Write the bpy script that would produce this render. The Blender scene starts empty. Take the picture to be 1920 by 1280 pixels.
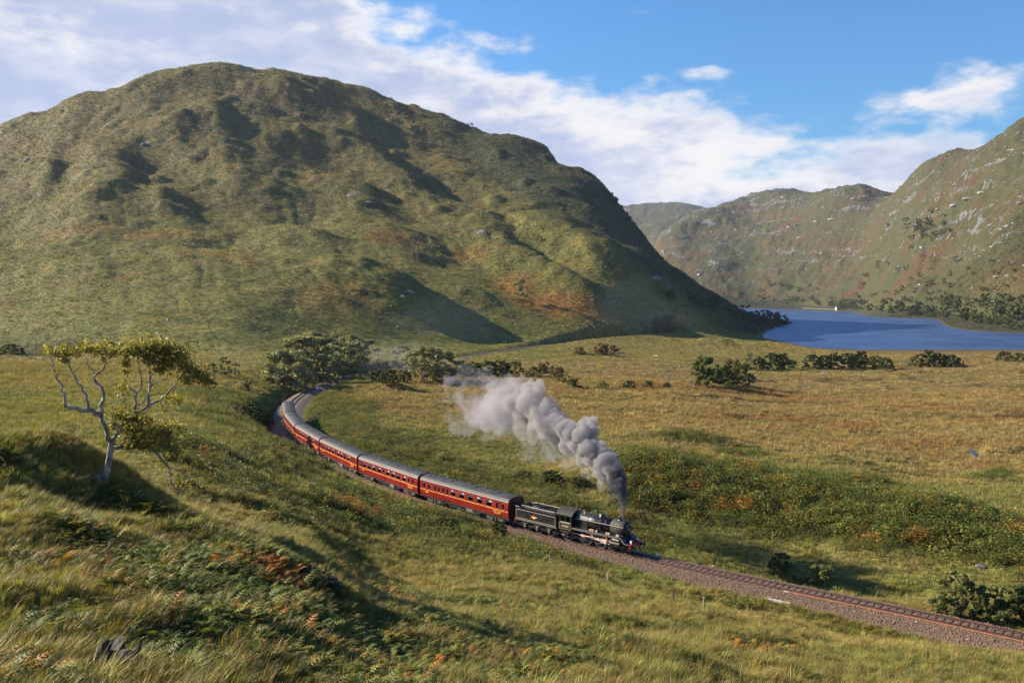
import bpy, math, random
import numpy as np
from mathutils import Vector, Matrix, Euler

random.seed(7)
RNG = np.random.default_rng(11)
scene = bpy.context.scene
COL = scene.collection
R = math.radians

# ------------------------------------------------------------------ camera
CAM_Z = 29.6
FPX = 1700.0
PITCH = R(2.9)
cam_d = bpy.data.cameras.new('camera')
cam_d.sensor_width = 36.0
cam_d.lens = 36.0 * FPX / 1920.0
cam_d.clip_start = 0.5
cam_d.clip_end = 40000
cam = bpy.data.objects.new('camera', cam_d)
cam.location = (0, 0, CAM_Z)
cam.rotation_euler = (R(90) - PITCH, 0, 0)
COL.objects.link(cam)
scene.camera = cam

# ------------------------------------------------------------------ light and sky
SUN_AZ = R(-70)          # measured from +Y towards +X : the sun stands ahead and to the left
SUN_EL = R(26)
SUN_DIR = Vector((math.sin(SUN_AZ) * math.cos(SUN_EL), math.cos(SUN_AZ) * math.cos(SUN_EL), math.sin(SUN_EL)))
sun_d = bpy.data.lights.new('sun', 'SUN')
sun_d.energy = 5.0
sun_d.angle = R(0.5)
sun_d.color = (1.0, 0.88, 0.68)
sun = bpy.data.objects.new('sun', sun_d)
sun.rotation_euler = SUN_DIR.to_track_quat('Z', 'Y').to_euler()
COL.objects.link(sun)

scene.view_settings.view_transform = 'Standard'
scene.view_settings.look = 'None'
scene.view_settings.exposure = 1.35
scene.view_settings.gamma = 1.0
scene.view_settings.use_curve_mapping = False
scene.cycles.max_bounces = 6
scene.cycles.diffuse_bounces = 2
scene.cycles.glossy_bounces = 2
scene.cycles.transmission_bounces = 4
scene.cycles.transparent_max_bounces = 8
scene.cycles.volume_bounces = 2
scene.cycles.use_denoising = True
scene.cycles.caustics_reflective = False
scene.cycles.caustics_refractive = False


class NT:
    """thin wrapper that makes node trees short to write"""
    def __init__(self, tree):
        self.t = tree
        self.n = tree.nodes
        self.l = tree.links

    def node(self, typ, **kw):
        n = self.n.new(typ)
        for k, v in kw.items():
            setattr(n, k, v)
        return n

    def put(self, sock, v):
        if isinstance(v, bpy.types.NodeSocket):
            self.l.new(v, sock)
        elif v is not None:
            sock.default_value = v

    def math(self, op, a, b=None, c=None, clamp=False):
        n = self.node('ShaderNodeMath', operation=op, use_clamp=clamp)
        self.put(n.inputs[0], a); self.put(n.inputs[1], b); self.put(n.inputs[2], c)
        return n.outputs[0]

    def mix(self, f, a, b, mode='MIX'):
        n = self.node('ShaderNodeMix', data_type='RGBA', blend_type=mode)
        n.clamp_factor = True
        self.put(n.inputs[0], f)
        self.put(n.inputs[6], a if not isinstance(a, tuple) or len(a) == 4 else (*a, 1))
        self.put(n.inputs[7], b if not isinstance(b, tuple) or len(b) == 4 else (*b, 1))
        return n.outputs[2]

    def noise(self, vec, scale, detail=3, rough=0.55, dist=0.0, out=0):
        n = self.node('ShaderNodeTexNoise')
        self.put(n.inputs['Vector'], vec)
        n.inputs['Scale'].default_value = scale
        n.inputs['Detail'].default_value = detail
        n.inputs['Roughness'].default_value = rough
        n.inputs['Distortion'].default_value = dist
        return n.outputs[out]

    def ramp(self, v, lo, hi, a=0.0, b=1.0, smooth=True):
        n = self.node('ShaderNodeMapRange')
        n.interpolation_type = 'SMOOTHSTEP' if smooth else 'LINEAR'
        self.put(n.inputs[0], v)
        n.inputs[1].default_value = lo; n.inputs[2].default_value = hi
        n.inputs[3].default_value = a; n.inputs[4].default_value = b
        return n.outputs[0]


def build_world():
    w = bpy.data.worlds.new('World')
    scene.world = w
    w.use_nodes = True
    t = NT(w.node_tree)
    t.n.clear()
    out = t.node('ShaderNodeOutputWorld')
    bg = t.node('ShaderNodeBackground')
    bg.inputs['Strength'].default_value = 0.052
    sky = t.node('ShaderNodeTexSky', sky_type='NISHITA')
    sky.sun_disc = False
    sky.sun_elevation = SUN_EL
    sky.sun_rotation = SUN_AZ
    sky.altitude = 0
    sky.air_density = 1.35
    sky.dust_density = 0.25
    sky.ozone_density = 3.0
    # clouds, laid out by compass bearing and height above the horizon, the same all round the sky
    tc = t.node('ShaderNodeTexCoord')
    sep = t.node('ShaderNodeSeparateXYZ')
    t.l.new(tc.outputs['Generated'], sep.inputs[0])
    az = t.math('ARCTAN2', sep.outputs[0], sep.outputs[1])
    el = t.math('ARCSINE', sep.outputs[2])
    comb = t.node('ShaderNodeCombineXYZ')
    t.put(comb.inputs[0], t.math('MULTIPLY', az, 1.0))
    t.put(comb.inputs[1], t.math('MULTIPLY', el, 2.3))
    vec = comb.outputs[0]
    # upper limit of the cloud bank, by bearing
    fc = t.node('ShaderNodeFloatCurve')
    c = fc.mapping.curves[0]
    pts = [(-3.15, .20), (-1.6, .36), (-0.9, .46), (-0.45, .46), (-0.25, .42), (-0.155, .315), (-0.06, .275), (0.06, .245), (0.17, .215),
           (0.215, .200), (0.26, .186), (0.40, .174), (0.45, .166), (0.62, .13), (1.4, .16), (3.15, .20)]
    pts = [((a + 3.2) / 6.4, b) for a, b in pts]
    c.points[0].location = pts[0]
    c.points[1].location = pts[-1]
    for p in pts[1:-1]:
        c.points.new(*p)
    fc.mapping.update()
    t.put(fc.inputs['Value'], t.math('MULTIPLY_ADD', az, 1 / 6.4, 0.5))
    bank = t.math('SUBTRACT', fc.outputs[0], el)
    n1 = t.noise(vec, 7.5, 10, 0.56, 0.15)
    n2 = t.noise(vec, 26, 8, 0.6, 0.1)
    nn = t.math('ADD', t.math('MULTIPLY', t.math('SUBTRACT', n1, 0.5), 0.42), t.math('MULTIPLY', t.math('SUBTRACT', n2, 0.5), 0.22))
    bankc = t.math('MULTIPLY', t.math('MINIMUM', bank, 0.085), 2.5)
    v = t.math('ADD', bankc, nn)
    # a gap of clear sky inside the bank and the small cumulus by the right-hand mountain
    def blob(a0, e0, ra, re, gain):
        da = t.math('DIVIDE', t.math('SUBTRACT', az, a0), ra)
        de = t.math('DIVIDE', t.math('SUBTRACT', el, e0), re)
        q = t.math('ADD', t.math('MULTIPLY', da, da), t.math('MULTIPLY', de, de))
        return t.math('MULTIPLY', t.math('EXPONENT', t.math('MULTIPLY', q, -1.0)), gain)
    for b in [(0.13, 0.248, 0.10, 0.013, -0.16), (0.470, 0.208, 0.055, 0.022, 0.17), (0.415, 0.192, 0.05, 0.012, 0.11),
              (0.535, 0.218, 0.03, 0.018, 0.14), (0.13, 0.295, 0.035, 0.006, 0.17), (-0.42, 0.355, 0.06, 0.02, -0.17),
              (0.20, 0.235, 0.05, 0.010, 0.12), (0.22, 0.125, 0.13, 0.016, -0.10), (0.33, 0.165, 0.05, 0.006, -0.07)]:
        v = t.math('ADD', v, blob(*b))
    cover = t.ramp(v, -0.035, 0.110)
    # thick parts are greyer, edges white
    n3 = t.noise(vec, 5.0, 6, 0.55, 0.2)
    thick = t.ramp(t.math('ADD', v, t.math('MULTIPLY', t.math('SUBTRACT', n3, 0.5), 0.55)), 0.05, 0.20)
    wisp = t.ramp(t.noise(vec, 12, 6, 0.6), 0.4, 0.66)
    tone = t.mix(thick, (7.2, 7.0, 7.0, 1), (3.5, 4.1, 5.8, 1))
    tone = t.mix(t.math('MULTIPLY', wisp, 0.40), tone, (6.9, 6.8, 7.1, 1))
    blue = t.mix(1.0, sky.outputs[0], (.46, .86, 1.30), 'MULTIPLY')
    col = t.mix(cover, blue, tone)
    t.l.new(col, bg.inputs['Color'])
    t.l.new(bg.outputs[0], out.inputs[0])
build_world()


# ------------------------------------------------------------------ helpers
def tag(o, label=None, cat=None, group=None, kind=None):
    if label: o['label'] = label
    if cat: o['category'] = cat
    if group: o['group'] = group
    if kind: o['kind'] = kind
    return o


def empty(name, loc=(0, 0, 0), rz=0.0):
    o = bpy.data.objects.new(name, None)
    o.location = loc
    o.rotation_euler = (0, 0, rz)
    o.empty_display_size = 0.2
    COL.objects.link(o)
    return o


class MB:
    """collects faces of one mesh"""
    def __init__(self):
        self.v = []
        self.f = []

    def add(self, vs, fs):
        b = len(self.v)
        self.v.extend([tuple(p) for p in vs])
        self.f.extend([tuple(b + i for i in f) for f in fs])
        return self

    def box(self, x0, x1, y0, y1, z0, z1):
        v = [(x, y, z) for z in (z0, z1) for y in (y0, y1) for x in (x0, x1)]
        return self.add(v, [(0, 2, 3, 1), (4, 5, 7, 6), (0, 1, 5, 4), (2, 6, 7, 3), (0, 4, 6, 2), (1, 3, 7, 5)])

    def quad(self, a, b, c, d):
        return self.add([a, b, c, d], [(0, 1, 2, 3)])

    def tube(self, pts, rad, n=8, caps=True):
        """tapered tube through points"""
        pts = [Vector(p) for p in pts]
        if not hasattr(rad, '__len__'):
            rad = [rad] * len(pts)
        vs = []
        up = Vector((0.13, 0.31, 0.94)).normalized()
        for i, p in enumerate(pts):
            a = pts[max(0, i - 1)]; b = pts[min(len(pts) - 1, i + 1)]
            d = (b - a)
            d = d.normalized() if d.length > 1e-9 else Vector((0, 0, 1))
            s = d.cross(up)
            if s.length < 1e-3:
                s = d.cross(Vector((1, 0, 0)))
            s.normalize()
            q = s.cross(d)
            for k in range(n):
                an = 2 * math.pi * k / n
                vs.append(p + (s * math.cos(an) + q * math.sin(an)) * rad[i])
        fs = []
        for i in range(len(pts) - 1):
            for k in range(n):
                k2 = (k + 1) % n
                fs.append((i * n + k, i * n + k2, (i + 1) * n + k2, (i + 1) * n + k))
        if caps:
            fs.append(tuple(range(n))[::-1])
            fs.append(tuple((len(pts) - 1) * n + k for k in range(n)))
        return self.add(vs, fs)

    def lathe(self, prof, axis='z', n=20, origin=(0, 0, 0)):
        """prof: (radius, height) pairs turned round an axis"""
        vs = []
        for r, h in prof:
            for k in range(n):
                a = 2 * math.pi * k / n
                c, s = r * math.cos(a), r * math.sin(a)
                p = {'z': (c, s, h), 'x': (h, c, s), 'y': (c, h, s)}[axis]
                vs.append((p[0] + origin[0], p[1] + origin[1], p[2] + origin[2]))
        fs = []
        for i in range(len(prof) - 1):
            for k in range(n):
                k2 = (k + 1) % n
                fs.append((i * n + k, i * n + k2, (i + 1) * n + k2, (i + 1) * n + k))
        fs.append(tuple(range(n))[::-1])
        fs.append(tuple((len(prof) - 1) * n + k for k in range(n)))
        return self.add(vs, fs)

    def prism(self, outline, x0, x1):
        """outline in (y, z), extruded along x"""
        n = len(outline)
        vs = [(x0, y, z) for y, z in outline] + [(x1, y, z) for y, z in outline]
        fs = [(i, (i + 1) % n, n + (i + 1) % n, n + i) for i in range(n)]
        fs += [tuple(range(n))[::-1], tuple(range(n, 2 * n))]
        return self.add(vs, fs)

    def prism_y(self, outline, y0, y1):
        """outline in (x, z), extruded along y"""
        n = len(outline)
        vs = [(x, y0, z) for x, z in outline] + [(x, y1, z) for x, z in outline]
        fs = [(i, (i + 1) % n, n + (i + 1) % n, n + i) for i in range(n)]
        fs += [tuple(range(n))[::-1], tuple(range(n, 2 * n))]
        return self.add(vs, fs)

    def mesh(self, name, mat, smooth=False):
        me = bpy.data.meshes.new(name)
        me.from_pydata(self.v, [], self.f)
        for m in (mat if isinstance(mat, (list, tuple)) else [mat]):
            me.materials.append(m)
        if smooth:
            me.polygons.foreach_set('use_smooth', [True] * len(me.polygons))
        me.update()
        return me

    def build(self, name, mat, parent=None, smooth=False):
        return link(name, self.mesh(name, mat, smooth), parent)


def link(name, me, parent=None, loc=None):
    o = bpy.data.objects.new(name, me)
    COL.objects.link(o)
    if parent is not None:
        o.parent = parent
    if loc is not None:
        o.location = loc
    return o


def np_mesh(name, verts, faces, mat, smooth=False):
    """mesh from numpy arrays; faces (n,3) or (n,4)"""
    me = bpy.data.meshes.new(name)
    nv, nf, k = len(verts), len(faces), faces.shape[1]
    me.vertices.add(nv)
    me.vertices.foreach_set('co', np.ascontiguousarray(verts, dtype=np.float32).ravel())
    me.loops.add(nf * k)
    me.loops.foreach_set('vertex_index', np.ascontiguousarray(faces, dtype=np.int32).ravel())
    me.polygons.add(nf)
    me.polygons.foreach_set('loop_start', np.arange(0, nf * k, k, dtype=np.int32))
    me.polygons.foreach_set('loop_total', np.full(nf, k, dtype=np.int32))
    if smooth:
        me.polygons.foreach_set('use_smooth', np.ones(nf, dtype=bool))
    for m in (mat if isinstance(mat, (list, tuple)) else [mat]):
        me.materials.append(m)
    me.update(calc_edges=True)
    return me


def copy_tree(o, parent=None):
    c = o.copy()
    COL.objects.link(c)
    c.parent = parent
    for ch in list(o.children):
        copy_tree(ch, c)
    return c


# ------------------------------------------------------------------ plain materials
MATS = {}


def mat(name, col, rough=0.6, metal=0.0, spec=0.5, var=0.12, scale=3.0, dirt=None, bump=0.0, bscale=20.0, coat=0.0):
    """principled material with a little noise in colour and gloss"""
    m = bpy.data.materials.new(name)
    m.use_nodes = True
    t = NT(m.node_tree)
    b = t.n['Principled BSDF']
    tc = t.node('ShaderNodeTexCoord')
    n = t.noise(tc.outputs['Object'], scale, 4, 0.6)
    lo = tuple(max(0, c * (1 - var)) for c in col)
    hi = tuple(min(1, c * (1 + var)) for c in col)
    c = t.mix(t.ramp(n, 0.3, 0.7), lo, hi)
    if dirt:
        d = t.noise(tc.outputs['Object'], scale * 2.7, 5, 0.7)
        c = t.mix(t.ramp(d, 0.52, 0.75, 0, 0.7), c, dirt)
    t.put(b.inputs['Base Color'], c)
    t.put(b.inputs['Roughness'], t.ramp(n, 0.2, 0.8, max(0.02, rough - 0.08), min(1, rough + 0.08)))
    b.inputs['Metallic'].default_value = metal
    b.inputs['Specular IOR Level'].default_value = spec
    if coat:
        b.inputs['Coat Weight'].default_value = coat
        b.inputs['Coat Roughness'].default_value = 0.15
    if bump:
        bn = t.node('ShaderNodeBump')
        bn.inputs['Strength'].default_value = bump
        bn.inputs['Distance'].default_value = 0.05
        t.put(bn.inputs['Height'], t.noise(tc.outputs['Object'], bscale, 5, 0.65))
        t.l.new(bn.outputs[0], b.inputs['Normal'])
    MATS[name] = m
    return m


def split_sides(o, pitch=.6):
    """turn one mesh that holds several like pieces into one object per piece"""
    me = o.data
    n = len(me.vertices)
    par = list(range(n))

    def find(a):
        while par[a] != a:
            par[a] = par[par[a]]; a = par[a]
        return a
    for e in me.edges:
        a, b = find(e.vertices[0]), find(e.vertices[1])
        if a != b: par[a] = b
    isl = {}
    for i in range(n):
        isl.setdefault(find(i), []).append(i)
    groups = {}
    for root, vs in isl.items():
        cx = sum(me.vertices[i].co.x for i in vs) / len(vs); cy = sum(me.vertices[i].co.y for i in vs) / len(vs)
        k = (cy > 0.001, round(cx / pitch))
        for i in vs: par[i] = k
        groups.setdefault(k, set()).update(vs)
    if len(groups) < 2:
        return
    polys = {}
    for f in me.polygons:
        polys.setdefault(par[f.vertices[0]], []).append(tuple(f.vertices))
    co = [tuple(v.co) for v in me.vertices]
    smooth = len(me.polygons) and me.polygons[0].use_smooth
    mt = me.materials[0]
    first = True
    for k, fs in polys.items():
        idx = {}
        mb = MB()
        for f in fs:
            for i in f:
                if i not in idx:
                    idx[i] = len(mb.v); mb.v.append(co[i])
            mb.f.append(tuple(idx[i] for i in f))
        m2 = mb.mesh(o.name.split('.')[0], mt, smooth)
        if first:
            o.data = m2; first = False
        else:
            q = bpy.data.objects.new(o.name.split('.')[0], m2)
            COL.objects.link(q); q.parent = o.parent


SPLIT = {'buffer': .6, 'seat': .5, 'table': .9, 'axlebox': .8, 'leaf_spring': .8, 'spring': .8, 'battery_box': .8, 'safety_valve': 2, 'cylinder_cover': 9, 'cylinder': 9, 'guard_iron': 2, 'lubricator': .25,
         'splasher': 1.2, 'window_pane': .7, 'window_sill': 9, 'step': 9, 'injector': 9, 'footboard': 1, 'gutter': 99, 'coal_plate': 99, 'top_rail': 99, 'cab_step': 9, 'frame_lining': 99, 'lining': 99, 'handrail': 99,
         'plate_lining': 99, 'tank_lining': 99, 'cab_lining': 99, 'whistle': 9, 'running_plate': 99}


def split_all(root):
    for ch in list(root.children):
        for g in list(ch.children):
            b = g.name.split('.')[0]
            if b in SPLIT: split_sides(g, SPLIT[b])
        b = ch.name.split('.')[0]
        if b in SPLIT and not ch.children: split_sides(ch, SPLIT[b])
        if b in ('seat_row',):
            pass

# ================================================================== terrain
def smooth01(x, a, b):
    t = np.clip((np.asarray(x, float) - a) / (b - a), 0, 1)
    return t * t * (3 - 2 * t)


def perlin(x, y, seed=0):
    """gradient noise, about -0.7..0.7"""
    xi = np.floor(x).astype(np.int64); yi = np.floor(y).astype(np.int64)
    xf = x - xi; yf = y - yi
    u = xf * xf * xf * (xf * (xf * 6 - 15) + 10)
    v = yf * yf * yf * (yf * (yf * 6 - 15) + 10)

    def g(ix, iy, dx, dy):
        h = (ix * 374761393 + iy * 668265263 + seed * 974634777) & 0x7fffffff
        h = ((h ^ (h >> 13)) * 1274126177) & 0x7fffffff
        a = (h ^ (h >> 16)) % 4096 * (2 * np.pi / 4096)
        return np.cos(a) * dx + np.sin(a) * dy
    a = g(xi, yi, xf, yf); b = g(xi + 1, yi, xf - 1, yf)
    c = g(xi, yi + 1, xf, yf - 1); d = g(xi + 1, yi + 1, xf - 1, yf - 1)
    return (a + (b - a) * u) + ((c + (d - c) * u) - (a + (b - a) * u)) * v


def fbm(x, y, seed=0, oct=4, gain=0.5):
    s = np.zeros_like(x); a = 1.0; f = 1.0
    for i in range(oct):
        s += a * perlin(x * f + 17.3 * i, y * f - 9.1 * i, seed + i)
        a *= gain; f *= 2.03
    return s


def e_of(py):
    """slope (rise over distance) of the sight line through a picture row"""
    y = -(py - 640.0) / FPX
    c, s = math.cos(PITCH), math.sin(PITCH)
    return (-s + y * c) / (c + y * s)


def u_of(px, py):
    y = -(py - 640.0) / FPX
    return (px - 960.0) / FPX / (math.cos(PITCH) + y * math.sin(PITCH))


def p(Y, py):
    return (Y, e_of(py))


def z(Y, zz):
    return (Y, (zz - CAM_Z) / Y)


# long profiles of the ground, fanning out from the viewpoint: each runs from near to far
SECTIONS = {
    -420: [z(6, 25), z(20, 21.5), z(45, 20), z(80, 17), z(130, 14), z(260, 9), p(400, 648), p(470, 600), p(540, 540), p(640, 480), p(760, 420), p(880, 375), p(1000, 345), p(1400, 440), z(2500, 0), z(9500, 0)],
    0: [z(6, 25), p(18, 1280), p(27, 1130), p(36, 1000), p(50, 886), p(75, 868), p(130, 795), p(260, 700), p(400, 652), p(470, 600), p(540, 540), p(620, 492), p(690, 470), p(760, 400), p(850, 330), p(930, 280), p(1000, 240), p(1250, 300), p(1700, 420), z(9500, 0)],
    200: [z(6, 25), p(20, 1280), p(30, 1100), p(42, 985), p(54, 908), p(72, 888), p(120, 800), p(220, 718), p(360, 668), p(395, 655), p(450, 600), p(520, 540), p(590, 497), p(660, 478), p(730, 400), p(830, 300), p(910, 230), p(985, 172), p(1250, 250), p(1700, 400), z(9500, 0)],
    430: [z(6, 25), p(22, 1280), p(30, 1130), p(40, 1020), p(58, 988), p(75, 935), p(105, 855), p(130, 812), p(190, 758), p(230, 735), p(290, 700), p(380, 667), p(400, 655), p(460, 600), p(530, 540), p(610, 492), p(680, 472), p(740, 400), p(820, 320), p(880, 250), p(950, 180), p(1010, 122), p(1200, 170), p(1600, 350), z(9500, 0)],
    560: [z(6, 25), p(24, 1280), p(36, 1100), p(44, 1050), p(64, 1010), p(85, 955), p(115, 890), p(148, 848), z(166, 1.0), z(180, 0), z(270, 0.3), p(300, 722), p(360, 680), p(430, 655), p(490, 600), p(560, 540), p(630, 500), p(700, 450), p(780, 380), p(860, 300), p(930, 230), p(1000, 165), p(1030, 137), p(1200, 200), p(1600, 380), z(9500, 0)],
    700: [z(6, 25), p(27, 1280), p(38, 1160), p(46, 1120), p(64, 1090), p(88, 1000), p(110, 945), p(135, 905), z(146, 0), p(165, 850), p(180, 815), p(225, 762), p(270, 735), p(330, 700), p(390, 678), p(470, 650), p(530, 600), p(590, 550), p(670, 480), p(770, 400), p(850, 330), p(930, 260), p(990, 210), p(1040, 168), p(1200, 220), p(1600, 400), z(9500, 0)],
    860: [z(6, 25), p(29, 1280), p(40, 1180), p(52, 1140), p(75, 1075), p(100, 1000), p(112, 972), z(122, 0), z(140, -.5), p(165, 850), p(225, 780), p(300, 720), p(380, 685), p(520, 645), p(580, 600), p(640, 550), p(720, 480), p(790, 420), p(860, 360), p(930, 300), p(985, 260), p(1030, 230), p(1150, 290), p(1500, 450), z(9500, 0)],
    1010: [z(6, 24.5), p(31, 1280), p(42, 1200), p(60, 1130), p(85, 1060), z(101, .6), z(108, 0), z(118, -1), z(150, -.5), p(225, 780), p(300, 720), p(380, 685), p(555, 640), p(610, 600), p(670, 550), p(720, 500), p(775, 440), p(825, 400), p(920, 340), p(985, 300), p(1040, 268), p(1150, 350), p(1400, 500), z(9500, 0)],
    1110: [z(6, 24), p(32, 1280), p(45, 1205), p(65, 1130), p(85, 1080), z(94, .3), z(102, 0), z(112, -2), z(130, -1.6), z(150, 1.6), p(165, 845), p(225, 782), p(300, 722), p(380, 687), p(590, 632), p(640, 600), p(690, 560), p(740, 510), p(790, 470), p(880, 420), p(980, 370), p(1050, 330), p(1150, 420), p(1400, 530), z(2500, -8), p(7500, 400), z(9500, 0)],
    1180: [z(6, 24), p(33, 1280), p(48, 1200), p(70, 1120), z(88, .8), z(98, -.1), z(110, -2.2), z(126, -2), z(150, 3.2), p(165, 838), p(230, 778), p(300, 724), p(380, 690), p(630, 627), p(675, 600), p(725, 560), p(765, 530), p(820, 492), p(950, 450), p(1080, 410), p(1180, 480), z(1400, -8), z(2500, -8), z(4500, 20), p(5500, 480), p(7500, 386), z(9500, 100)],
    1240: [z(6, 24), p(34, 1280), p(50, 1195), p(70, 1125), z(86, .2), z(95, -.3), z(108, -2.6), z(126, -2.2), z(148, 3), p(165, 842), p(235, 775), p(300, 726), p(400, 687), p(675, 622), p(710, 600), p(760, 570), p(805, 540), p(855, 509), p(960, 500), p(1110, 480), p(1200, 530), z(1500, -10), z(2600, -10), p(2900, 565), p(3500, 500), p(4200, 442), p(4800, 470), p(5500, 450), p(7500, 380), z(9500, 100)],
    1330: [z(6, 23.5), p(36, 1280), p(52, 1195), p(68, 1140), z(83, -.5), z(92, -.4), z(104, -2.8), z(122, -2.5), z(144, 2.2), p(165, 850), p(240, 775), p(310, 728), p(420, 690), p(600, 650), p(760, 618), p(850, 607), p(950, 590), p(1050, 570), p(1180, 543), p(1300, 560), z(1500, -11), z(2500, -10), p(2700, 577), p(2900, 560), p(3300, 500), p(3900, 440), p(4500, 388), p(5500, 430), p(7500, 398), z(9500, 0)],
    1400: [z(6, 23.5), p(38, 1280), p(54, 1200), p(68, 1155), z(80, -.7), z(88, -.4), z(100, -2.9), z(119, -2.6), z(142, 1.6), p(165, 858), p(245, 775), p(320, 728), p(440, 692), p(600, 652), p(850, 625), p(940, 615), p(1050, 605), p(1220, 587), p(1350, 590), z(1500, -11), z(2550, -10), p(2680, 578), p(2900, 556), p(3200, 515), p(3600, 462), p(4200, 405), p(4800, 367), p(6500, 450), z(9500, 0)],
    1470: [z(6, 23), p(39, 1280), p(55, 1205), p(68, 1165), z(80, -.8), z(87, -.3), z(99, -2.9), z(118, -2.6), z(140, 1.3), p(165, 865), p(250, 772), p(330, 730), p(450, 690), z(640, -6.6), z(735, -7.9), z(820, -9.5), z(1050, -9.5), z(1200, -6.5), z(1290, -6.5), z(1400, -10), z(2450, -11), p(2520, 579), p(2700, 560), p(2950, 522), p(3400, 460), p(3900, 400), p(4600, 357), p(6500, 430), z(9500, 0)],
    1600: [z(6, 23), p(42, 1280), p(62, 1210), z(79, -.8), z(85, -.3), z(96, -2.4), z(113, -2.2), z(134, 1.1), p(160, 880), p(250, 775), p(340, 730), z(450, -6.6), z(600, -7.3), z(633, -8), z(680, -10), z(1500, -13), z(2000, -10), z(2066, -8), p(2130, 578), p(2300, 553), p(2550, 515), p(2850, 465), p(3250, 405), p(3800, 345), p(5000, 420), z(9500, 0)],
    1750: [z(6, 22.5), p(45, 1280), p(64, 1218), z(77, -.8), z(82, -.3), z(92, -2), z(106, -1.8), z(124, 1.3), p(150, 915), p(250, 775), p(340, 728), z(450, -6.8), z(600, -7.4), z(633, -8), z(680, -10), z(1100, -12), z(1400, -10), z(1452, -8), p(1475, 594), p(1550, 570), p(1700, 530), p(1900, 480), p(2100, 425), p(2350, 365), p(2600, 315), p(2780, 290), p(3300, 350), z(6000, 0), z(9500, 0)],
    1920: [z(6, 22), p(50, 1280), p(64, 1232), z(73, -.8), z(77, -.3), z(86, -1.8), z(98, -1.6), z(113, .3), p(140, 935), p(250, 775), p(340, 727), z(450, -6.9), z(600, -7.4), z(633, -8), z(680, -10), z(800, -11), z(870, -10), z(900, -8), p(915, 621), p(980, 600), p(1080, 560), p(1200, 515), p(1400, 450), p(1650, 375), p(1950, 305), p(2350, 226), p(2900, 300), z(6000, 0), z(9500, 0)],
    2280: [z(6, 22), z(50, 8), z(60, 3), z(66, -.6), z(70, -.4), z(80, -1.8), z(95, -1.6), z(105, 0), z(140, -2.5), z(250, -3), z(450, -6.9), z(600, -7.5), z(633, -8), z(660, -9), z(720, -8), p(740, 640), p(900, 560), p(1100, 470), p(1300, 380), p(1600, 290), p(1900, 200), p(2200, 140), z(5000, 100), z(9500, 0)],
}


# the upper hill lies back at an easier angle : distances beyond the first bench are stretched
for _c, (_yb, _f, _top) in {-420: (650, 2.2, 1000), 0: (650, 2.2, 1000), 200: (650, 2.2, 985), 430: (650, 2.2, 1010), 560: (650, 2.15, 1030), 700: (640, 2.1, 1040), 860: (640, 2.0, 1030),
                            1010: (620, 1.65, 1040), 1110: (690, 1.38, 1050), 1180: (765, 1.2, 1080), 1240: (805, 1.1, 1110)}.items():
    _new = []
    for _y, _e in SECTIONS[_c]:
        if _yb < _y <= _top:
            _y = _yb + (_y - _yb) * _f
        elif _top < _y < 2400:
            _y = min(_y + (_top - _yb) * (_f - 1), 2450 + _y * .01)
        elif 2400 <= _y < 9000:
            _y = max(_y, 2480 + (_y - 2400) * .98)
        _new.append((_y, _e))
    SECTIONS[_c] = _new


def pchip(xk, yk, x):
    """monotone cubic through (xk, yk); yk may be (n, m) with x a vector"""
    xk = np.asarray(xk, float); yk = np.asarray(yk, float)
    h = np.diff(xk)
    hh = h if yk.ndim == 1 else h[:, None]
    d = np.diff(yk, axis=0) / hh
    m = np.zeros_like(yk)
    w1 = 2 * hh[1:] + hh[:-1]; w2 = hh[1:] + 2 * hh[:-1]
    ok = d[1:] * d[:-1] > 0
    with np.errstate(divide='ignore', invalid='ignore'):
        mm = (w1 + w2) / (w1 / d[:-1] + w2 / d[1:])
    m[1:-1] = np.where(ok, mm, 0)
    m[0] = d[0]; m[-1] = d[-1]
    i = np.clip(np.searchsorted(xk, x) - 1, 0, len(xk) - 2)
    t = (np.clip(x, xk[0], xk[-1]) - xk[i]) / h[i]
    if yk.ndim == 2:
        t = t[:, None]; hi = h[i][:, None]
    else:
        hi = h[i]
    return (yk[i] * (1 + 2 * t) * (1 - t) ** 2 + m[i] * hi * t * (1 - t) ** 2
            + yk[i + 1] * t * t * (3 - 2 * t) + m[i + 1] * hi * t * t * (t - 1))


def spline2(xk, yk, x):
    """Catmull-Rom style (uneven knots) between the profiles, softer than pchip"""
    xk = np.asarray(xk, float); yk = np.asarray(yk, float)
    h = np.diff(xk)
    d = np.diff(yk, axis=0) / h[:, None]
    m = np.zeros_like(yk)
    m[1:-1] = (d[:-1] * h[1:, None] + d[1:] * h[:-1, None]) / (h[1:] + h[:-1])[:, None]
    m[0] = d[0]; m[-1] = d[-1]
    i = np.clip(np.searchsorted(xk, x) - 1, 0, len(xk) - 2)
    t = ((np.clip(x, xk[0], xk[-1]) - xk[i]) / h[i])[:, None]
    hi = h[i][:, None]
    return (yk[i] * (1 + 2 * t) * (1 - t) ** 2 + m[i] * hi * t * (1 - t) ** 2
            + yk[i + 1] * t * t * (3 - 2 * t) + m[i + 1] * hi * t * t * (t - 1))


NU, NV = 770, 880
U = np.linspace(-0.81, 0.77, NU)
LV = np.linspace(math.log(6.0), math.log(9500.0), NV)
YV = np.exp(LV)
_cols = sorted(SECTIONS)
_ck = np.array([(c - 960) / FPX for c in _cols])
_E = np.array([pchip([math.log(a) for a, b in SECTIONS[c]], [b for a, b in SECTIONS[c]], LV) for c in _cols])
E0 = 0.5 * spline2(_ck, _E, U) + 0.5 * pchip(_ck, _E, U)
GX = U[:, None] * YV[None, :]
GY = np.repeat(YV[None, :], NU, 0)
GZ = CAM_Z + E0 * GY

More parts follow.
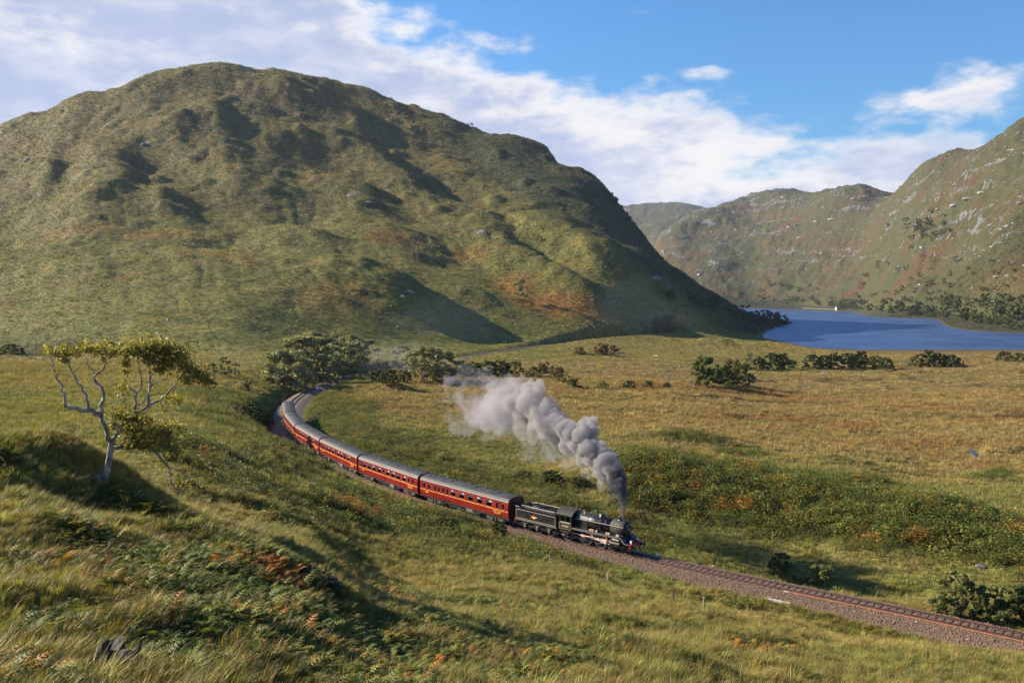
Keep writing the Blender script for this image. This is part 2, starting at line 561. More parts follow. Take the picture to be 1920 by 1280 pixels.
# ---- railway centre line
TRK_PTS = [(75.0, 53.0), (62.0, 63.3), (44.6, 77.8), (36.0, 84.9), (27.8, 91.3), (14.55, 102.4), (0.55, 115.7), (-12.25, 130.6), (-23.8, 147.0), (-33.9, 164.8), (-42.2, 181.8),
           (-49.3, 201.1), (-54.8, 220.8), (-60.2, 246), (-63.0, 272), (-63.6, 298.6), (-61.5, 325.8), (-57.2, 348.6), (-51.0, 372),
           (-37, 410), (-18, 462), (12.6, 534.5), (45, 585), (82.4, 636.1), (152.4, 761.5), (190, 840)]
_tp = np.array(TRK_PTS)
_ts = np.r_[0, np.cumsum(np.linalg.norm(np.diff(_tp, axis=0), axis=1))]
TS = np.arange(0, _ts[-1], 0.5)


def _smooth(a, k):
    ker = np.hanning(k); ker /= ker.sum()
    pad = np.r_[2 * a[0] - a[k:0:-1], a, 2 * a[-1] - a[-2:-k - 2:-1]]
    return np.convolve(pad, ker, 'same')[k:-k]


TX = _smooth(spline2(_ts, _tp, TS)[:, 0], 41)
TY = _smooth(spline2(_ts, _tp, TS)[:, 1], 41)
TS = np.r_[0, np.cumsum(np.hypot(np.diff(TX), np.diff(TY)))]


def trk(s):
    """point and heading (towards the viewer, the way the train runs) at arc length s"""
    x = np.interp(s, TS, TX); y = np.interp(s, TS, TY)
    x2 = np.interp(s - 0.5, TS, TX); y2 = np.interp(s - 0.5, TS, TY)
    x3 = np.interp(s + 0.5, TS, TX); y3 = np.interp(s + 0.5, TS, TY)
    return x, y, math.atan2(y2 - y3, x2 - x3)


def trk_dist(x, y):
    """signed distance to the track (+ on the far, inner side of the curve) and arc length; for nearby points"""
    x = np.asarray(x, float).ravel(); y = np.asarray(y, float).ravel()
    d = np.full(x.shape, 1e3); s = np.zeros(x.shape)
    o = np.argsort(TY)
    xt = np.interp(y, TY[o], TX[o])
    near = np.where((np.abs(x - xt) < 75) & (y > 45) & (y < 850))[0]
    for c in range(0, len(near), 4000):
        ii = near[c:c + 4000]
        dx = x[ii, None] - TX[None, ::2]; dy = y[ii, None] - TY[None, ::2]
        q = dx * dx + dy * dy
        j = q.argmin(1)
        jj = np.clip(j * 2, 1, len(TX) - 2)
        hx = TX[jj - 1] - TX[jj + 1]; hy = TY[jj - 1] - TY[jj + 1]
        k = np.arange(len(ii))
        cross = hx * dy[k, j] - hy * dx[k, j]
        d[ii] = np.sqrt(q[k, j]) * np.sign(cross)
        s[ii] = TS[jj]
    return d, s


# ---- relief: hummocks near, hillocks and crags on the hill, rugged ground beyond the loch
hill = smooth01(GY, 400, 560) * smooth01(GZ, 0, 22) * (1 - smooth01(GY, 2200, 2500))
_ms = np.interp(U, [.1, .3, .45, .6], [2400, 2000, 1350, 850])[:, None]
mount = smooth01(GY, _ms, _ms * 1.25) * smooth01(GZ, -6, 30) * (GX > 60) * smooth01(U[:, None] * np.ones_like(GY), 0.10, 0.2)
hill = hill * (1 - mount)
mount = np.maximum(mount, smooth01(GY, 2300, 2800))
near = 1 - smooth01(GY, 60, 160)
plain = smooth01(GY, 50, 140) * (1 - smooth01(GY, 420, 600))
wx = 14 * perlin(GX / 90, GY / 90, 91); wy = 14 * perlin(GX / 90 + 40, GY / 90, 92)
hx, hy = GX + wx, GY + wy
# hillocks are steeper on the lee side : skew the sample position by the height itself
big = perlin(hx / 120, hy / 150, 1)
mid = perlin(hx / 52, hy / 62, 2)
sml = perlin(hx / 24, hy / 27, 3)
tiny = perlin(hx / 10, hy / 11, 4)
ridge = 1 - 2 * np.abs(perlin(hx / 75 + 5, hy / 95, 6))
calm = 1 - 0.6 * smooth01(GZ, 60, 20)                  # the lower slopes are smoother
ga = GX * .92 + GY * .39 + .9 * wx; gb = -GX * .39 + GY * .92      # gullies run down towards the viewer and to the right
gul = perlin(ga / 22, gb / 130, 15) + .5 * perlin(ga / 9, gb / 70, 16)
spur = perlin(ga / 62, gb / 230, 17)
dz = hill * calm * (5 * big + 2.6 * mid + 1.2 * sml + 0.5 * tiny + 2.0 * (ridge - 0.4))
dz += hill * (2.0 * np.abs(gul) - .7 + 11 * spur * smooth01(GZ, 25, 80))
crag = np.maximum(0, perlin(hx / 34 + 7, hy / 30, 8) - 0.18) * smooth01(GZ, 40, 120)
dz += hill * crag * 16
dz += hill * (1.1 * perlin(GX / 15, GY / 13, 13) + .8 * np.abs(perlin(GX / 8, GY / 7, 14)))
tus = perlin(GX / 4.6, GY / 4.2, 12)
dz += hill * 0.28 * tus * (1 - smooth01(GY, 700, 900))
mx, my = GX + 5 * wx, GY + 5 * wy
mrid = 1 - 2 * np.abs(perlin(mx / 330, my / 330, 21))
dz += mount * (26 * perlin(mx / 420, my / 420, 20) + 14 * mrid - 7 + 13 * perlin(mx / 130, my / 150, 22)
               + 11 * perlin(mx / 55, my / 60, 23) + 7.5 * perlin(mx / 24, my / 26, 24) + 3 * perlin(mx / 12, my / 12, 25)) * smooth01(GZ, -8, 60)
dz += plain * ((.55 + .6 * smooth01(GY, 180, 260)) * perlin(GX / 26, GY / 18, 31) + 0.50 * perlin(GX / 8.5, GY / 6.5, 32) + 0.26 * perlin(GX / 3.2, GY / 2.6, 33))
hag = np.clip(1 - np.abs(perlin(GX / 34 + .4 * wx / 14, GY / 12, 35)) * 7, 0, 1) * smooth01(U[:, None] + 0 * GY, .12, .25) * smooth01(GY, 190, 240) * (1 - smooth01(GY, 430, 520)) * smooth01(perlin(GX / 50, GY / 40, 36), -.2, .25)
dz -= 1.1 * hag * plain
dz += plain * smooth01(GY, 180, 260) * 0.9 * np.maximum(0, perlin(GX / 34 + 3, GY / 22, 34))
dz += near * (0.55 * perlin(GX / 9, GY / 8, 41) + 0.30 * perlin(GX / 3.4, GY / 3.0, 42) + 0.15 * perlin(GX / 1.4, GY / 1.2, 43)
              + 0.05 * perlin(GX / .6, GY / .6, 44)) * smooth01(GY, 10, 20)
GZ = GZ + dz


def to_xy(px, py, Y):
    u = u_of(px, py)
    return u * Y, Y


def grid_lookup(A, x, y):
    x = np.asarray(x, float); y = np.asarray(y, float)
    iu = np.clip((x / y - U[0]) / (U[1] - U[0]), 0, NU - 1.001)
    iv = np.clip((np.log(y) - LV[0]) / (LV[1] - LV[0]), 0, NV - 1.001)
    a = iu.astype(int); b = iv.astype(int)
    fa = iu - a; fb = iv - b
    return (A[a, b] * (1 - fa) * (1 - fb) + A[a + 1, b] * fa * (1 - fb) + A[a, b + 1] * (1 - fa) * fb + A[a + 1, b + 1] * fa * fb)


def ground(x, y):
    return grid_lookup(GZ, x, y)


def hit(px, py, ymin=12.0, ymax=9000.0):
    """where the sight line through a picture point meets the ground"""
    u = u_of(px, py); e = e_of(py)
    iu = min(max((u - U[0]) / (U[1] - U[0]), 0), NU - 1.001)
    a = int(iu); f = iu - a
    zz = GZ[a] * (1 - f) + GZ[a + 1] * f
    el = (zz - CAM_Z) / YV
    ok = np.where((el >= e) & (YV > ymin) & (YV < ymax))[0]
    if len(ok) == 0:
        Y = ymax
        j = np.argmax(np.where((YV > ymin) & (YV < ymax), el, -9))
        Y = YV[j]
    else:
        j = ok[0]
        if j > 0:
            t = (e - el[j - 1]) / (el[j] - el[j - 1] + 1e-9)
            t = min(max(t, 0), 1)
            Y = YV[j - 1] + (YV[j] - YV[j - 1]) * t
        else:
            Y = YV[j]
    x = u * Y
    return float(x), float(Y), float(ground(x, Y))


# single hillocks and outcrops : (px, py, distance, radius across, radius along, height)
HILL_KNOLLS = [  # (px, py, distance, radius to the left, to the right, along, height)
    (400, 232, 880, 40, 13, 28, 15), (418, 290, 850, 34, 12, 15, 8), (585, 192, 975, 46, 16, 18, 12), (650, 215, 965, 34, 14, 16, 9), (668, 362, 800, 30, 11, 18, 12), (560, 275, 880, 36, 12, 22, 9),
    (735, 556, 562, 46, 13, 30, 15), (690, 520, 590, 50, 18, 26, 6), (82, 330, 830, 34, 11, 52, 12), (218, 325, 820, 28, 11, 46, 10), (300, 250, 890, 30, 12, 18, 7), (330, 225, 905, 26, 12, 16, 6),
    (530, 165, 985, 30, 13, 12, 6), (480, 205, 930, 36, 14, 16, 7), (620, 260, 900, 40, 14, 18, 9), (700, 300, 860, 40, 14, 18, 9), (760, 345, 830, 34, 14, 18, 9), (820, 262, 985, 34, 16, 18, 10),
    (880, 330, 915, 36, 14, 22, 10), (850, 400, 800, 36, 14, 22, 8), (905, 434, 775, 34, 11, 24, 12), (940, 470, 740, 34, 12, 26, 10), (985, 497, 722, 32, 12, 24, 9), (1035, 520, 702, 30, 12, 22, 8),
    (1085, 545, 690, 28, 12, 20, 6), (1010, 420, 800, 36, 14, 26, 8), (1080, 450, 790, 32, 14, 24, 8), (1140, 480, 800, 30, 13, 22, 7), (1205, 508, 830, 30, 12, 22, 9), (1235, 520, 845, 22, 9, 18, 9),
    (560, 440, 710, 46, 18, 20, 6), (420, 330, 780, 34, 14, 22, 6), (300, 372, 745, 46, 18, 20, 7), (170, 365, 760, 40, 16, 24, 7), (540, 372, 770, 34, 13, 26, 7), (520, 500, 610, 60, 24, 18, 4),
    (330, 490, 615, 70, 26, 18, 5), (160, 500, 605, 50, 22, 18, 4), (800, 470, 720, 34, 14, 22, 6), (860, 540, 640, 30, 13, 20, 5), (960, 570, 625, 26, 12, 14, 4), (640, 590, 520, 40, 16, 16, 4), (480, 590, 500, 40, 18, 14, 3),
    (250, 610, 470, 40, 18, 12, 3), (60, 600, 480, 40, 18, 14, 3), (1080, 600, 650, 16, 8, 12, 3)]
for px, py, Y, rl, rr_, rb, h in HILL_KNOLLS:
    x0, y0, _ = hit(px, py, 380, 2000)
    kk = y0 / Y; rl *= 1.25 * kk; rr_ *= 1.45 * kk; rb *= 2.3 * kk; h *= 1.0 * kk
    sx = GX + .42 * (GY - y0)                       # the noses run downhill to the right
    rx_ = np.where(sx > x0, rr_, rl)
    q = ((sx - x0 + 2.5 * wx / 14 * 3) / rx_) ** 2 + ((GY - y0 + wy * .3) / rb) ** 2
    GZ += h * np.exp(-q * 1.2) * (1 + .2 * perlin(GX / 14, GY / 14, 55))
KNOLLS = [(1120, 655, 470, 15, 8, 3.2), (740, 722, 275, 8, 4.5, 1.9), (800, 730, 262, 9, 4, 1.0), (150, 890, 50, 5.0, 3.2, 1.9), (60, 900, 47, 6, 3, 1.7),
          (300, 960, 46, 4, 2.4, .7), (1560, 700, 375, 22, 7, 1.9), (1180, 1185, 52, 3.6, 1.8, .9), (1420, 1225, 52, 3.0, 1.6, .7), (1240, 1260, 38, 4, 2, .9),
          (560, 1000, 66, 5, 2.6, 1.1), (480, 955, 72, 6, 2.6, .9), (330, 850, 104, 8, 4, .8), (650, 975, 92, 6, 3, .8), (860, 985, 110, 5, 2.4, .8),
          (1300, 815, 186, 16, 6, 1.4), (1560, 870, 168, 14, 5, 1.6), (1260, 800, 200, 10, 5, 1.0), (1880, 845, 190, 10, 5, 1.5), (1350, 655, 620, 26, 14, 3.5),
          (330, 1010, 40, 5, 2.0, .8), (120, 1010, 36, 3.5, 1.6, .8), (90, 1130, 27, 2.5, 1.2, .6), (560, 1090, 38, 3, 1.4, .6), (470, 1200, 27, 2.4, 1.2, .5), (250, 1170, 25, 2.6, 1.3, .55), (400, 650, 420, 40, 14, 3)]
for px, py, Y, ra, rb, h in KNOLLS:
    x0, y0 = to_xy(px, py, Y)
    rx_ = np.where(GX > x0, ra * (.5 if Y > 480 else .75), ra)      # steeper on the lee side
    q = ((GX - x0) / rx_) ** 2 + ((GY - y0) / rb) ** 2
    bump = np.exp(-q * 1.3)
    if Y > 480:
        h = h * 1.25
        bump = bump * (1 + 0.45 * perlin(GX / 9, GY / 9, 55)) 
    GZ += h * bump

# two wheel ruts left of the tree
RUTS = []
for off in (-0.95, 0.95):
    for yy in np.arange(78, 118, 0.8):
        k = (yy - 78) / 40
        px = 118 + 22 * math.cos(k * 3.0 + 2.2)
        x0 = u_of(px, 850) * yy + off
        j0, j1 = np.searchsorted(YV, [yy - 2, yy + 2])
        sl = (slice(None), slice(j0, j1))
        q = ((GX[sl] - x0) / 0.34) ** 2 + ((GY[sl] - yy) / 0.8) ** 2
        GZ[sl] -= 0.20 * np.exp(-q)
        RUTS.append((x0, yy))

# ---- bed of the railway cut into the ground
DT, ST = trk_dist(GX, GY)
DT = DT.reshape(GX.shape); ST = ST.reshape(GX.shape)
ad = np.abs(DT)
bed = np.where(ad < 2.0, -0.42, np.where(DT < 0, -0.42 - 0.62 * np.clip((ad - 2.0) / 2.2, 0, 1), -0.42 - 0.75 * np.clip((ad - 2.0) / 2.0, 0, 1)))
_toe = np.where(DT < 0, np.interp(ST, [0, 45, 62, 80, 105, 160, 230], [4.0, 3.9, 3.3, 2.9, 3.2, 4.6, 5.0]), 3.2)
wgt = 1 - smooth01(ad, _toe, _toe + 4.5)
GZ = GZ * (1 - wgt) + (bed - 0.10) * wgt
GZ += .55 * np.exp(-((ad - _toe - .9) / .7) ** 2) * (DT < 0) * (1 + .6 * perlin(GX / 2.5, GY / 2.5, 77)) * smooth01(ST, 20, 60) * (1 - smooth01(ST, 90, 120))

# ---- the shore drops under the water
LOCH_Z = -8.0


# hollow for the small pool on the moor
POOL = hit(1826, 846)
_q1 = (GX - POOL[0]) * .34 + (GY - POOL[1]) * .94; _q2 = -(GX - POOL[0]) * .94 + (GY - POOL[1]) * .34
_w = np.exp(-((_q1 / 8) ** 4 + (_q2 / 1.8) ** 4))
GZ = GZ * (1 - _w) + (POOL[2] - .30) * _w

# ---- land cover : where grass, straw-coloured moor, green and rusty bracken, heather and rock grow
PXG = 960 + U[:, None] * FPX + 0 * GY
EG = (GZ - CAM_Z) / GY
n_a = fbm(GX / 60, GY / 40, 61, 4); n_b = fbm(GX / 17, GY / 12, 65, 4); n_c = fbm(GX / 5, GY / 4, 69, 3); n_d = fbm(GX / 220, GY / 160, 73, 4)
DF = smooth01(GY, 250, 420)
GRASS = np.array([.138, .140, .036]); LUSH = np.array([.085, .104, .024]); STRAW = np.array([.255, .192, .078]); RUST = np.array([.180, .090, .030])
HEATH = np.array([.105, .066, .038]); BRACK = np.array([.052, .080, .022]); ROCKC = np.array([.255, .250, .245]); MUD = np.array([.09, .065, .045])


def lerp(a, b, w):
    return a + (b - a) * w[..., None]


COV = np.zeros(GX.shape + (3,)) + GRASS
COV = lerp(COV, STRAW, smooth01(n_b + 0.6 * n_c + 0.2, -0.1, 0.85) * 0.6)
COV = lerp(COV, LUSH, smooth01(n_a + .5 * n_c, 0.05, 0.6) * 0.8)
# the moor on the right is straw and rust
uu = U[:, None] + 0 * GY
moor = smooth01(uu, 0.02, 0.16) * smooth01(GY, 140, 200) * (1 - smooth01(GY, 560, 700)) * (1 - hill)
moor = np.maximum(moor, smooth01(uu, -0.2, -0.12) * smooth01(GY, 190, 235) * (1 - smooth01(GY, 380, 440)) * 0.9 * (1 - hill))
moor = np.maximum(moor, (1 - smooth01(uu, -.32, -.27)) * smooth01(GY, 180, 240) * (1 - smooth01(GY, 370, 400)) * 0.7 * (1 - hill))
COV = lerp(COV, STRAW * np.array([.88, .84, .86]), moor * 0.8)
COV = lerp(COV, RUST * np.array([1.02, 1.12, 1.15]), moor * smooth01(n_b + .7 * n_a + .4 * n_c, -.1, .55) * 0.85)
COV = lerp(COV, LUSH, moor * smooth01(-n_b + .5 * n_a, .25, .75) * 0.5)
COV = lerp(COV, np.array([.060, .042, .022]), hag * .85)
COV = lerp(COV, np.array([.150, .150, .040]), moor * smooth01(n_d + .3 * n_a, .1, .5) * .6)
# hill : greener below, brown heather above, rusty bracken patches
hz = smooth01(GZ, 60, 190)
COV = lerp(COV, np.array([.120, .118, .034]), hill * 0.7)
COV = lerp(COV, STRAW * .95, hill * smooth01(n_b + .6 * n_c + .5 * n_a, .05, .75) * 0.42)
COV = lerp(COV, HEATH * 1.25, hill * np.clip(hz * .55 + smooth01(n_a + n_d + .4 * n_b, 0.0, .8) * (.2 + .6 * hz), 0, 1) * 0.62)
COV = lerp(COV, RUST * .9, hill * smooth01(n_a * .7 + n_b * .6 - n_d * .3, .3, .75) * 0.55)


def patch(px, py, rx, ry, soft=0.5, warp=0.5):
    """a patch of cover round a point of the ground"""
    x0, y0, _ = hit(px, py)
    v0 = math.log(y0)
    ru = rx / FPX
    rv = abs(ry / (FPX * max(0.02, abs(e_of(py)))))
    q = np.sqrt(((uu - x0 / y0) / ru) ** 2 + ((LV[None, :] - v0) / rv) ** 2)
    return 1 - smooth01(q + warp * (n_b + .5 * n_c), 1 - soft, 1 + soft)


def hpatch(px, py, Y, ra, rb, soft=.5, warp=.5):
    x0, y0 = to_xy(px, py, Y)
    q = np.sqrt(((GX - x0) / ra) ** 2 + ((GY - y0) / rb) ** 2)
    return 1 - smooth01(q + warp * (n_b + .5 * n_c), 1 - soft, 1 + soft)


def hit_patch(px, py, ra, rb, **k):
    x0, y0, _ = hit(px, py)
    return hpatch(px, py, y0, ra, rb, **k)


for (px, py, ra, rb, w) in [(310, 440, 34, 24, .45), (1030, 570, 26, 30, .9), (960, 540, 16, 26, .8), (1110, 580, 18, 20, .8), (720, 440, 18, 26, .6),
                            (130, 430, 36, 34, .3), (420, 480, 40, 20, .3), (1080, 600, 16, 20, .8), (640, 560, 24, 26, .4), (880, 480, 18, 22, .5)]:
    COV = lerp(COV, RUST * np.array([1.25, 1.2, 1.0]), hit_patch(px, py, ra, rb) * hill * w)

# steep right flank : shade painted into the cover colour over heather and scrub
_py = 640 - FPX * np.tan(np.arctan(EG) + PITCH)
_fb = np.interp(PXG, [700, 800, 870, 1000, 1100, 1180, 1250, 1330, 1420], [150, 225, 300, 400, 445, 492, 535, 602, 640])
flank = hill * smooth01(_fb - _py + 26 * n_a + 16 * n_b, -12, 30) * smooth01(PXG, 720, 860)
COV = lerp(COV, np.array([.055, .060, .026]), hill * smooth01(.30 - np.abs(gul) - .15 * n_b, .12, .30) * smooth01(GZ, 20, 70) * .55)  # gullies : shade deepened in the colour, as darker heather in the hollows
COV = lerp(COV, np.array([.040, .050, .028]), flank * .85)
COV = COV * (1 + .06 * hill[..., None])
# beyond the loch
COV = lerp(COV, np.array([.088, .092, .042]), mount * .92)
COV = lerp(COV, HEATH * np.array([1.45, 1.2, 1.05]), mount * smooth01(fbm(GX / 240, GY / 150, 81, 4), -.05, .4) * .55)
COV = lerp(COV, RUST * np.array([.80, .88, 1.2]), mount * smooth01(fbm(GX / 150 + 9, GY / 110, 85, 4), .15, .55) * .6)
COV = lerp(COV, BRACK * 1.1, mount * smooth01(fbm(GX / 110 + 3, GY / 90, 88, 4), .25, .55) * .6)
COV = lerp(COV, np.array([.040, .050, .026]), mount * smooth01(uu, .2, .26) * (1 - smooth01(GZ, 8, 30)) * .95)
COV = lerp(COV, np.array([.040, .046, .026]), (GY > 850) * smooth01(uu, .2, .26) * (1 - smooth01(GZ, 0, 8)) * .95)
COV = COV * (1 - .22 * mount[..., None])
# shore
shore = smooth01(GZ, LOCH_Z + 1.2, LOCH_Z + 0.2) * (GY > 560)
COV = lerp(COV, MUD, shore * .9)
# bracken areas (also used to plant it)
foot = np.interp(uu[:, 0], [.09, .141, .218, .29, .376, .435, .565, .7], [132, 128, 122, 118, 113, 108, 98, 92])[:, None]
crest = np.interp(uu[:, 0], [.09, .141, .218, .29, .376, .435, .565, .7], [158, 160, 154, 148, 139, 130, 119, 110])[:, None]
BR_BANK = smooth01(GY + 5 * n_b, foot - 1, foot + 4) * (1 - smooth01(GY + 9 * n_b + 4 * n_c, crest - 6, crest + 5)) * smooth01(uu + .02 * n_b, .095, .125)
BR_IN = smooth01(DT + 2.0 * n_b, 4.0, 6.5) * (1 - smooth01(DT + 7 * n_b, 13, 21)) * smooth01(ST, 75, 95) * (1 - smooth01(ST, 245, 290))
BR_OUT = smooth01(-DT + 2.0 * n_b - 2.5 * smooth01(ST, 95, 150), 4.0, 6.5) * (1 - smooth01(-DT + 9 * n_b, 17, 27)) * smooth01(ST + 10 * n_b, 72, 88) * (1 - smooth01(ST, 225, 262))
BR_FORE = np.zeros_like(GX)
for (px, py, rx, ry) in [(560, 1160, 290, 110), (700, 1235, 380, 85), (330, 1075, 170, 60), (880, 1190, 160, 50), (480, 1100, 130, 50), (1060, 1235, 70, 25),
                         (520, 1050, 120, 30), (50, 1270, 130, 25), (330, 1235, 110, 40), (250, 1090, 90, 36), (420, 1165, 150, 60), (150, 1020, 60, 20), (240, 950, 60, 16), (640, 1085, 110, 25), (730, 1120, 110, 22)]:
    BR_FORE = np.maximum(BR_FORE, patch(px, py, rx, ry, .35, .5))
BR_MISC = np.zeros_like(GX)
for (px, py, rx, ry) in [(440, 900, 110, 24), (400, 880, 70, 26), (520, 930, 90, 20), (960, 905, 90, 14), (1050, 912, 70, 14), (620, 960, 60, 18), (1420, 1215, 55, 16), (1290, 1185, 40, 8),
                         (1750, 975, 60, 16), (700, 950, 60, 12), (1370, 1140, 40, 5), (360, 840, 90, 14), (660, 770, 60, 12), (540, 985, 60, 12), (1620, 900, 60, 8),
                         (1300, 820, 60, 8), (1390, 850, 50, 6), (1860, 890, 40, 8), (1290, 870, 50, 8), (80, 660, 90, 8), (680, 930, 60, 14)]:
    BR_MISC = np.maximum(BR_MISC, patch(px, py, rx, ry, .4, .6))
RUSTM = np.maximum.reduce([patch(1420, 1222, 60, 20, .4, .5), patch(660, 950, 45, 14), patch(960, 1235, 40, 14), patch(520, 1085, 60, 14), patch(700, 1110, 60, 12)])
BR_MISC = np.maximum(BR_MISC, RUSTM)
for _p in [(640, 1260, 420, 50), (120, 1180, 90, 24), (60, 1060, 70, 16), (850, 1130, 120, 16), (1130, 1200, 80, 12), (380, 1000, 60, 12)]:
    BR_FORE = np.maximum(BR_FORE, .8 * patch(*_p, .5, .8))
BR_FORE = np.maximum(BR_FORE, patch(1420, 1222, 60, 20, .4, .5))
BR_ALL = np.clip(np.maximum.reduce([BR_BANK, BR_IN, BR_OUT * smooth01(n_b + n_a, -.45, .2), BR_FORE, BR_MISC]), 0, 1)
COV = lerp(COV, np.array([.05, .052, .018]), BR_ALL * .85)
# ruts and bare soil by the line
for x0, yy in RUTS:
    j0, j1 = np.searchsorted(YV, [yy - 2, yy + 2]); sl = (slice(None), slice(j0, j1))
    COV[sl] = lerp(COV[sl], np.array([.045, .030, .018]), .8 * np.exp(-((GX[sl] - x0) / .34) ** 2 - ((GY[sl] - yy) / .8) ** 2))
COV = lerp(COV, MUD * .8, (1 - smooth01(ad, _toe - .8, _toe + .6)) * .9)
# rock showing through
ROCK = hill * smooth01(crag + .05 * n_b, .05, .2) * .45
ROCK = np.maximum(ROCK, mount * smooth01(fbm(GX / 60 + GY / 300, GZ / 24 + 1.2 * n_d, 95, 4) + .3 * mrid - .05, .05, .6) * smooth01(GZ, 10, 150) * .78)
for (px, py, Y, ra, rb, w) in [(275, 268, 852, 7, 10, 1), (50, 298, 842, 8, 6, .9), (460, 127, 1005, 20, 12, .7), (668, 360, 800, 14, 8, .9), (905, 432, 788, 12, 9, .8), (690, 385, 792, 9, 6, .8),
                              (770, 548, 562, 9, 5, .7), (1250, 525, 895, 18, 14, .8), (1200, 500, 900, 12, 8, .6), (330, 240, 900, 20, 8, .5), (560, 170, 995, 22, 9, .5), (440, 285, 850, 20, 9, .5)]:
    _k = hit(px, py, 380, 2000)[1] / Y
    Y = Y * _k; ra *= _k; rb *= _k
    ROCK = np.maximum(ROCK, hpatch(px, py, Y, ra * .7, rb * .7, soft=.5, warp=.9) * w * .75)
ROCK = np.clip(ROCK, 0, 1)


def mat_terrain():
    m = bpy.data.materials.new('moor_grass_and_rock')
    m.use_nodes = True
    t = NT(m.node_tree)
    b = t.n['Principled BSDF']
    geo = t.node('ShaderNodeNewGeometry')
    P = geo.outputs['Position']
    cov = t.node('ShaderNodeVertexColor'); cov.layer_name = 'cover'
    rk = t.node('ShaderNodeAttribute'); rk.attribute_name = 'rock'
    # fine mottling of grass, at three sizes
    n1 = t.noise(P, 1.7, 5, 0.65)
    n2 = t.noise(P, 0.32, 5, 0.65)
    n3 = t.noise(P, 0.07, 4, 0.6)
    c = cov.outputs['Color']
    c = t.mix(t.ramp(n2, .36, .62), t.mix(1.0, c, (.62, .68, .62), 'MULTIPLY'), t.mix(1.0, c, (1.32, 1.24, 1.15), 'MULTIPLY'))
    c = t.mix(t.ramp(n1, .38, .64, 0, .8), t.mix(1.0, c, (.62, .66, .62), 'MULTIPLY'), t.mix(1.0, c, (1.25, 1.2, 1.1), 'MULTIPLY'))
    c = t.mix(t.ramp(n3, .5, .75, 0, .35), c, (.15, .085, .035))
    # rock, breaking through in patches
    rn = t.noise(P, 0.11, 7, 0.7, 0.6)
    rm = t.math('ADD', rk.outputs['Fac'], t.math('MULTIPLY', t.math('SUBTRACT', rn, 0.5), 1.9))
    rmask = t.ramp(rm, .62, .74)
    v = t.node('ShaderNodeTexVoronoi'); v.feature = 'F1'
    t.put(v.inputs['Vector'], P); v.inputs['Scale'].default_value = .16
    rc = t.mix(t.ramp(t.noise(P, .5, 6, .7), .3, .7), (.10, .098, .10), (.29, .285, .285))
    c = t.mix(rmask, c, rc)
    t.put(b.inputs['Base Color'], c)
    b.inputs['Roughness'].default_value = 0.85
    b.inputs['Specular IOR Level'].default_value = 0.12
    # relief finer than the mesh
    bn = t.node('ShaderNodeBump')
    bn.inputs['Strength'].default_value = 0.9
    bn.inputs['Distance'].default_value = 1.0
    h = t.math('ADD', t.math('MULTIPLY', n1, .22), t.math('MULTIPLY', n2, 1.3))
    h = t.math('ADD', h, t.math('MULTIPLY', t.math('MULTIPLY', rmask, t.noise(P, .35, 6, .7)), 2.6))
    rg = t.node('ShaderNodeAttribute'); rg.attribute_name = 'rugged'
    h = t.math('ADD', h, t.math('MULTIPLY', rg.outputs['Fac'], t.math('MULTIPLY', t.noise(P, .045, 7, .68, .4), 16.0)))
    t.put(bn.inputs['Height'], h)
    t.l.new(bn.outputs[0], b.inputs['Normal'])
    return m


M_TERRAIN = mat_terrain()


def build_terrain():
    verts = np.stack([GX, GY, GZ], -1).reshape(-1, 3)
    i = np.arange(NU - 1)[:, None]; j = np.arange(NV - 1)[None, :]
    a = i * NV + j
    faces = np.stack([a, a + NV, a + NV + 1, a + 1], -1).reshape(-1, 4)
    me = np_mesh('terrain', verts, faces, M_TERRAIN, smooth=True)
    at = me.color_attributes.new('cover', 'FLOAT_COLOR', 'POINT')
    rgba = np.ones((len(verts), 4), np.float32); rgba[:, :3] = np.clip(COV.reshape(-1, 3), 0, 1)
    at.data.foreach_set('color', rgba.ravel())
    ag = me.attributes.new('rugged', 'FLOAT', 'POINT')
    ag.data.foreach_set('value', np.clip(mount + .30 * hill, 0, 1).reshape(-1).astype(np.float32))
    ar = me.attributes.new('rock', 'FLOAT', 'POINT')
    ar.data.foreach_set('value', ROCK.reshape(-1).astype(np.float32))
    o = link('terrain', me)
    tag(o, 'rolling grassy moor rising to a rounded hill and rocky mountains', kind='structure')
    return o


build_terrain()


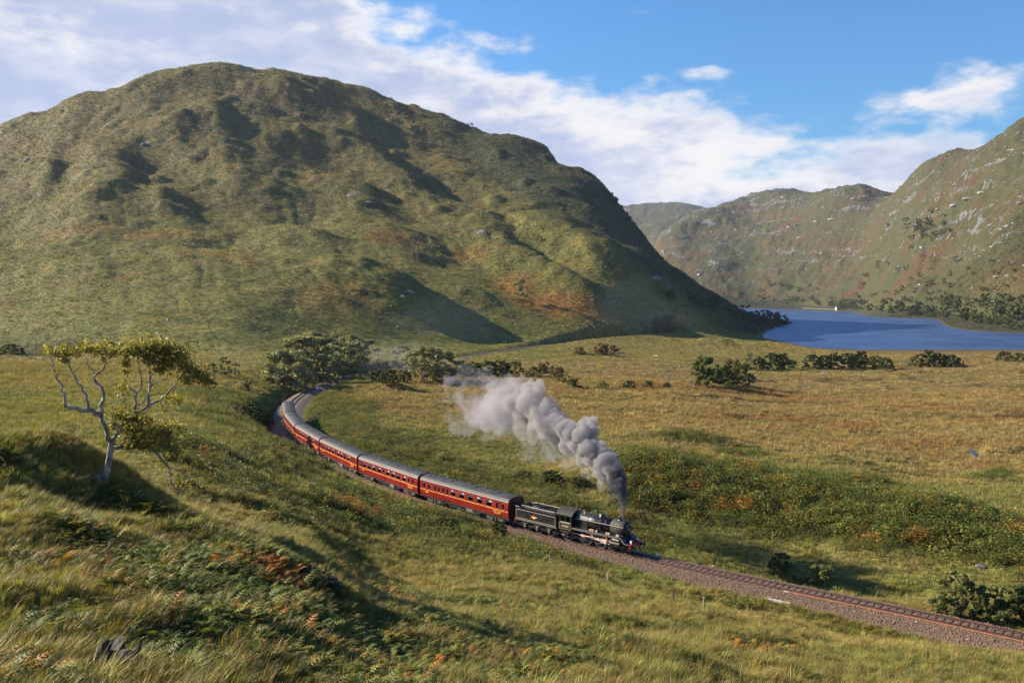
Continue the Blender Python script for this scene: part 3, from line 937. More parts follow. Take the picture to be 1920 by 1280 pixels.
def mat_water():
    m = bpy.data.materials.new('loch_water')
    m.use_nodes = True
    t = NT(m.node_tree)
    t.n.clear()
    out = t.node('ShaderNodeOutputMaterial')
    geo = t.node('ShaderNodeNewGeometry')
    mp = t.node('ShaderNodeMapping')
    t.l.new(geo.outputs['Position'], mp.inputs[0])
    mp.inputs['Scale'].default_value = (1, 2.2, 1)
    n = t.noise(mp.outputs[0], 0.55, 5, .6)
    n2 = t.noise(geo.outputs['Position'], .012, 4, .6)
    bn = t.node('ShaderNodeBump')
    bn.inputs['Strength'].default_value = .9
    bn.inputs['Distance'].default_value = .35
    t.put(bn.inputs['Height'], n)
    # the blue of deep peaty water under a clear sky, with a rippled reflection over it
    d = t.node('ShaderNodeBsdfDiffuse')
    t.put(d.inputs['Color'], t.mix(n2, (.014, .036, .090), (.018, .044, .105)))
    g = t.node('ShaderNodeBsdfGlossy')
    t.put(g.inputs['Roughness'], t.ramp(n2, .4, .65, .26, .36))
    g.inputs['Color'].default_value = (.58, .72, .95, 1)
    t.l.new(bn.outputs[0], g.inputs['Normal'])
    fr = t.node('ShaderNodeFresnel'); fr.inputs['IOR'].default_value = 1.33
    t.l.new(bn.outputs[0], fr.inputs['Normal'])
    mx = t.node('ShaderNodeMixShader')
    t.put(mx.inputs[0], t.math('MINIMUM', t.math('MULTIPLY', fr.outputs[0], .8), .42))
    t.l.new(d.outputs[0], mx.inputs[1]); t.l.new(g.outputs[0], mx.inputs[2])
    t.l.new(mx.outputs[0], out.inputs[0])
    return m


wb = MB()
wb.quad((90, 560, LOCH_Z), (2400, 560, LOCH_Z), (2400, 3300, LOCH_Z), (90, 3300, LOCH_Z))
tag(wb.build('loch_water', mat_water()), 'calm blue loch lying between the hill and the rocky mountain', kind='structure')
# small pool on the moor, right
pm = MB()
ring = []
for k in range(24):
    a = 2 * math.pi * k / 24
    r = 1 + .25 * math.sin(3 * a + 1)
    q1, q2 = 4.6 * r * math.cos(a), .42 * r * math.sin(a)
    ring.append((POOL[0] + q1 * .34 - q2 * .94, POOL[1] + q1 * .94 + q2 * .34, POOL[2] - .22))
pm.add(ring, [tuple(range(24))])
tag(pm.build('moor_pool_water', bpy.data.materials['loch_water']), 'narrow blue pool in the brown moor on the right', kind='structure')

# ================================================================== railway line
mat('ballast_bed', (.140, .090, .060), .9, var=.45, scale=9, bump=.9, bscale=14)
mat('rail_steel', (.17, .070, .038), .5, .3, var=.3, scale=4)
mat('rail_top', (.42, .40, .38), .28, 1.0, var=.1)
mat('sleeper_wood', (.085, .055, .040), .85, var=.35, scale=5, bump=.4)
mat('concrete_pale', (.46, .43, .38), .8, var=.15, scale=6, bump=.3)
mat('new_rail_rust', (.27, .105, .045), .6, .1, var=.2, scale=3)
mat('stone_mix', (.185, .118, .080), .85, var=.5, scale=.8)


def sweep(prof, s0, s1, step, closed=True):
    """profile of (offset, z) swept along the line; offset + is the far side"""
    ss = np.arange(s0, s1 + step * .5, step)
    mb = MB()
    n = len(prof)
    vs = []
    for s in ss:
        x, y, h = trk(s)
        nx, ny = -math.sin(h), math.cos(h)
        # offset + : left of the heading, which is the far side
        for o, zz in prof:
            vs.append((x + nx * o, y + ny * o, zz))
    fs = []
    for i in range(len(ss) - 1):
        for k in range(n if closed else n - 1):
            k2 = (k + 1) % n
            fs.append((i * n + k, (i + 1) * n + k, (i + 1) * n + k2, i * n + k2))
    if closed:
        fs.append(tuple(range(n))); fs.append(tuple((len(ss) - 1) * n + k for k in range(n))[::-1])
    mb.add(vs, fs)
    return mb


line = empty('railway_track', (0, 0, 0))
tag(line, 'single railway line of two rails on wooden sleepers curving across the moor', kind='structure')
S_END = TS[-1] - 2
bl = sweep([(4.3, -1.25), (3.3, -.95), (2.05, -.34), (1.3, -.17), (.9, -.20), (0, -.215), (-.9, -.20), (-1.3, -.17), (-2.05, -.30), (-3.4, -.82), (-4.6, -1.22)], 0, S_END, 1.0, False)
bl.build('ballast_bed', MATS['ballast_bed'], line, True)
for off in (.7525, -.7525):
    r = sweep([(off - .035, -.02), (off + .035, -.02), (off + .030, -.045), (off + .010, -.06), (off + .010, -.125), (off + .068, -.155), (off - .068, -.155), (off - .010, -.125), (off - .010, -.06), (off - .030, -.045)], 0, S_END, 1.0)
    ro = r.build('rail', MATS['rail_steel'], line)
    sweep([(off - .026, -.016), (off + .026, -.016)], 0, S_END, 1.0, False).build('running_surface', MATS['rail_top'], ro)
sl = MB()
sl.box(-.125, .125, -1.3, 1.3, -.27, -.158)
for yy in (.7525, -.7525):                          # chairs that hold the rails
    sl.box(-.10, .10, yy - .2, yy - .074, -.158, -.10); sl.box(-.10, .10, yy + .074, yy + .2, -.158, -.10)
sl_me = sl.mesh('sleeper', MATS['sleeper_wood'])
s = 1.0
count = 0
far_sl = MB()
while s < 430:
    x, y, h = trk(s)
    if count < 300:
        o = link('sleeper', sl_me, line, (x, y, random.uniform(-.006, .006)))
        o.rotation_euler = (0, 0, h + random.uniform(-.015, .015))
        count += 1
    else:
        c, sn = math.cos(h), math.sin(h)
        def tp(a, b, zz): return (x + c * a - sn * b, y + sn * a + c * b, zz)
        far_sl.quad(tp(-.125, -1.3, -.16), tp(.125, -1.3, -.16), tp(.125, 1.3, -.16), tp(-.125, 1.3, -.16))
    s += .70
tag(far_sl.build('distant_sleepers', MATS['sleeper_wood'], line), kind='stuff')

# spare rail lying beside the near rail, from a white marked end to the right
_o = np.argsort(TY)
s_sp = float(np.interp(90.6, TY[_o], TS[_o]))
sp = sweep([(-1.36, -.13), (-1.22, -.13), (-1.27, -.03), (-1.31, -.03)], 1, s_sp, 1.0)
tag(sp.build('spare_rail', MATS['new_rail_rust']), 'bright rusty orange spare rail lying beside the near running rail', 'rail')
x, y, h = trk(s_sp + .4)
pl = MB().box(-.28, .28, -.11, .11, -.02, .05)
po = pl.build('timber_block', MATS['concrete_pale'])
po.location = (x - 1.3 * -math.sin(h), y - 1.3 * math.cos(h), -.13); po.rotation_euler = (0, 0, h)
tag(po, 'small white block at the end of the orange spare rail', 'block')
# pale concrete beam lying on the shoulder
xa, ya, za = hit(1439, 1125); xb, yb, zb = hit(1482, 1134)
ln = math.hypot(xb - xa, yb - ya)
beam = empty('concrete_beam', ((xa + xb) / 2, (ya + yb) / 2, max(za, zb) + .12), math.atan2(yb - ya, xb - xa))
tag(beam, 'pale concrete beam lying at the foot of the ballast', 'beam')
MB().box(-ln / 2, ln * .2, -.13, .13, -.1, .12).build('beam_piece', MATS['concrete_pale'], beam)
MB().box(ln * .23, ln / 2, -.12, .14, -.1, .11).build('beam_piece', MATS['concrete_pale'], beam)

# ================================================================== the train
mat('maroon_paint', (.20, .0095, .008), .36, var=.2, scale=.7, dirt=(.085, .014, .011), coat=.4)
mat('maroon_dark', (.10, .012, .011), .5, var=.2, scale=2)
mat('roof_grey', (.034, .035, .041), .62, spec=.3, var=.3, scale=.8, dirt=(.018, .018, .019))
mat('gutter_pale', (.50, .48, .46), .5, var=.1)
mat('gangway_black', (.012, .012, .013), .75, var=.3)
mat('under_black', (.030, .026, .023), .7, var=.5, scale=2, dirt=(.09, .06, .04))
mat('box_grey', (.11, .11, .115), .6, var=.2)
mat('lining_yellow', (.85, .40, .045), .45, var=.05)
mat('letter_yellow', (.95, .58, .06), .45, var=.05)
mat('window_frame_metal', (.34, .10, .09), .4, .2, var=.1)
mat('vent_pale', (.50, .53, .58), .25, .3, var=.1)
mat('white_blind', (.78, .78, .76), .7, var=.06)
mat('table_white', (.78, .76, .72), .6, var=.06)
mat('seat_cloth', (.10, .10, .13), .9, var=.3)
mat('black_gloss', (.010, .010, .011), .36, spec=.9, var=.15, scale=2)
mat('black_satin', (.016, .016, .017), .40, var=.25, scale=2)
mat('black_matt', (.013, .012, .012), .75, var=.3)
mat('lining_grey', (.55, .50, .46), .5, var=.08)
mat('lining_red', (.55, .05, .03), .5, var=.08)
mat('rod_steel', (.80, .60, .52), .35, .25, var=.10, scale=4)
mat('wheel_dark', (.045, .042, .042), .55, .2, var=.3, scale=4)
mat('tyre_steel', (.24, .23, .23), .40, .8, var=.2)
mat('buffer_red', (.50, .025, .02), .4, var=.1)
mat('cream_number', (.88, .70, .36), .5, var=.05)
mat('brass', (.80, .55, .22), .25, 1.0, var=.1)
mat('white_enamel', (.82, .82, .80), .4, var=.04)
mat('coal', (.012, .012, .013), .45, var=.5, scale=9, bump=1.0, bscale=7)
mat('emblem_red', (.62, .045, .03), .5, var=.05)
mat('emblem_gold', (.85, .58, .12), .45, var=.05)


def mat_glass():
    m = bpy.data.materials.new('carriage_glass')
    m.use_nodes = True
    t = NT(m.node_tree)
    t.n.clear()
    out = t.node('ShaderNodeOutputMaterial')
    g = t.node('ShaderNodeBsdfGlossy'); g.inputs['Roughness'].default_value = .06
    g.inputs['Color'].default_value = (.9, .95, 1, 1)
    tr = t.node('ShaderNodeBsdfTransparent'); tr.inputs['Color'].default_value = (.62, .66, .70, 1)
    fr = t.node('ShaderNodeFresnel'); fr.inputs['IOR'].default_value = 1.5
    mx = t.node('ShaderNodeMixShader')
    t.put(mx.inputs[0], t.math('MULTIPLY_ADD', fr.outputs[0], .9, .04))
    t.l.new(tr.outputs[0], mx.inputs[1]); t.l.new(g.outputs[0], mx.inputs[2])
    t.l.new(mx.outputs[0], out.inputs[0])
    return m


M_GLASS = mat_glass()


def text_mesh(name, txt, size, material, depth=.006, align='CENTER'):
    cu = bpy.data.curves.new(name, 'FONT')
    cu.body = txt; cu.size = size; cu.align_x = align; cu.extrude = depth
    cu.space_character = 1.08
    cu.resolution_u = 3
    o = bpy.data.objects.new(name + '_tmp', cu)
    COL.objects.link(o)
    dg = bpy.context.evaluated_depsgraph_get()
    me = bpy.data.meshes.new_from_object(o.evaluated_get(dg))
    bpy.data.objects.remove(o); bpy.data.curves.remove(cu)
    me.name = name
    me.materials.clear(); me.materials.append(material)
    return me


def on_side(o, x, y, zz, side):
    """stand a flat xy mesh up on a vehicle's side; side -1 faces -y, +1 faces +y"""
    o.location = (x, y, zz)
    o.rotation_euler = (R(90), 0, 0 if side < 0 else R(180))


# ------------------------------------------------------------------ coaches
CL = 19.5            # body length
HX = CL / 2


def hw(zz):          # half width of the body at a height : slight tumblehome
    return 1.40 - .07 * max(0, (1.75 - zz) / .7) ** 2 - .045 * max(0, (zz - 2.5) / .7)


def side_sheet(mb, side, openings, z0=1.06, z1=3.18):
    xs = sorted({-HX, HX, *[a for o in openings for a in o[:2]]})
    zs = sorted({z0, 1.4, 1.75, 2.5, z1, *[a for o in openings for a in o[2:]]})
    for i in range(len(xs) - 1):
        for k in range(len(zs) - 1):
            cx, cz = (xs[i] + xs[i + 1]) / 2, (zs[k] + zs[k + 1]) / 2
            if any(o[0] < cx < o[1] and o[2] < cz < o[3] for o in openings):
                continue
            q = [(xs[i], side * hw(zs[k]), zs[k]), (xs[i + 1], side * hw(zs[k]), zs[k]), (xs[i + 1], side * hw(zs[k + 1]), zs[k + 1]), (xs[i], side * hw(zs[k + 1]), zs[k + 1])]
            mb.quad(*(q if side < 0 else q[::-1]))


ROOF = [(1.36, 3.18), (1.30, 3.36), (1.16, 3.52), (.94, 3.65), (.62, 3.76), (.3, 3.81), (0, 3.825)]
ROOF = ROOF + [(-y, zz) for y, zz in ROOF[-2::-1]]


def layout(kind):
    """window and door places along one side: (x centre, width, kind)"""
    if kind == 'open':
        w = [(-8.62, .58, 'door'), (-7.55, 1.22, 'large'), (-5.85, 1.22, 'large'), (-4.10, 1.22, 'large'), (-2.35, 1.22, 'large'), (-.95, .58, 'door'),
             (.45, 1.22, 'large'), (2.2, 1.22, 'large'), (3.95, 1.22, 'large'), (5.7, 1.22, 'large'), (7.1, .55, 'small'), (8.45, .62, 'blind')]
    else:
        w = [(-8.75, .62, 'small'), (-7.6, .55, 'narrow'), (-6.1, .55, 'blind'), (-5.2, .50, 'narrow'), (-4.25, .55, 'door'), (-3.2, .55, 'blind'),
             (-1.85, 1.1, 'large'), (.05, 1.22, 'large'), (2.0, 1.22, 'large'), (3.95, 1.22, 'large'), (5.9, 1.30, 'large'), (7.55, .55, 'blind'), (8.75, .55, 'door')]
    return w


def make_wheelset(parent, x, r=.457, ygap=.72):
    m = MB()
    m.tube([(x, -ygap, r - .0), (x, ygap, r)], .07, 8)
    for sd in (-1, 1):
        m.lathe([(r, sd * (ygap - .06)), (r, sd * (ygap + .07)), (r * .82, sd * (ygap + .07)), (r * .78, sd * (ygap + .04)), (.12, sd * (ygap + .06)), (.10, sd * (ygap + .09))], 'y', 18, (x, 0, r))
    return m.build('wheelset', MATS['wheel_dark'], parent)


def make_bogie(parent, x, wb=2.59):
    b = MB()
    for sd in (-1, 1):
        y = sd * 1.02
        b.prism_y([(x - 1.75, .62), (x - 1.55, .46), (x - .95, .42), (x - .6, .30), (x + .6, .30), (x + .95, .42), (x + 1.55, .46), (x + 1.75, .62), (x + 1.75, .74), (x - 1.75, .74)], y - .05, y + .05)
    b.box(x - .25, x + .25, -1.0, 1.0, .5, .95)
    b.box(x - 1.7, x - 1.6, -1.0, 1.0, .6, .74); b.box(x + 1.6, x + 1.7, -1.0, 1.0, .6, .74)
    bo = b.build('bogie', MATS['under_black'], parent)
    for dx in (-wb / 2, wb / 2):
        make_wheelset(bo, x + dx)
    ax = MB(); spg = MB()
    for sd in (-1, 1):
        for dx in (-wb / 2, wb / 2):
            ax.box(x + dx - .13, x + dx + .13, sd * 1.09 - .05, sd * 1.09 + .08, .34, .60)
        spg.tube([(x - .3, sd * 1.12, .36), (x - .3, sd * 1.12, .72)], .085, 8); spg.tube([(x + .3, sd * 1.12, .36), (x + .3, sd * 1.12, .72)], .085, 8)
    ax.build('axlebox', MATS['box_grey'], bo); spg.build('spring', MATS['box_grey'], bo)
    return bo


def make_coach(kind, label):
    root = empty('railway_coach')
    tag(root, label, 'railway coach', 'maroon coaches of the steam train')
    lay = layout(kind)
    zr = {'large': (2.04, 2.92), 'door': (2.10, 2.86), 'small': (2.10, 2.90), 'narrow': (2.08, 2.88), 'blind': (2.06, 2.90)}
    b = MB()
    for sd in (-1, 1):
        L_ = lay if sd < 0 else [(-a, w, k) for a, w, k in lay]
        side_sheet(b, sd, [(a - w / 2, a + w / 2, *zr[k]) for a, w, k in L_])
    b.add([(-HX, y, zz) for y, zz in [(-1.33, 1.06), (1.33, 1.06)]] + [(HX, y, zz) for y, zz in [(-1.33, 1.06), (1.33, 1.06)]], [(0, 1, 3, 2)])
    b.build('body', MATS['maroon_paint'], root)
    en = MB()
    for xe in (-HX, HX):
        n = [(-1.33, 1.06), (1.33, 1.06), (1.40, 1.8), (1.36, 3.18)] + ROOF[1:-1] + [(-1.36, 3.18), (-1.40, 1.8)]
        en.prism(n, xe - .03, xe + .03)
        eo = en.build('end_panel', MATS['maroon_dark'], root)
        en = MB()
        g = MB()
        s_ = 1 if xe > 0 else -1
        g.prism([(-.55, 1.12), (.55, 1.12), (.55, 3.02), (.4, 3.2), (-.4, 3.2), (-.55, 3.02)], min(xe + s_ * .031, xe + s_ * .30), max(xe + s_ * .031, xe + s_ * .30))
        g.build('gangway', MATS['gangway_black'], eo)
        bf = MB()
        for y in (-.86, .86):
            bf.tube([(xe + s_ * .03, y, 1.02), (xe + s_ * .26, y, 1.02)], .09, 8); bf.tube([(xe + s_ * .26, y, 1.02), (xe + s_ * .30, y, 1.02)], .2, 10)
        bf.build('buffer', MATS['under_black'], eo)
    r = MB()
    r.prism([(y * 1.012, zz) for y, zz in ROOF], -HX - .02, HX + .02)
    ro = r.build('roof', MATS['roof_grey'], root)
    gt = MB()
    for sd in (-1, 1):
        gt.box(-HX - .02, HX + .02, sd * 1.372 - .03, sd * 1.372 + .03, 3.165, 3.245)
    gt.build('gutter', MATS['gutter_pale'], root)
    nv = 11
    vm = MB()
    vm.box(-.13, .13, -.10, .10, 0, .13); vm.box(-.17, .17, -.07, .07, .03, .10)
    vme = vm.mesh('roof_ventilator', MATS['gangway_black'])
    for i in range(nv):
        xx = -HX + 1.2 + i * (CL - 2.4) / (nv - 1) + random.uniform(-.25, .25)
        for y in ((.32,) if i % 3 else (.32, -.42)):
            v = link('roof_ventilator', vme, ro, (xx, y, 3.79))
    ln = MB()
    for sd in (-1, 1):
        yy = sd * (hw(1.93) + .004)
        ln.box(-HX, HX, min(yy, yy + sd * .006), max(yy, yy + sd * .006), 1.885, 1.955)
    ln.build('lining', MATS['lining_yellow'], root)
    # interior : floor, seats, white tables
    it = MB().box(-HX + .1, HX - .1, -1.28, 1.28, 1.12, 1.16)
    it.build('floor', MATS['under_black'], root)
    stm = MB(); tbm = MB()
    for a, w, k in lay:
        if k != 'large':
            continue
        for sd in (-1, 1):
            xx = a if sd < 0 else -a
            for dx in (-.88, .88):
                stm.box(xx + dx - .07, xx + dx + .07, min(sd * .38, sd * 1.22), max(sd * .38, sd * 1.22), 1.16, 2.3)
            tbm.box(xx - .33, xx + .33, min(sd * .45, sd * 1.27), max(sd * .45, sd * 1.27), 2.06, 2.09)
            if random.random() < .8:      # things left on the tables by the window
                tx = xx + random.uniform(-.3, .3)
                tbm.box(tx - .10, tx + .10, min(sd * 1.05, sd * 1.24), max(sd * 1.05, sd * 1.24), 2.09, random.uniform(2.18, 2.45))
    stm.build('seat', MATS['seat_cloth'], root)
    tbm.build('table', MATS['table_white'], root)
    # windows and doors
    for sd in (-1, 1):
        for a, w, k in (lay if sd < 0 else [(-a, w, k) for a, w, k in lay]):
            z0, z1 = zr[k]
            y = sd * (hw(2.5) - .012)
            def slab(x0, x1, za, zb, yi, yo):
                return (x0, x1, min(sd * yi, sd * yo), max(sd * yi, sd * yo), za, zb)
            if k in ('door', 'blind'):
                d = MB()
                yb = hw(1.75)
                for xx in (a - w / 2 - .09, a + w / 2 + .075):
                    d.box(*slab(xx, xx + .015, 1.12, 3.02, yb - .06, yb + .006))
                do = d.build('door', MATS['maroon_dark'], root)
                MB().box(*slab(a + w / 2 + .02, a + w / 2 + .07, 1.86, 1.98, yb, yb + .035)).build('handle', MATS['brass'], do)
            f = MB()
            yi, yo = 1.345, 1.405
            t_ = .045
            f.box(*slab(a - w / 2, a + w / 2, z0, z0 + t_, yi, yo)); f.box(*slab(a - w / 2, a + w / 2, z1 - t_, z1, yi, yo - .02))
            f.box(*slab(a - w / 2, a - w / 2 + t_, z0 + t_, z1 - t_, yi, yo - .008)); f.box(*slab(a + w / 2 - t_, a + w / 2, z0 + t_, z1 - t_, yi, yo - .008))
            wo = f.build('window', MATS['window_frame_metal'], root)
            if k == 'blind':
                MB().box(*slab(a - w / 2 + t_, a + w / 2 - t_, z0 + t_, z1 - t_ - (.22 if kind == 'open' else .0), 1.352, 1.358)).build('blind', MATS['white_blind'], wo)
            MB().box(*slab(a - w / 2 + t_, a + w / 2 - t_, z0 + t_, z1 - t_, 1.366, 1.372)).build('pane', M_GLASS, wo)
            if k == 'large':
                v = MB()
                zb = z1 - .27
                v.box(*slab(a - w / 2 + t_, a + w / 2 - t_, zb - .015, zb + .015, 1.36, 1.395))
                v.box(*slab(a - .015, a + .015, zb, z1 - t_, 1.36, 1.395))
                if random.random() < .75:
                    q = a - w / 2 + t_ if random.random() < .5 else a
                    v.box(*slab(q + .03, q + w / 2 - .08, zb + .02, z1 - t_ - .02, 1.376, 1.384))
                v.build('vent', MATS['vent_pale'], wo)
    # lettering
    for sd in (-1, 1):
        yy = sd * (hw(1.62) + .010)
        xl = 8.1 if sd < 0 else -8.1
        for i, (txt, zz) in enumerate((('WEST COAST', 1.60), ('RAILWAYS', 1.38))):
            o = link('lettering', text_mesh('lettering', txt, .25, MATS['letter_yellow']), root); o['kind'] = 'stuff'
            on_side(o, xl * .94, yy, zz, sd)
        m = MB()
        for i in range(5):
            m.box(-.3 + i * .13, -.3 + i * .13 + .08, -.004, .004, 0, .16)
        no = m.build('number_strokes', MATS['letter_yellow'], root); no['kind'] = 'stuff'
        no.location = (-xl * 1.0, yy, 1.55)
    # underframe
    u = MB()
    for sd in (-1, 1):
        u.box(-HX, HX, sd * 1.2 - .05, sd * 1.2 + .05, .90, 1.055)
    u.box(-4.2, 4.2, -.06, .06, .5, .62)
    for xx in (-4.2, 4.2):
        u.box(xx - .05, xx + .05, -1.1, 1.1, .78, .98)
    for sd in (-1, 1):
        u.tube([(-4.6, sd * 1.05, .93), (-3.0, sd * 1.05, .52), (3.0, sd * 1.05, .52), (4.6, sd * 1.05, .93)], .035, 6)
    u.build('underframe', MATS['under_black'], root)
    bb = MB().box(.9, 2.2, -1.25, -.75, .42, .90).box(-2.2, -.9, .75, 1.25, .42, .90)
    bb.build('battery_box', MATS['box_grey'], root)
    vc = MB().lathe([(.05, -.7), (.26, -.66), (.26, .0), (.05, .04)], 'x', 12, (-.6, -.7, .66))
    vc.build('vacuum_cylinder', MATS['box_grey'], root)
    sb = MB()
    for sd in (-1, 1):
        for a, w, k in (lay if sd < 0 else [(-a, w, k) for a, w, k in lay]):
            if k == 'door':
                sb.box(a - .4, a + .4, min(sd * 1.2, sd * 1.46), max(sd * 1.2, sd * 1.46), .62, .66)
    sb.build('footboard', MATS['under_black'], root)
    for xx in (-HX + 3.05, HX - 3.05):
        make_bogie(root, xx)
    return root


def set_on_track(root, s_front, length, pivot):
    """stand a vehicle on the rails: its front end at arc length s_front"""
    sm = s_front + length / 2
    x1, y1, _ = trk(sm - pivot); x2, y2, _ = trk(sm + pivot)
    root.location = ((x1 + x2) / 2, (y1 + y2) / 2, 0)
    root.rotation_euler = (0, 0, math.atan2(y1 - y2, x1 - x2))


S_COACH = float(np.interp(115.65, TY[_o], TS[_o]))
c_open = make_coach('open', 'maroon coach second behind the engine, eight large windows and a white blind at its front end')
c_first = make_coach('buffet', 'maroon coach next to the black tender, with five large windows and several narrow ones')
split_all(c_open); split_all(c_first)
set_on_track(c_first, S_COACH, CL, 6.7)
labels = ['maroon coach second behind the engine, white blind in the window at its front end',
          'maroon coach third behind the engine, seen full length on the curve',
          'maroon coach fourth behind the engine, casting a shadow on the bank behind',
          'foreshortened maroon coach fifth behind the engine, on the tightest bend',
          'last coach of the train, mostly its grey roof in view']
for i in range(5):
    o = c_open if i == 0 else copy_tree(c_open)
    o['label'] = labels[i]
    set_on_track(o, S_COACH + 20.15 * (i + 1), CL, 6.7)


# ------------------------------------------------------------------ locomotive (x = 0 at the buffers, running towards +x)
def spoked_wheel(parent, x, y, r, n=18, name='driving_wheel'):
    root = MB()
    sd = 1 if y > 0 else -1
    ya, yb = (y - .06, y + .06)
    # tyre ring
    N = 28
    ro_, ri = r, r * .90
    vs = []
    for k in range(N):
        a = 2 * math.pi * k / N
        for rr, yy in ((ro_, ya), (ro_, yb), (ri, yb), (ri, ya)):
            vs.append((x + rr * math.cos(a), yy, r + rr * math.sin(a)))
    fs = []
    for k in range(N):
        b0, b1 = k * 4, ((k + 1) % N) * 4
        for q in range(4):
            fs.append((b0 + q, b0 + (q + 1) % 4, b1 + (q + 1) % 4, b1 + q))
    root.add(vs, fs)
    w = root.build(name, MATS['tyre_steel'], parent)
    s = MB()
    for k in range(n):
        a = 2 * math.pi * k / n + .1
        s.tube([(x + .1 * math.cos(a), y, r + .1 * math.sin(a)), (x + ri * 1.01 * math.cos(a), y, r + ri * 1.01 * math.sin(a))], [.045, .028], 5, False)
    s.lathe([(.17, ya - .01), (.17, yb + .01)], 'y', 14, (x, 0, r))
    if r > .8:   # balance weight
        pts = [(x + ri * math.cos(a), r + ri * math.sin(a)) for a in np.linspace(.5, 1.7, 8)]
        s.prism_y(pts, ya + .02, yb - .02)
    s.build('spokes', MATS['wheel_dark'], w)['kind'] = 'stuff'
    return w


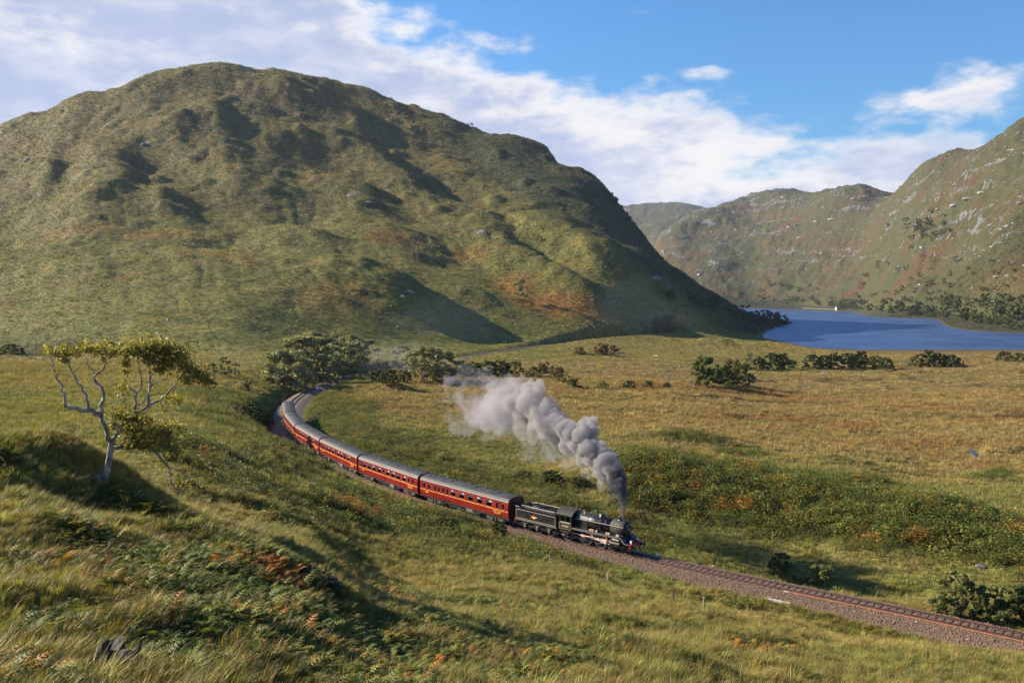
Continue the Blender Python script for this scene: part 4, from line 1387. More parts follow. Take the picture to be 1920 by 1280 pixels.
def make_loco():
    root = empty('steam_locomotive')
    tag(root, 'black steam engine numbered 61264 with smoke pouring from its chimney', 'steam locomotive')
    ZB = 2.70; RB = .86
    bo = MB()
    bo.lathe([(RB * .99, -6.9), (RB, -6.85), (RB * .985, -3.62)], 'x', 36, (0, 0, ZB))
    boiler = bo.build('boiler', MATS['black_gloss'], root, True)
    bands = MB()
    for xx in (-6.85, -6.1, -5.2, -4.4, -3.66):
        bands.lathe([(RB + .002, xx - .03), (RB + .010, xx - .03), (RB + .010, xx + .03), (RB + .002, xx + .03)], 'x', 36, (0, 0, ZB))
    bands.build('boiler_band', MATS['black_satin'], boiler)
    fb = MB()
    prof = []
    for k in range(19):
        a = math.pi * k / 18
        prof.append((.90 * math.cos(a), ZB + .90 * math.sin(a)))
    prof += [(-.90, 1.75), (-.72, 1.55), (.72, 1.55), (.90, 1.75)]
    fb.prism(prof, -8.95, -6.88)
    fb.build('firebox', MATS['black_gloss'], root, False)
    sbx = MB().lathe([(RB * 1.01, -3.64), (RB * 1.015, -1.82), (RB * .97, -1.75)], 'x', 36, (0, 0, ZB))
    smb = sbx.build('smokebox', MATS['black_matt'], root, True)
    sd_ = MB().lathe([(.72, -1.749), (.70, -1.70), (.55, -1.62), (.30, -1.57), (.08, -1.56)], 'x', 28, (0, 0, ZB))
    door = sd_.build('smokebox_door', MATS['black_satin'], smb, True)
    MB().lathe([(.10, -1.56), (.07, -1.46), (.03, -1.45)], 'x', 10, (0, 0, ZB)).tube([(-1.5, 0, ZB), (-1.5, .2, ZB - .2)], .025, 6).build('door_handle', MATS['rod_steel'], door)
    npl = MB().box(-1.66, -1.63, -.28, .28, ZB + .36, ZB + .50)
    npo = npl.build('number_plate', MATS['black_satin'], door)
    nt = link('number_plate_text', text_mesh('number_plate_text', '61264', .12, MATS['cream_number'], .004), door)
    nt.location = (-1.622, 0, ZB + .385); nt.rotation_euler = (R(90), 0, R(90))
    sad = MB().prism([(-.62, 1.52), (.62, 1.52), (.50, 2.0), (-.50, 2.0)], -3.2, -2.0)
    sad.build('saddle', MATS['black_matt'], root)
    # chimney, dome, valves, whistle
    ch = MB().lathe([(.36, ZB + .80), (.30, ZB + .88), (.235, ZB + .97), (.235, ZB + 1.17), (.285, ZB + 1.20), (.285, ZB + 1.27), (.20, ZB + 1.28)], 'z', 22, (-2.75, 0, 0))
    ch.build('chimney', MATS['black_satin'], root, True)
    do = MB().lathe([(.50, ZB + .74), (.42, ZB + .86), (.40, ZB + .98), (.34, ZB + 1.12), (.20, ZB + 1.20), (.05, ZB + 1.22)], 'z', 22, (-5.35, 0, 0))
    do.build('dome', MATS['black_gloss'], root, True)
    sv = MB()
    for y in (-.16, .16):
        sv.lathe([(.14, ZB + .86), (.11, ZB + .95), (.11, ZB + 1.15), (.06, ZB + 1.2)], 'z', 12, (-8.1, y, 0))
    sv.build('safety_valve', MATS['brass'], root)
    wh = MB().tube([(-8.75, .1, ZB + .85), (-8.75, .1, ZB + 1.15)], .05, 8).tube([(-8.75, -.15, ZB + .85), (-8.75, -.15, ZB + 1.05)], .06, 8)
    wh.build('whistle', MATS['rod_steel'], root)
    hr = MB()
    for sd in (-1, 1):
        hr.tube([(-8.6, sd * (RB + .10), ZB + .28), (-1.75, sd * (RB + .08), ZB + .28)], .022, 6)
        for xx in (-8.2, -6.4, -4.6, -2.8):
            hr.tube([(xx, sd * (RB - .06), ZB + .28), (xx, sd * (RB + .09), ZB + .28)], .03, 5)
    hr.build('handrail', MATS['rod_steel'], root)
    # running plate and splashers
    rp = MB()
    for sd in (-1, 1):
        y0, y1 = sorted((sd * .62, sd * 1.32))
        rp.box(-8.95, -2.05, y0, y1, 1.86, 1.92)
        rp.box(-8.95, -2.05, min(sd * 1.29, sd * 1.33), max(sd * 1.29, sd * 1.33), 1.70, 1.859)
        rp.prism_y([(-2.05, 1.92), (-1.85, 1.86), (-1.6, 1.62), (-1.42, 1.36), (-1.2, 1.28), (-.62, 1.28), (-.62, 1.22), (-1.24, 1.22), (-1.50, 1.32), (-1.68, 1.60), (-1.9, 1.80), (-2.05, 1.86)], y0, y1)
    rpo = rp.build('running_plate', MATS['black_satin'], root)
    ll = MB()
    for sd in (-1, 1):
        yy = sd * 1.334
        ll.box(-8.95, -2.05, min(yy, yy + sd * .006), max(yy, yy + sd * .006), 1.835, 1.865)
        ll.box(-8.95, -2.3, min(yy, yy + sd * .006), max(yy, yy + sd * .006), 1.705, 1.725)
        ll.prism_y([(-2.05, 1.925), (-1.85, 1.868), (-1.6, 1.628), (-1.42, 1.368), (-1.2, 1.288), (-.62, 1.288), (-.62, 1.262), (-1.23, 1.262), (-1.46, 1.342), (-1.64, 1.61), (-1.88, 1.83), (-2.05, 1.885)], min(yy, yy + sd * .006), max(yy, yy + sd * .006))
    ll.build('plate_lining', MATS['lining_grey'], rpo)
    spl = MB()
    for xx in (-5.0, -7.2, -9.6):
        for sd in (-1, 1):
            pts = [(xx + 1.02 * math.cos(a), .94 + 1.02 * math.sin(a)) for a in np.linspace(math.asin(.98 / 1.02) - .25, math.pi - math.asin(.98 / 1.02) + .25, 7)]
            pts = [(a, max(b, 1.925)) for a, b in pts]
            spl.prism_y([(pts[0][0], 1.925)] + [(a, b + .06) for a, b in pts[1:-1]] + [(pts[-1][0], 1.925)], min(sd * .70, sd * 1.05), max(sd * .70, sd * 1.05))
    spl.build('splasher', MATS['black_gloss'], root)
    # lubricators and pipes on the plate
    pp = MB()
    for xx in (-6.3, -5.95, -5.4, -3.9, -3.6, -2.45, -2.3):
        pp.box(xx - .1, xx + .1, -1.22, -1.0, 1.92, 2.12)
    pp.build('lubricator', MATS['rod_steel'], root)
    # frames
    fr = MB()
    for y in (-.58, .58):
        fr.box(-10.9, -.62, y - .03, y + .03, .72, 1.5)
    fr.box(-10.9, -.7, -.5, .5, 1.2, 1.5)
    fr.build('frame', MATS['black_matt'], root)
    # buffer beam
    bb = MB().box(-.62, -.50, -1.27, 1.27, .88, 1.27)
    beam = bb.build('buffer_beam', MATS['buffer_red'], root)
    for y in (-.87, .87):
        MB().lathe([(.16, -.50), (.12, -.40), (.09, -.12), (.20, -.06), (.22, -.01), (.05, 0)], 'x', 16, (0, y, 1.05)).build('buffer', MATS['black_satin'], beam)
    MB().tube([(-.5, 0, .98), (-.36, 0, .92), (-.36, 0, .70)], .05, 6).build('coupling_hook', MATS['rod_steel'], beam)
    MB().tube([(-.5, .35, 1.2), (-.40, .36, 1.3), (-.36, .36, .6)], .04, 6).build('vacuum_pipe', MATS['black_satin'], beam)
    lamp = MB()
    lamp.box(-.9, -.7, -.75, -.57, 1.285, 1.55).lathe([(.07, 1.55), (.04, 1.62), (.02, 1.66)], 'z', 8, (-.8, -.66, 0)).lathe([(.06, -.699), (.05, -.67)], 'x', 10, (0, -.66, 1.42))
    lamp.build('headlamp', MATS['white_enamel'], root)
    lamp2 = MB()
    lamp2.box(-.9, -.7, .57, .75, 1.285, 1.55).lathe([(.07, 1.55), (.04, 1.62), (.02, 1.66)], 'z', 8, (-.8, .66, 0))
    lamp2.build('headlamp', MATS['white_enamel'], root)
    gi = MB()
    for y in (-.95, .95):
        gi.box(-.75, -.70, y - .04, y + .04, .10, .9)
    gi.build('guard_iron', MATS['black_satin'], root)
    # cab
    cb = MB()
    for sd in (-1, 1):
        y0, y1 = sorted((sd * 1.33, sd * 1.36))
        cb.prism_y([(-11.0, 1.42), (-8.97, 1.42), (-8.97, 2.32), (-11.0, 2.32)], y0, y1)
        cb.box(-9.12, -8.97, y0, y1, 2.32, 3.22); cb.box(-9.98, -9.86, y0, y1, 2.32, 3.02)
        cb.box(-10.85, -10.7, y0, y1, 2.32, 3.02); cb.box(-11.0, -9.12, y0, y1, 3.02, 3.22)
    cb.prism([(-1.329, 1.42), (1.329, 1.42), (1.329, 3.22), (1.1, 3.5), (.6, 3.74), (-.6, 3.74), (-1.1, 3.5), (-1.329, 3.22)], -9.0, -8.97)
    cab = cb.build('cab', MATS['black_gloss'], root)
    rf = MB()
    arc = [(1.42, 3.20), (1.28, 3.42), (1.0, 3.63), (.6, 3.80), (.2, 3.87), (-.2, 3.87), (-.6, 3.80), (-1.0, 3.63), (-1.28, 3.42), (-1.42, 3.20)]
    rf.prism(arc + [(y * .97, zz - .05) for y, zz in arc[::-1]], -11.35, -8.85)
    rf.build('cab_roof', MATS['black_matt'], cab)
    MB().box(-10.9, -9.1, -1.25, 1.25, 1.40, 1.46).build('cab_floor', MATS['black_matt'], cab)
    sil = MB()
    for sd in (-1, 1):
        sil.box(-10.66, -9.14, min(sd * 1.361, sd * 1.42), max(sd * 1.361, sd * 1.42), 2.29, 2.36)
    sil.build('window_sill', MATS['lining_grey'], cab)
    cw = MB()
    for sd in (-1, 1):
        for x0, x1 in ((-10.68, -10.0), (-9.84, -9.14)):
            cw.box(x0, x1, min(sd * 1.338, sd * 1.344), max(sd * 1.338, sd * 1.344), 2.37, 3.0)
    cw.build('window_pane', M_GLASS, cab)
    cl = MB()
    for sd in (-1, 1):
        yy = sd * 1.362
        ya, yb = min(yy, yy + sd * .005), max(yy, yy + sd * .005)
        for (xa, xb, za, zb) in ((-10.85, -9.08, 1.52, 1.545), (-10.85, -9.08, 2.20, 2.225), (-10.85, -10.825, 1.545, 2.2), (-9.105, -9.08, 1.545, 2.2)):
            cl.box(xa, xb, ya, yb, za, zb)
    cl.build('cab_lining', MATS['lining_grey'], cab)
    for sd in (-1, 1):
        o = link('cab_number', text_mesh('cab_number', '61264', .42, MATS['cream_number']), cab)
        on_side(o, -9.96, sd * 1.368, 1.74, sd)
    bx = MB()
    for sd in (-1, 1):
        bx.prism_y([(-9.0, 1.42), (-10.9, 1.42), (-10.8, 1.1), (-10.3, 1.0), (-9.6, 1.0)], min(sd * 1.0, sd * 1.25), max(sd * 1.0, sd * 1.25))
    bx.build('cab_step', MATS['black_matt'], cab)
    # wheels
    for xx in (-1.55, -3.53):
        for y in (-.74, .74):
            spoked_wheel(root, xx, y, .485, 10, 'bogie_wheel')
    for xx in (-5.0, -7.2, -9.95):
        for y in (-.75, .75):
            spoked_wheel(root, xx, y, .94, 20, 'driving_wheel')
    # cylinders and motion
    cyl = MB()
    for sd in (-1, 1):
        y = sd * 1.02
        cyl.lathe([(.12, -3.32), (.37, -3.30), (.37, -2.02), (.30, -1.98), (.14, -1.94)], 'x', 18, (0, y, .98))
        cyl.lathe([(.10, -3.35), (.21, -3.33), (.21, -1.92), (.10, -1.88)], 'x', 14, (0, y, 1.50))
        cyl.box(-3.1, -2.2, min(sd * .6, sd * 1.25), max(sd * .6, sd * 1.25), 1.15, 1.45)
    cyl.build('cylinder', MATS['black_satin'], root)
    cp = MB()
    for sd in (-1, 1):
        cp.lathe([(.19, -1.875), (.12, -1.86)], 'x', 12, (0, sd * 1.02, 1.50)); cp.lathe([(.215, -3.1), (.215, -2.15)], 'x', 14, (0, sd * 1.02, 1.502))
    cp.build('cylinder_cover', MATS['rod_steel'], root)

    def bar(mb, a, b, w, y, t=.035):
        ax, az = a; bx_, bz = b
        L = math.hypot(bx_ - ax, bz - az)
        nx, nz = -(bz - az) / L * w, (bx_ - ax) / L * w
        mb.prism_y([(ax + nx, az + nz), (bx_ + nx, bz + nz), (bx_ - nx, bz - nz), (ax - nx, az - nz)], y - t, y + t)
    for sd, ph in ((-1, R(150)), (1, R(240))):
        cx, cz = .33 * math.cos(ph), .33 * math.sin(ph)
        cr = MB()
        y = sd * .92
        bar(cr, (-9.95 + cx, .94 + cz), (-7.2 + cx, .94 + cz), .065, y); bar(cr, (-7.2 + cx, .94 + cz), (-5.0 + cx, .94 + cz), .065, y)
        for xx in (-9.95, -7.2, -5.0):
            cr.lathe([(.14, y - .06), (.14, y + .06)], 'y', 12, (xx + cx, 0, .94 + cz))
        cr.build('coupling_rod', MATS['rod_steel'], root)
        mr = MB()
        xc = -4.25
        bar(mr, (-7.2 + cx, .94 + cz), (xc, .98), .085, sd * 1.04)
        mr.lathe([(.17, sd * 1.04 - .06), (.17, sd * 1.04 + .06)], 'y', 12, (-7.2 + cx, 0, .94 + cz))
        mr.build('connecting_rod', MATS['rod_steel'], root)
        sb = MB()
        sb.box(-4.9, -3.35, sd * 1.04 - .05, sd * 1.04 + .05, 1.16, 1.23); sb.box(-4.9, -3.35, sd * 1.04 - .05, sd * 1.04 + .05, .76, .82)
        sb.box(xc - .2, xc + .2, sd * 1.04 - .09, sd * 1.04 + .09, .83, 1.15)
        sb.tube([(xc, sd * 1.04, .98), (-3.32, sd * 1.04, .98)], .045, 8)
        sb.build('slide_bar', MATS['rod_steel'], root)
        vg = MB()
        bar(vg, (-7.2 + cx * .4, .94 + cz * .4 + .1), (-6.0, 1.22), .04, sd * 1.15)          # eccentric rod
        bar(vg, (-6.0, 1.10), (-6.02, 1.72), .06, sd * 1.15)                                  # expansion link
        bar(vg, (-6.0, 1.56), (-3.9, 1.52), .035, sd * 1.14)                                  # radius rod
        bar(vg, (-3.9, 1.60), (-4.0, .72), .035, sd * 1.16)                                   # combination lever
        bar(vg, (-4.0, .74), (xc, .86), .03, sd * 1.16)
        bar(vg, (-8.7, 1.68), (-6.1, 1.60), .05, sd * 1.2)                                    # reversing rod
        vg.build('valve_gear', MATS['rod_steel'], root)
    # sanding pipes, injector under the cab
    ij = MB()
    for sd in (-1, 1):
        ij.tube([(-10.3, sd * 1.15, 1.0), (-10.3, sd * 1.15, .65), (-9.7, sd * 1.15, .55)], .05, 6)
        ij.lathe([(.10, -10.6), (.12, -10.1)], 'x', 8, (0, sd * 1.15, .72))
    ij.build('injector', MATS['wheel_dark'], root)
    return root


def make_tender():
    root = empty('locomotive_tender')
    tag(root, 'black tender heaped with coal, coupled between the engine and the first maroon coach', 'tender')
    TL = 7.0
    b = MB()
    # tank sides with flared coping
    for sd in (-1, 1):
        pts = [(sd * 1.28, 1.40), (sd * 1.28, 2.72), (sd * 1.34, 2.86), (sd * 1.36, 2.98), (sd * 1.32, 2.98), (sd * 1.30, 2.88), (sd * 1.24, 2.74), (sd * 1.24, 1.40)]
        b.prism(pts if sd < 0 else pts[::-1], -TL + .02, -.02)
    b.box(-TL, -TL + .04, -1.28, 1.28, 1.40, 2.9)
    b.box(-.06, -.0, -1.20, 1.20, 1.40, 2.95)
    b.box(-TL + .04, -TL + 1.9, -1.238, 1.238, 2.62, 2.70)
    b.prism_y([(-TL + 1.9, 2.70), (-TL + 1.9, 2.62), (-.06, 1.5), (-.06, 1.6)], -1.238, 1.238)
    tank = b.build('tank', MATS['black_gloss'], root)
    ra = MB()
    for sd in (-1, 1):
        ra.prism([(sd * 1.22, 2.72), (sd * 1.12, 3.16), (sd * 1.08, 3.16), (sd * 1.18, 2.72)], -TL + 1.8, -.4)
    ra.box(-TL + 1.78, -TL + 1.84, -1.15, 1.15, 2.7, 3.2)
    ra.build('coal_plate', MATS['black_satin'], root)
    tr = MB()
    for sd in (-1, 1):
        tr.tube([(-TL + 1.0, sd * 1.13, 3.17), (-.4, sd * 1.13, 3.17)], .032, 6)
        tr.tube([(-TL + .05, sd * 1.35, 2.99), (-TL + .75, sd * 1.35, 2.99)], .025, 6)
    tr.build('top_rail', MATS['lining_grey'], root)
    # coal heap
    nx, ny = 26, 12
    vs = []
    for i in range(nx):
        for j in range(ny):
            xx = -TL + 1.85 + i / (nx - 1) * 4.6; yy = -1.05 + j / (ny - 1) * 2.1
            hgt = 2.62 + .72 * math.exp(-((xx + 4.1) / 1.2) ** 2) * (1 - (yy / 1.25) ** 2) + .18 * math.exp(-((xx + 2.2) / .8) ** 2) + random.uniform(-.07, .07)
            vs.append((xx, yy, hgt))
    fs = [(i * ny + j, (i + 1) * ny + j, (i + 1) * ny + j + 1, i * ny + j + 1) for i in range(nx - 1) for j in range(ny - 1)]
    co = MB().add(vs, fs).build('coal', MATS['coal'], root)
    co['kind'] = 'stuff'
    fil = MB().lathe([(.3, 2.70), (.3, 2.86), (.33, 2.86), (.33, 2.92), (.1, 2.95)], 'z', 14, (-TL + .9, 0, 0))
    fil.build('filler_cap', MATS['black_satin'], root)
    # lining panel and emblem
    lm = MB()
    for sd in (-1, 1):
        yy = sd * 1.281
        ya, yb = min(yy, yy + sd * .006), max(yy, yy + sd * .006)
        for (xa, xb, za, zb) in ((-TL + .15, -.2, 2.60, 2.635), (-TL + .15, -.2, 1.52, 1.555), (-TL + .15, -TL + .175, 1.555, 2.6), (-.225, -.2, 1.555, 2.6)):
            lm.box(xa, xb, ya, yb, za, zb)
    lm.build('tank_lining', MATS['lining_grey'], root)
    for sd in (-1, 1):
        e = MB()
        yy = sd * 1.282
        e.lathe([(.20, yy), (.20, yy + sd * .008)], 'y', 18, (-3.75, 0, 2.0))
        eo = e.build('emblem', MATS['emblem_gold'], root)
        e = MB()
        e.lathe([(.13, yy + sd * .009), (.13, yy + sd * .014)], 'y', 14, (-3.72, 0, 2.16))
        e.box(-3.9, -3.62, min(yy + sd * .009, yy + sd * .013), max(yy + sd * .009, yy + sd * .013), 2.05, 2.19)
        e.build('emblem_lion', MATS['emblem_red'], eo)
        e = MB()
        for dx in (-.36, .36):
            e.lathe([(.085, yy + sd * .002), (.085, yy + sd * .009)], 'y', 12, (-3.75 + dx, 0, 2.0 + .02))
        e.box(-4.2, -3.3, min(yy, yy + sd * .005), max(yy, yy + sd * .005), 1.97, 2.03)
        e.build('emblem_ribbon', MATS['cream_number'], eo)
    u = MB()
    for sd in (-1, 1):
        u.box(-TL, 0, sd * 1.22 - .06, sd * 1.22 + .06, 1.20, 1.38)
        u.prism_y([(-TL + .2, .62), (-TL + .5, .52), (-.7, .52), (-.3, .62), (-.3, 1.2), (-TL + .2, 1.2)], sd * .98 - .02, sd * .98 + .02)
    u.box(-TL, 0, -1.22, 1.22, 1.34, 1.395)
    u.build('underframe', MATS['black_satin'], root)
    ul = MB()
    for sd in (-1, 1):
        ul.box(-TL, 0, min(sd * 1.281, sd * 1.288), max(sd * 1.281, sd * 1.288), 1.335, 1.375)
    ul.build('frame_lining', MATS['lining_grey'], root)
    MB().box(-TL - .1, -TL - .002, -1.25, 1.25, .95, 1.3).build('rear_beam', MATS['buffer_red'], root)
    for y in (-.87, .87):
        MB().lathe([(.14, -TL - .1), (.09, -TL - .2), (.20, -TL - .45), (.20, -TL - .5), (.05, -TL - .51)], 'x', 12, (0, y, 1.05)).build('buffer', MATS['black_satin'], root)
    for xx in (-1.35, -3.35, -5.45):
        for y in (-.74, .74):
            spoked_wheel(root, xx, y, .65, 12, 'tender_wheel')
    ax = MB()
    for xx in (-1.35, -3.35, -5.45):
        for sd in (-1, 1):
            ax.box(xx - .16, xx + .16, sd * 1.08 - .09, sd * 1.08 + .09, .50, .86)
    ax.build('axlebox', MATS['box_grey'], root)
    sp_ = MB()
    for xx in (-1.35, -3.35, -5.45):
        for sd in (-1, 1):
            sp_.prism_y([(xx - .55, 1.02), (xx, .90), (xx + .55, 1.02), (xx + .55, 1.08), (xx, 1.04), (xx - .55, 1.08)], sd * 1.08 - .06, sd * 1.08 + .06)
    sp_.build('leaf_spring', MATS['box_grey'], root)
    st = MB()
    for sd in (-1, 1):
        st.box(-.6, -.1, min(sd * 1.05, sd * 1.3), max(sd * 1.05, sd * 1.3), .45, .5); st.box(-.6, -.1, min(sd * 1.1, sd * 1.3), max(sd * 1.1, sd * 1.3), .8, .85)
    st.build('step', MATS['black_satin'], root)
    return root


loco = make_loco()
tender = make_tender()
split_all(loco); split_all(tender)
S_FRONT = S_COACH - 19.35


def place_front(root, s_front, xa, xb):
    """vehicle whose x = 0 is its front end; xa, xb are its guiding axles"""
    x1, y1, _ = trk(s_front - xa); x2, y2, _ = trk(s_front - xb)
    h = math.atan2(y1 - y2, x1 - x2)
    root.location = (x1 - math.cos(h) * xa, y1 - math.sin(h) * xa, 0)
    root.rotation_euler = (0, 0, h)


place_front(loco, S_FRONT, -2.5, -9.0)
place_front(tender, S_FRONT + 11.35, -1.35, -5.45)

# ================================================================== vegetation
def mat_leaf(name, col, mode='tint', rough=.5, spec=.35, trans=.25, var=.35):
    """leaf or blade: colour from the planted point ('tint') or from the tree itself ('tree')"""
    m = bpy.data.materials.new(name)
    m.use_nodes = True
    t = NT(m.node_tree)
    b = t.n['Principled BSDF']
    out = t.n['Material Output']
    geo = t.node('ShaderNodeNewGeometry')
    if mode == 'tint':
        a = t.node('ShaderNodeAttribute', attribute_type='INSTANCER', attribute_name='tint')
        c = a.outputs['Color']
        sc = 6.0
    else:
        oi = t.node('ShaderNodeObjectInfo')
        n = t.noise(geo.outputs['Position'], .45, 3, .6)
        c = t.mix(t.ramp(n, .35, .65), tuple(x * (1 - var) for x in col), tuple(x * (1 + var) for x in col))
        c = t.mix(t.math('MULTIPLY', oi.outputs['Random'], .45), c, (.125, .125, .045))
        sc = 9.0
    ri = t.node('ShaderNodeTexWhiteNoise', noise_dimensions='1D')
    t.put(ri.inputs['W'], geo.outputs['Random Per Island'])
    c = t.mix(t.ramp(ri.outputs[0], 0, 1, 0, .75, False), c, t.mix(1.0, c, (1.75, 1.55, 1.2), 'MULTIPLY'))
    t.put(b.inputs['Base Color'], c)
    b.inputs['Roughness'].default_value = rough
    b.inputs['Specular IOR Level'].default_value = spec
    tr = t.node('ShaderNodeBsdfTranslucent')
    t.put(tr.inputs['Color'], t.mix(1.0, c, (1.15, 1.2, .55), 'MULTIPLY'))
    mx = t.node('ShaderNodeMixShader')
    mx.inputs[0].default_value = trans
    t.l.new(b.outputs[0], mx.inputs[1]); t.l.new(tr.outputs[0], mx.inputs[2])
    t.l.new(mx.outputs[0], out.inputs[0])
    return m


M_BLADE = mat_leaf('grass_blade', (.1, .1, .03), 'tint', .55, .25, .25)
M_FROND = mat_leaf('bracken_frond', (.1, .1, .03), 'tint', .6, .12, .28)
M_LEAF_BIRCH = mat_leaf('birch_leaf', (.21, .215, .115), 'tree', .6, .12, .25)
M_LEAF_DARK = mat_leaf('alder_leaf', (.040, .060, .020), 'tree', .6, .12, .2)
M_LEAF_GREEN = mat_leaf('green_leaf', (.062, .100, .026), 'tree', .6, .12, .25)
M_LEAF_SALLOW = mat_leaf('willow_leaf', (.100, .118, .046), 'tree', .6, .12, .25)
M_LEAF_PINE = mat_leaf('dark_needle', (.020, .033, .016), 'tree', .6, .2, .1)
M_LEAF_OLD = mat_leaf('old_tree_leaf', (.185, .160, .032), 'tree', .55, .25, .35, .5)
M_LEAF_BROWN = mat_leaf('russet_leaf', (.120, .074, .030), 'tree', .5, .3, .25)
mat('bark_pale', (.26, .225, .185), .85, var=.6, scale=3, dirt=(.045, .038, .03), bump=1.0, bscale=7)
mat('bark_dark', (.075, .055, .042), .85, var=.4, scale=5, bump=.5, bscale=12)


def asset_collection(name, meshes):
    c = bpy.data.collections.new(name)
    for i, me in enumerate(meshes):
        o = bpy.data.objects.new('%s_%02d' % (name, i), me)
        c.objects.link(o)
    return c


def scatter(name, pts, rot, scl, idx, tint, coll, label):
    """one stuff object: copies of small plants standing on points"""
    n = len(pts)
    me = bpy.data.meshes.new(name)
    me.vertices.add(n)
    me.vertices.foreach_set('co', np.ascontiguousarray(pts, np.float32).ravel())
    for nm, typ, arr, key in (('rot', 'FLOAT_VECTOR', rot, 'vector'), ('scl', 'FLOAT_VECTOR', scl, 'vector'), ('idx', 'INT', idx, 'value')):
        a = me.attributes.new(nm, typ, 'POINT')
        a.data.foreach_set(key, np.ascontiguousarray(arr, np.int32 if typ == 'INT' else np.float32).ravel())
    a = me.attributes.new('tint', 'FLOAT_COLOR', 'POINT')
    rgba = np.ones((n, 4), np.float32); rgba[:, :3] = np.clip(tint, 0, 1)
    a.data.foreach_set('color', rgba.ravel())
    me.update()
    o = link(name, me)
    ng = bpy.data.node_groups.new(name, 'GeometryNodeTree')
    ng.interface.new_socket('Geometry', in_out='INPUT', socket_type='NodeSocketGeometry')
    ng.interface.new_socket('Geometry', in_out='OUTPUT', socket_type='NodeSocketGeometry')
    N = ng.nodes; L = ng.links
    gi = N.new('NodeGroupInput'); go = N.new('NodeGroupOutput')
    ci = N.new('GeometryNodeCollectionInfo')
    ci.inputs['Collection'].default_value = coll
    ci.inputs['Separate Children'].default_value = True
    ci.inputs['Reset Children'].default_value = True
    iop = N.new('GeometryNodeInstanceOnPoints')
    iop.inputs['Pick Instance'].default_value = True

    def named(nm, typ):
        q = N.new('GeometryNodeInputNamedAttribute')
        q.data_type = typ
        q.inputs['Name'].default_value = nm
        return next(s for s in q.outputs if s.enabled and s.name == 'Attribute')
    L.new(gi.outputs[0], iop.inputs['Points'])
    L.new(ci.outputs[0], iop.inputs['Instance'])
    L.new(named('idx', 'INT'), iop.inputs['Instance Index'])
    er = N.new('FunctionNodeEulerToRotation')
    L.new(named('rot', 'FLOAT_VECTOR'), er.inputs[0])
    L.new(er.outputs[0], iop.inputs['Rotation'])
    L.new(named('scl', 'FLOAT_VECTOR'), iop.inputs['Scale'])
    L.new(iop.outputs[0], go.inputs[0])
    md = o.modifiers.new('scatter', 'NODES')
    md.node_group = ng
    tag(o, label, kind='stuff')
    return o


# ---- small plant meshes
def blade_tuft(n, rad, hgt, wid, lean, seed, seg=2):
    r = random.Random(seed)
    vs, fs = [], []
    for i in range(n):
        a = r.uniform(0, 2 * math.pi); d = rad * math.sqrt(r.random())
        x, y = d * math.cos(a), d * math.sin(a)
        h = hgt * r.uniform(.55, 1.1)
        ox = math.cos(a) * .35 * h * r.random() + lean * h * r.uniform(.4, 1.2); oy = math.sin(a) * .35 * h * r.random()
        fa = r.uniform(0, math.pi); wx, wy = math.cos(fa) * wid / 2, math.sin(fa) * wid / 2
        b = len(vs)
        if seg == 2:
            mx_, my_ = x + ox * .35, y + oy * .35
            vs += [(x - wx, y - wy, -.05), (x + wx, y + wy, -.05), (mx_ + wx * .8, my_ + wy * .8, h * .62), (mx_ - wx * .8, my_ - wy * .8, h * .62), (x + ox, y + oy, h * .96)]
            fs += [(b, b + 1, b + 2, b + 3), (b + 3, b + 2, b + 4)]
        else:
            vs += [(x - wx, y - wy, -.05), (x + wx, y + wy, -.05), (x + ox, y + oy, h)]
            fs += [(b, b + 1, b + 2)]
    return MB().add(vs, fs)


def frond_clump(nf, seed, L=.85):
    r = random.Random(seed)
    mb = MB()
    for k in range(nf):
        az = 2 * math.pi * k / nf + r.uniform(-.5, .5)
        ln = L * r.uniform(.7, 1.15)
        tilt = r.uniform(.75, 1.2)
        ca, sa = math.cos(az), math.sin(az)
        pts = []
        N = 9
        for i in range(N + 1):
            t = i / N
            el = tilt - 1.25 * t * t
            if i == 0:
                pts.append(Vector((0, 0, 0)))
            else:
                q = pts[-1]
                st = ln / N
                pts.append(q + Vector((ca * math.cos(el), sa * math.cos(el), math.sin(el))) * st)
        side = Vector((-sa, ca, 0))
        for i in range(2, N + 1):
            t = i / N
            w = ln * .36 * (1 - t) ** .75 * min(1, (t - .1) * 4) + .02
            d = (pts[i] - pts[i - 1]).normalized()
            for sgn in (-1, 1):
                tip = pts[i] + side * sgn * w + d * w * .45 - Vector((0, 0, w * r.uniform(.05, .3)))
                bw = ln / N * .46
                mb.add([pts[i] - d * bw, tip, pts[i] + d * bw * .8], [(0, 1, 2)])
        # stalk
        mb.add([pts[0] + side * .008, pts[0] - side * .008, pts[4]], [(0, 1, 2)])
    return mb


def leaf_clump(n, seed, w=.6, h=.9, sz=.14):
    r = random.Random(seed)
    mb = MB()
    for i in range(n):
        a = r.uniform(0, 2 * math.pi); q = math.sqrt(r.random())
        x, y = q * w * math.cos(a), q * w * math.sin(a)
        zz = h * (1 - .55 * q * q) * r.uniform(.45, 1.0)
        an = r.uniform(0, 2 * math.pi)
        tl = r.uniform(-.5, .9)
        d = Vector((math.cos(an) * math.cos(tl), math.sin(an) * math.cos(tl), math.sin(tl)))
        s = Vector((-math.sin(an), math.cos(an), r.uniform(-.5, .5)))
        l = sz * r.uniform(.7, 1.5); ww = sz * r.uniform(.25, .42)
        c = Vector((x, y, zz))
        mb.add([c - d * l * .5, c + s * ww, c + d * l * .5, c - s * ww], [(0, 1, 2, 3)])
    return mb


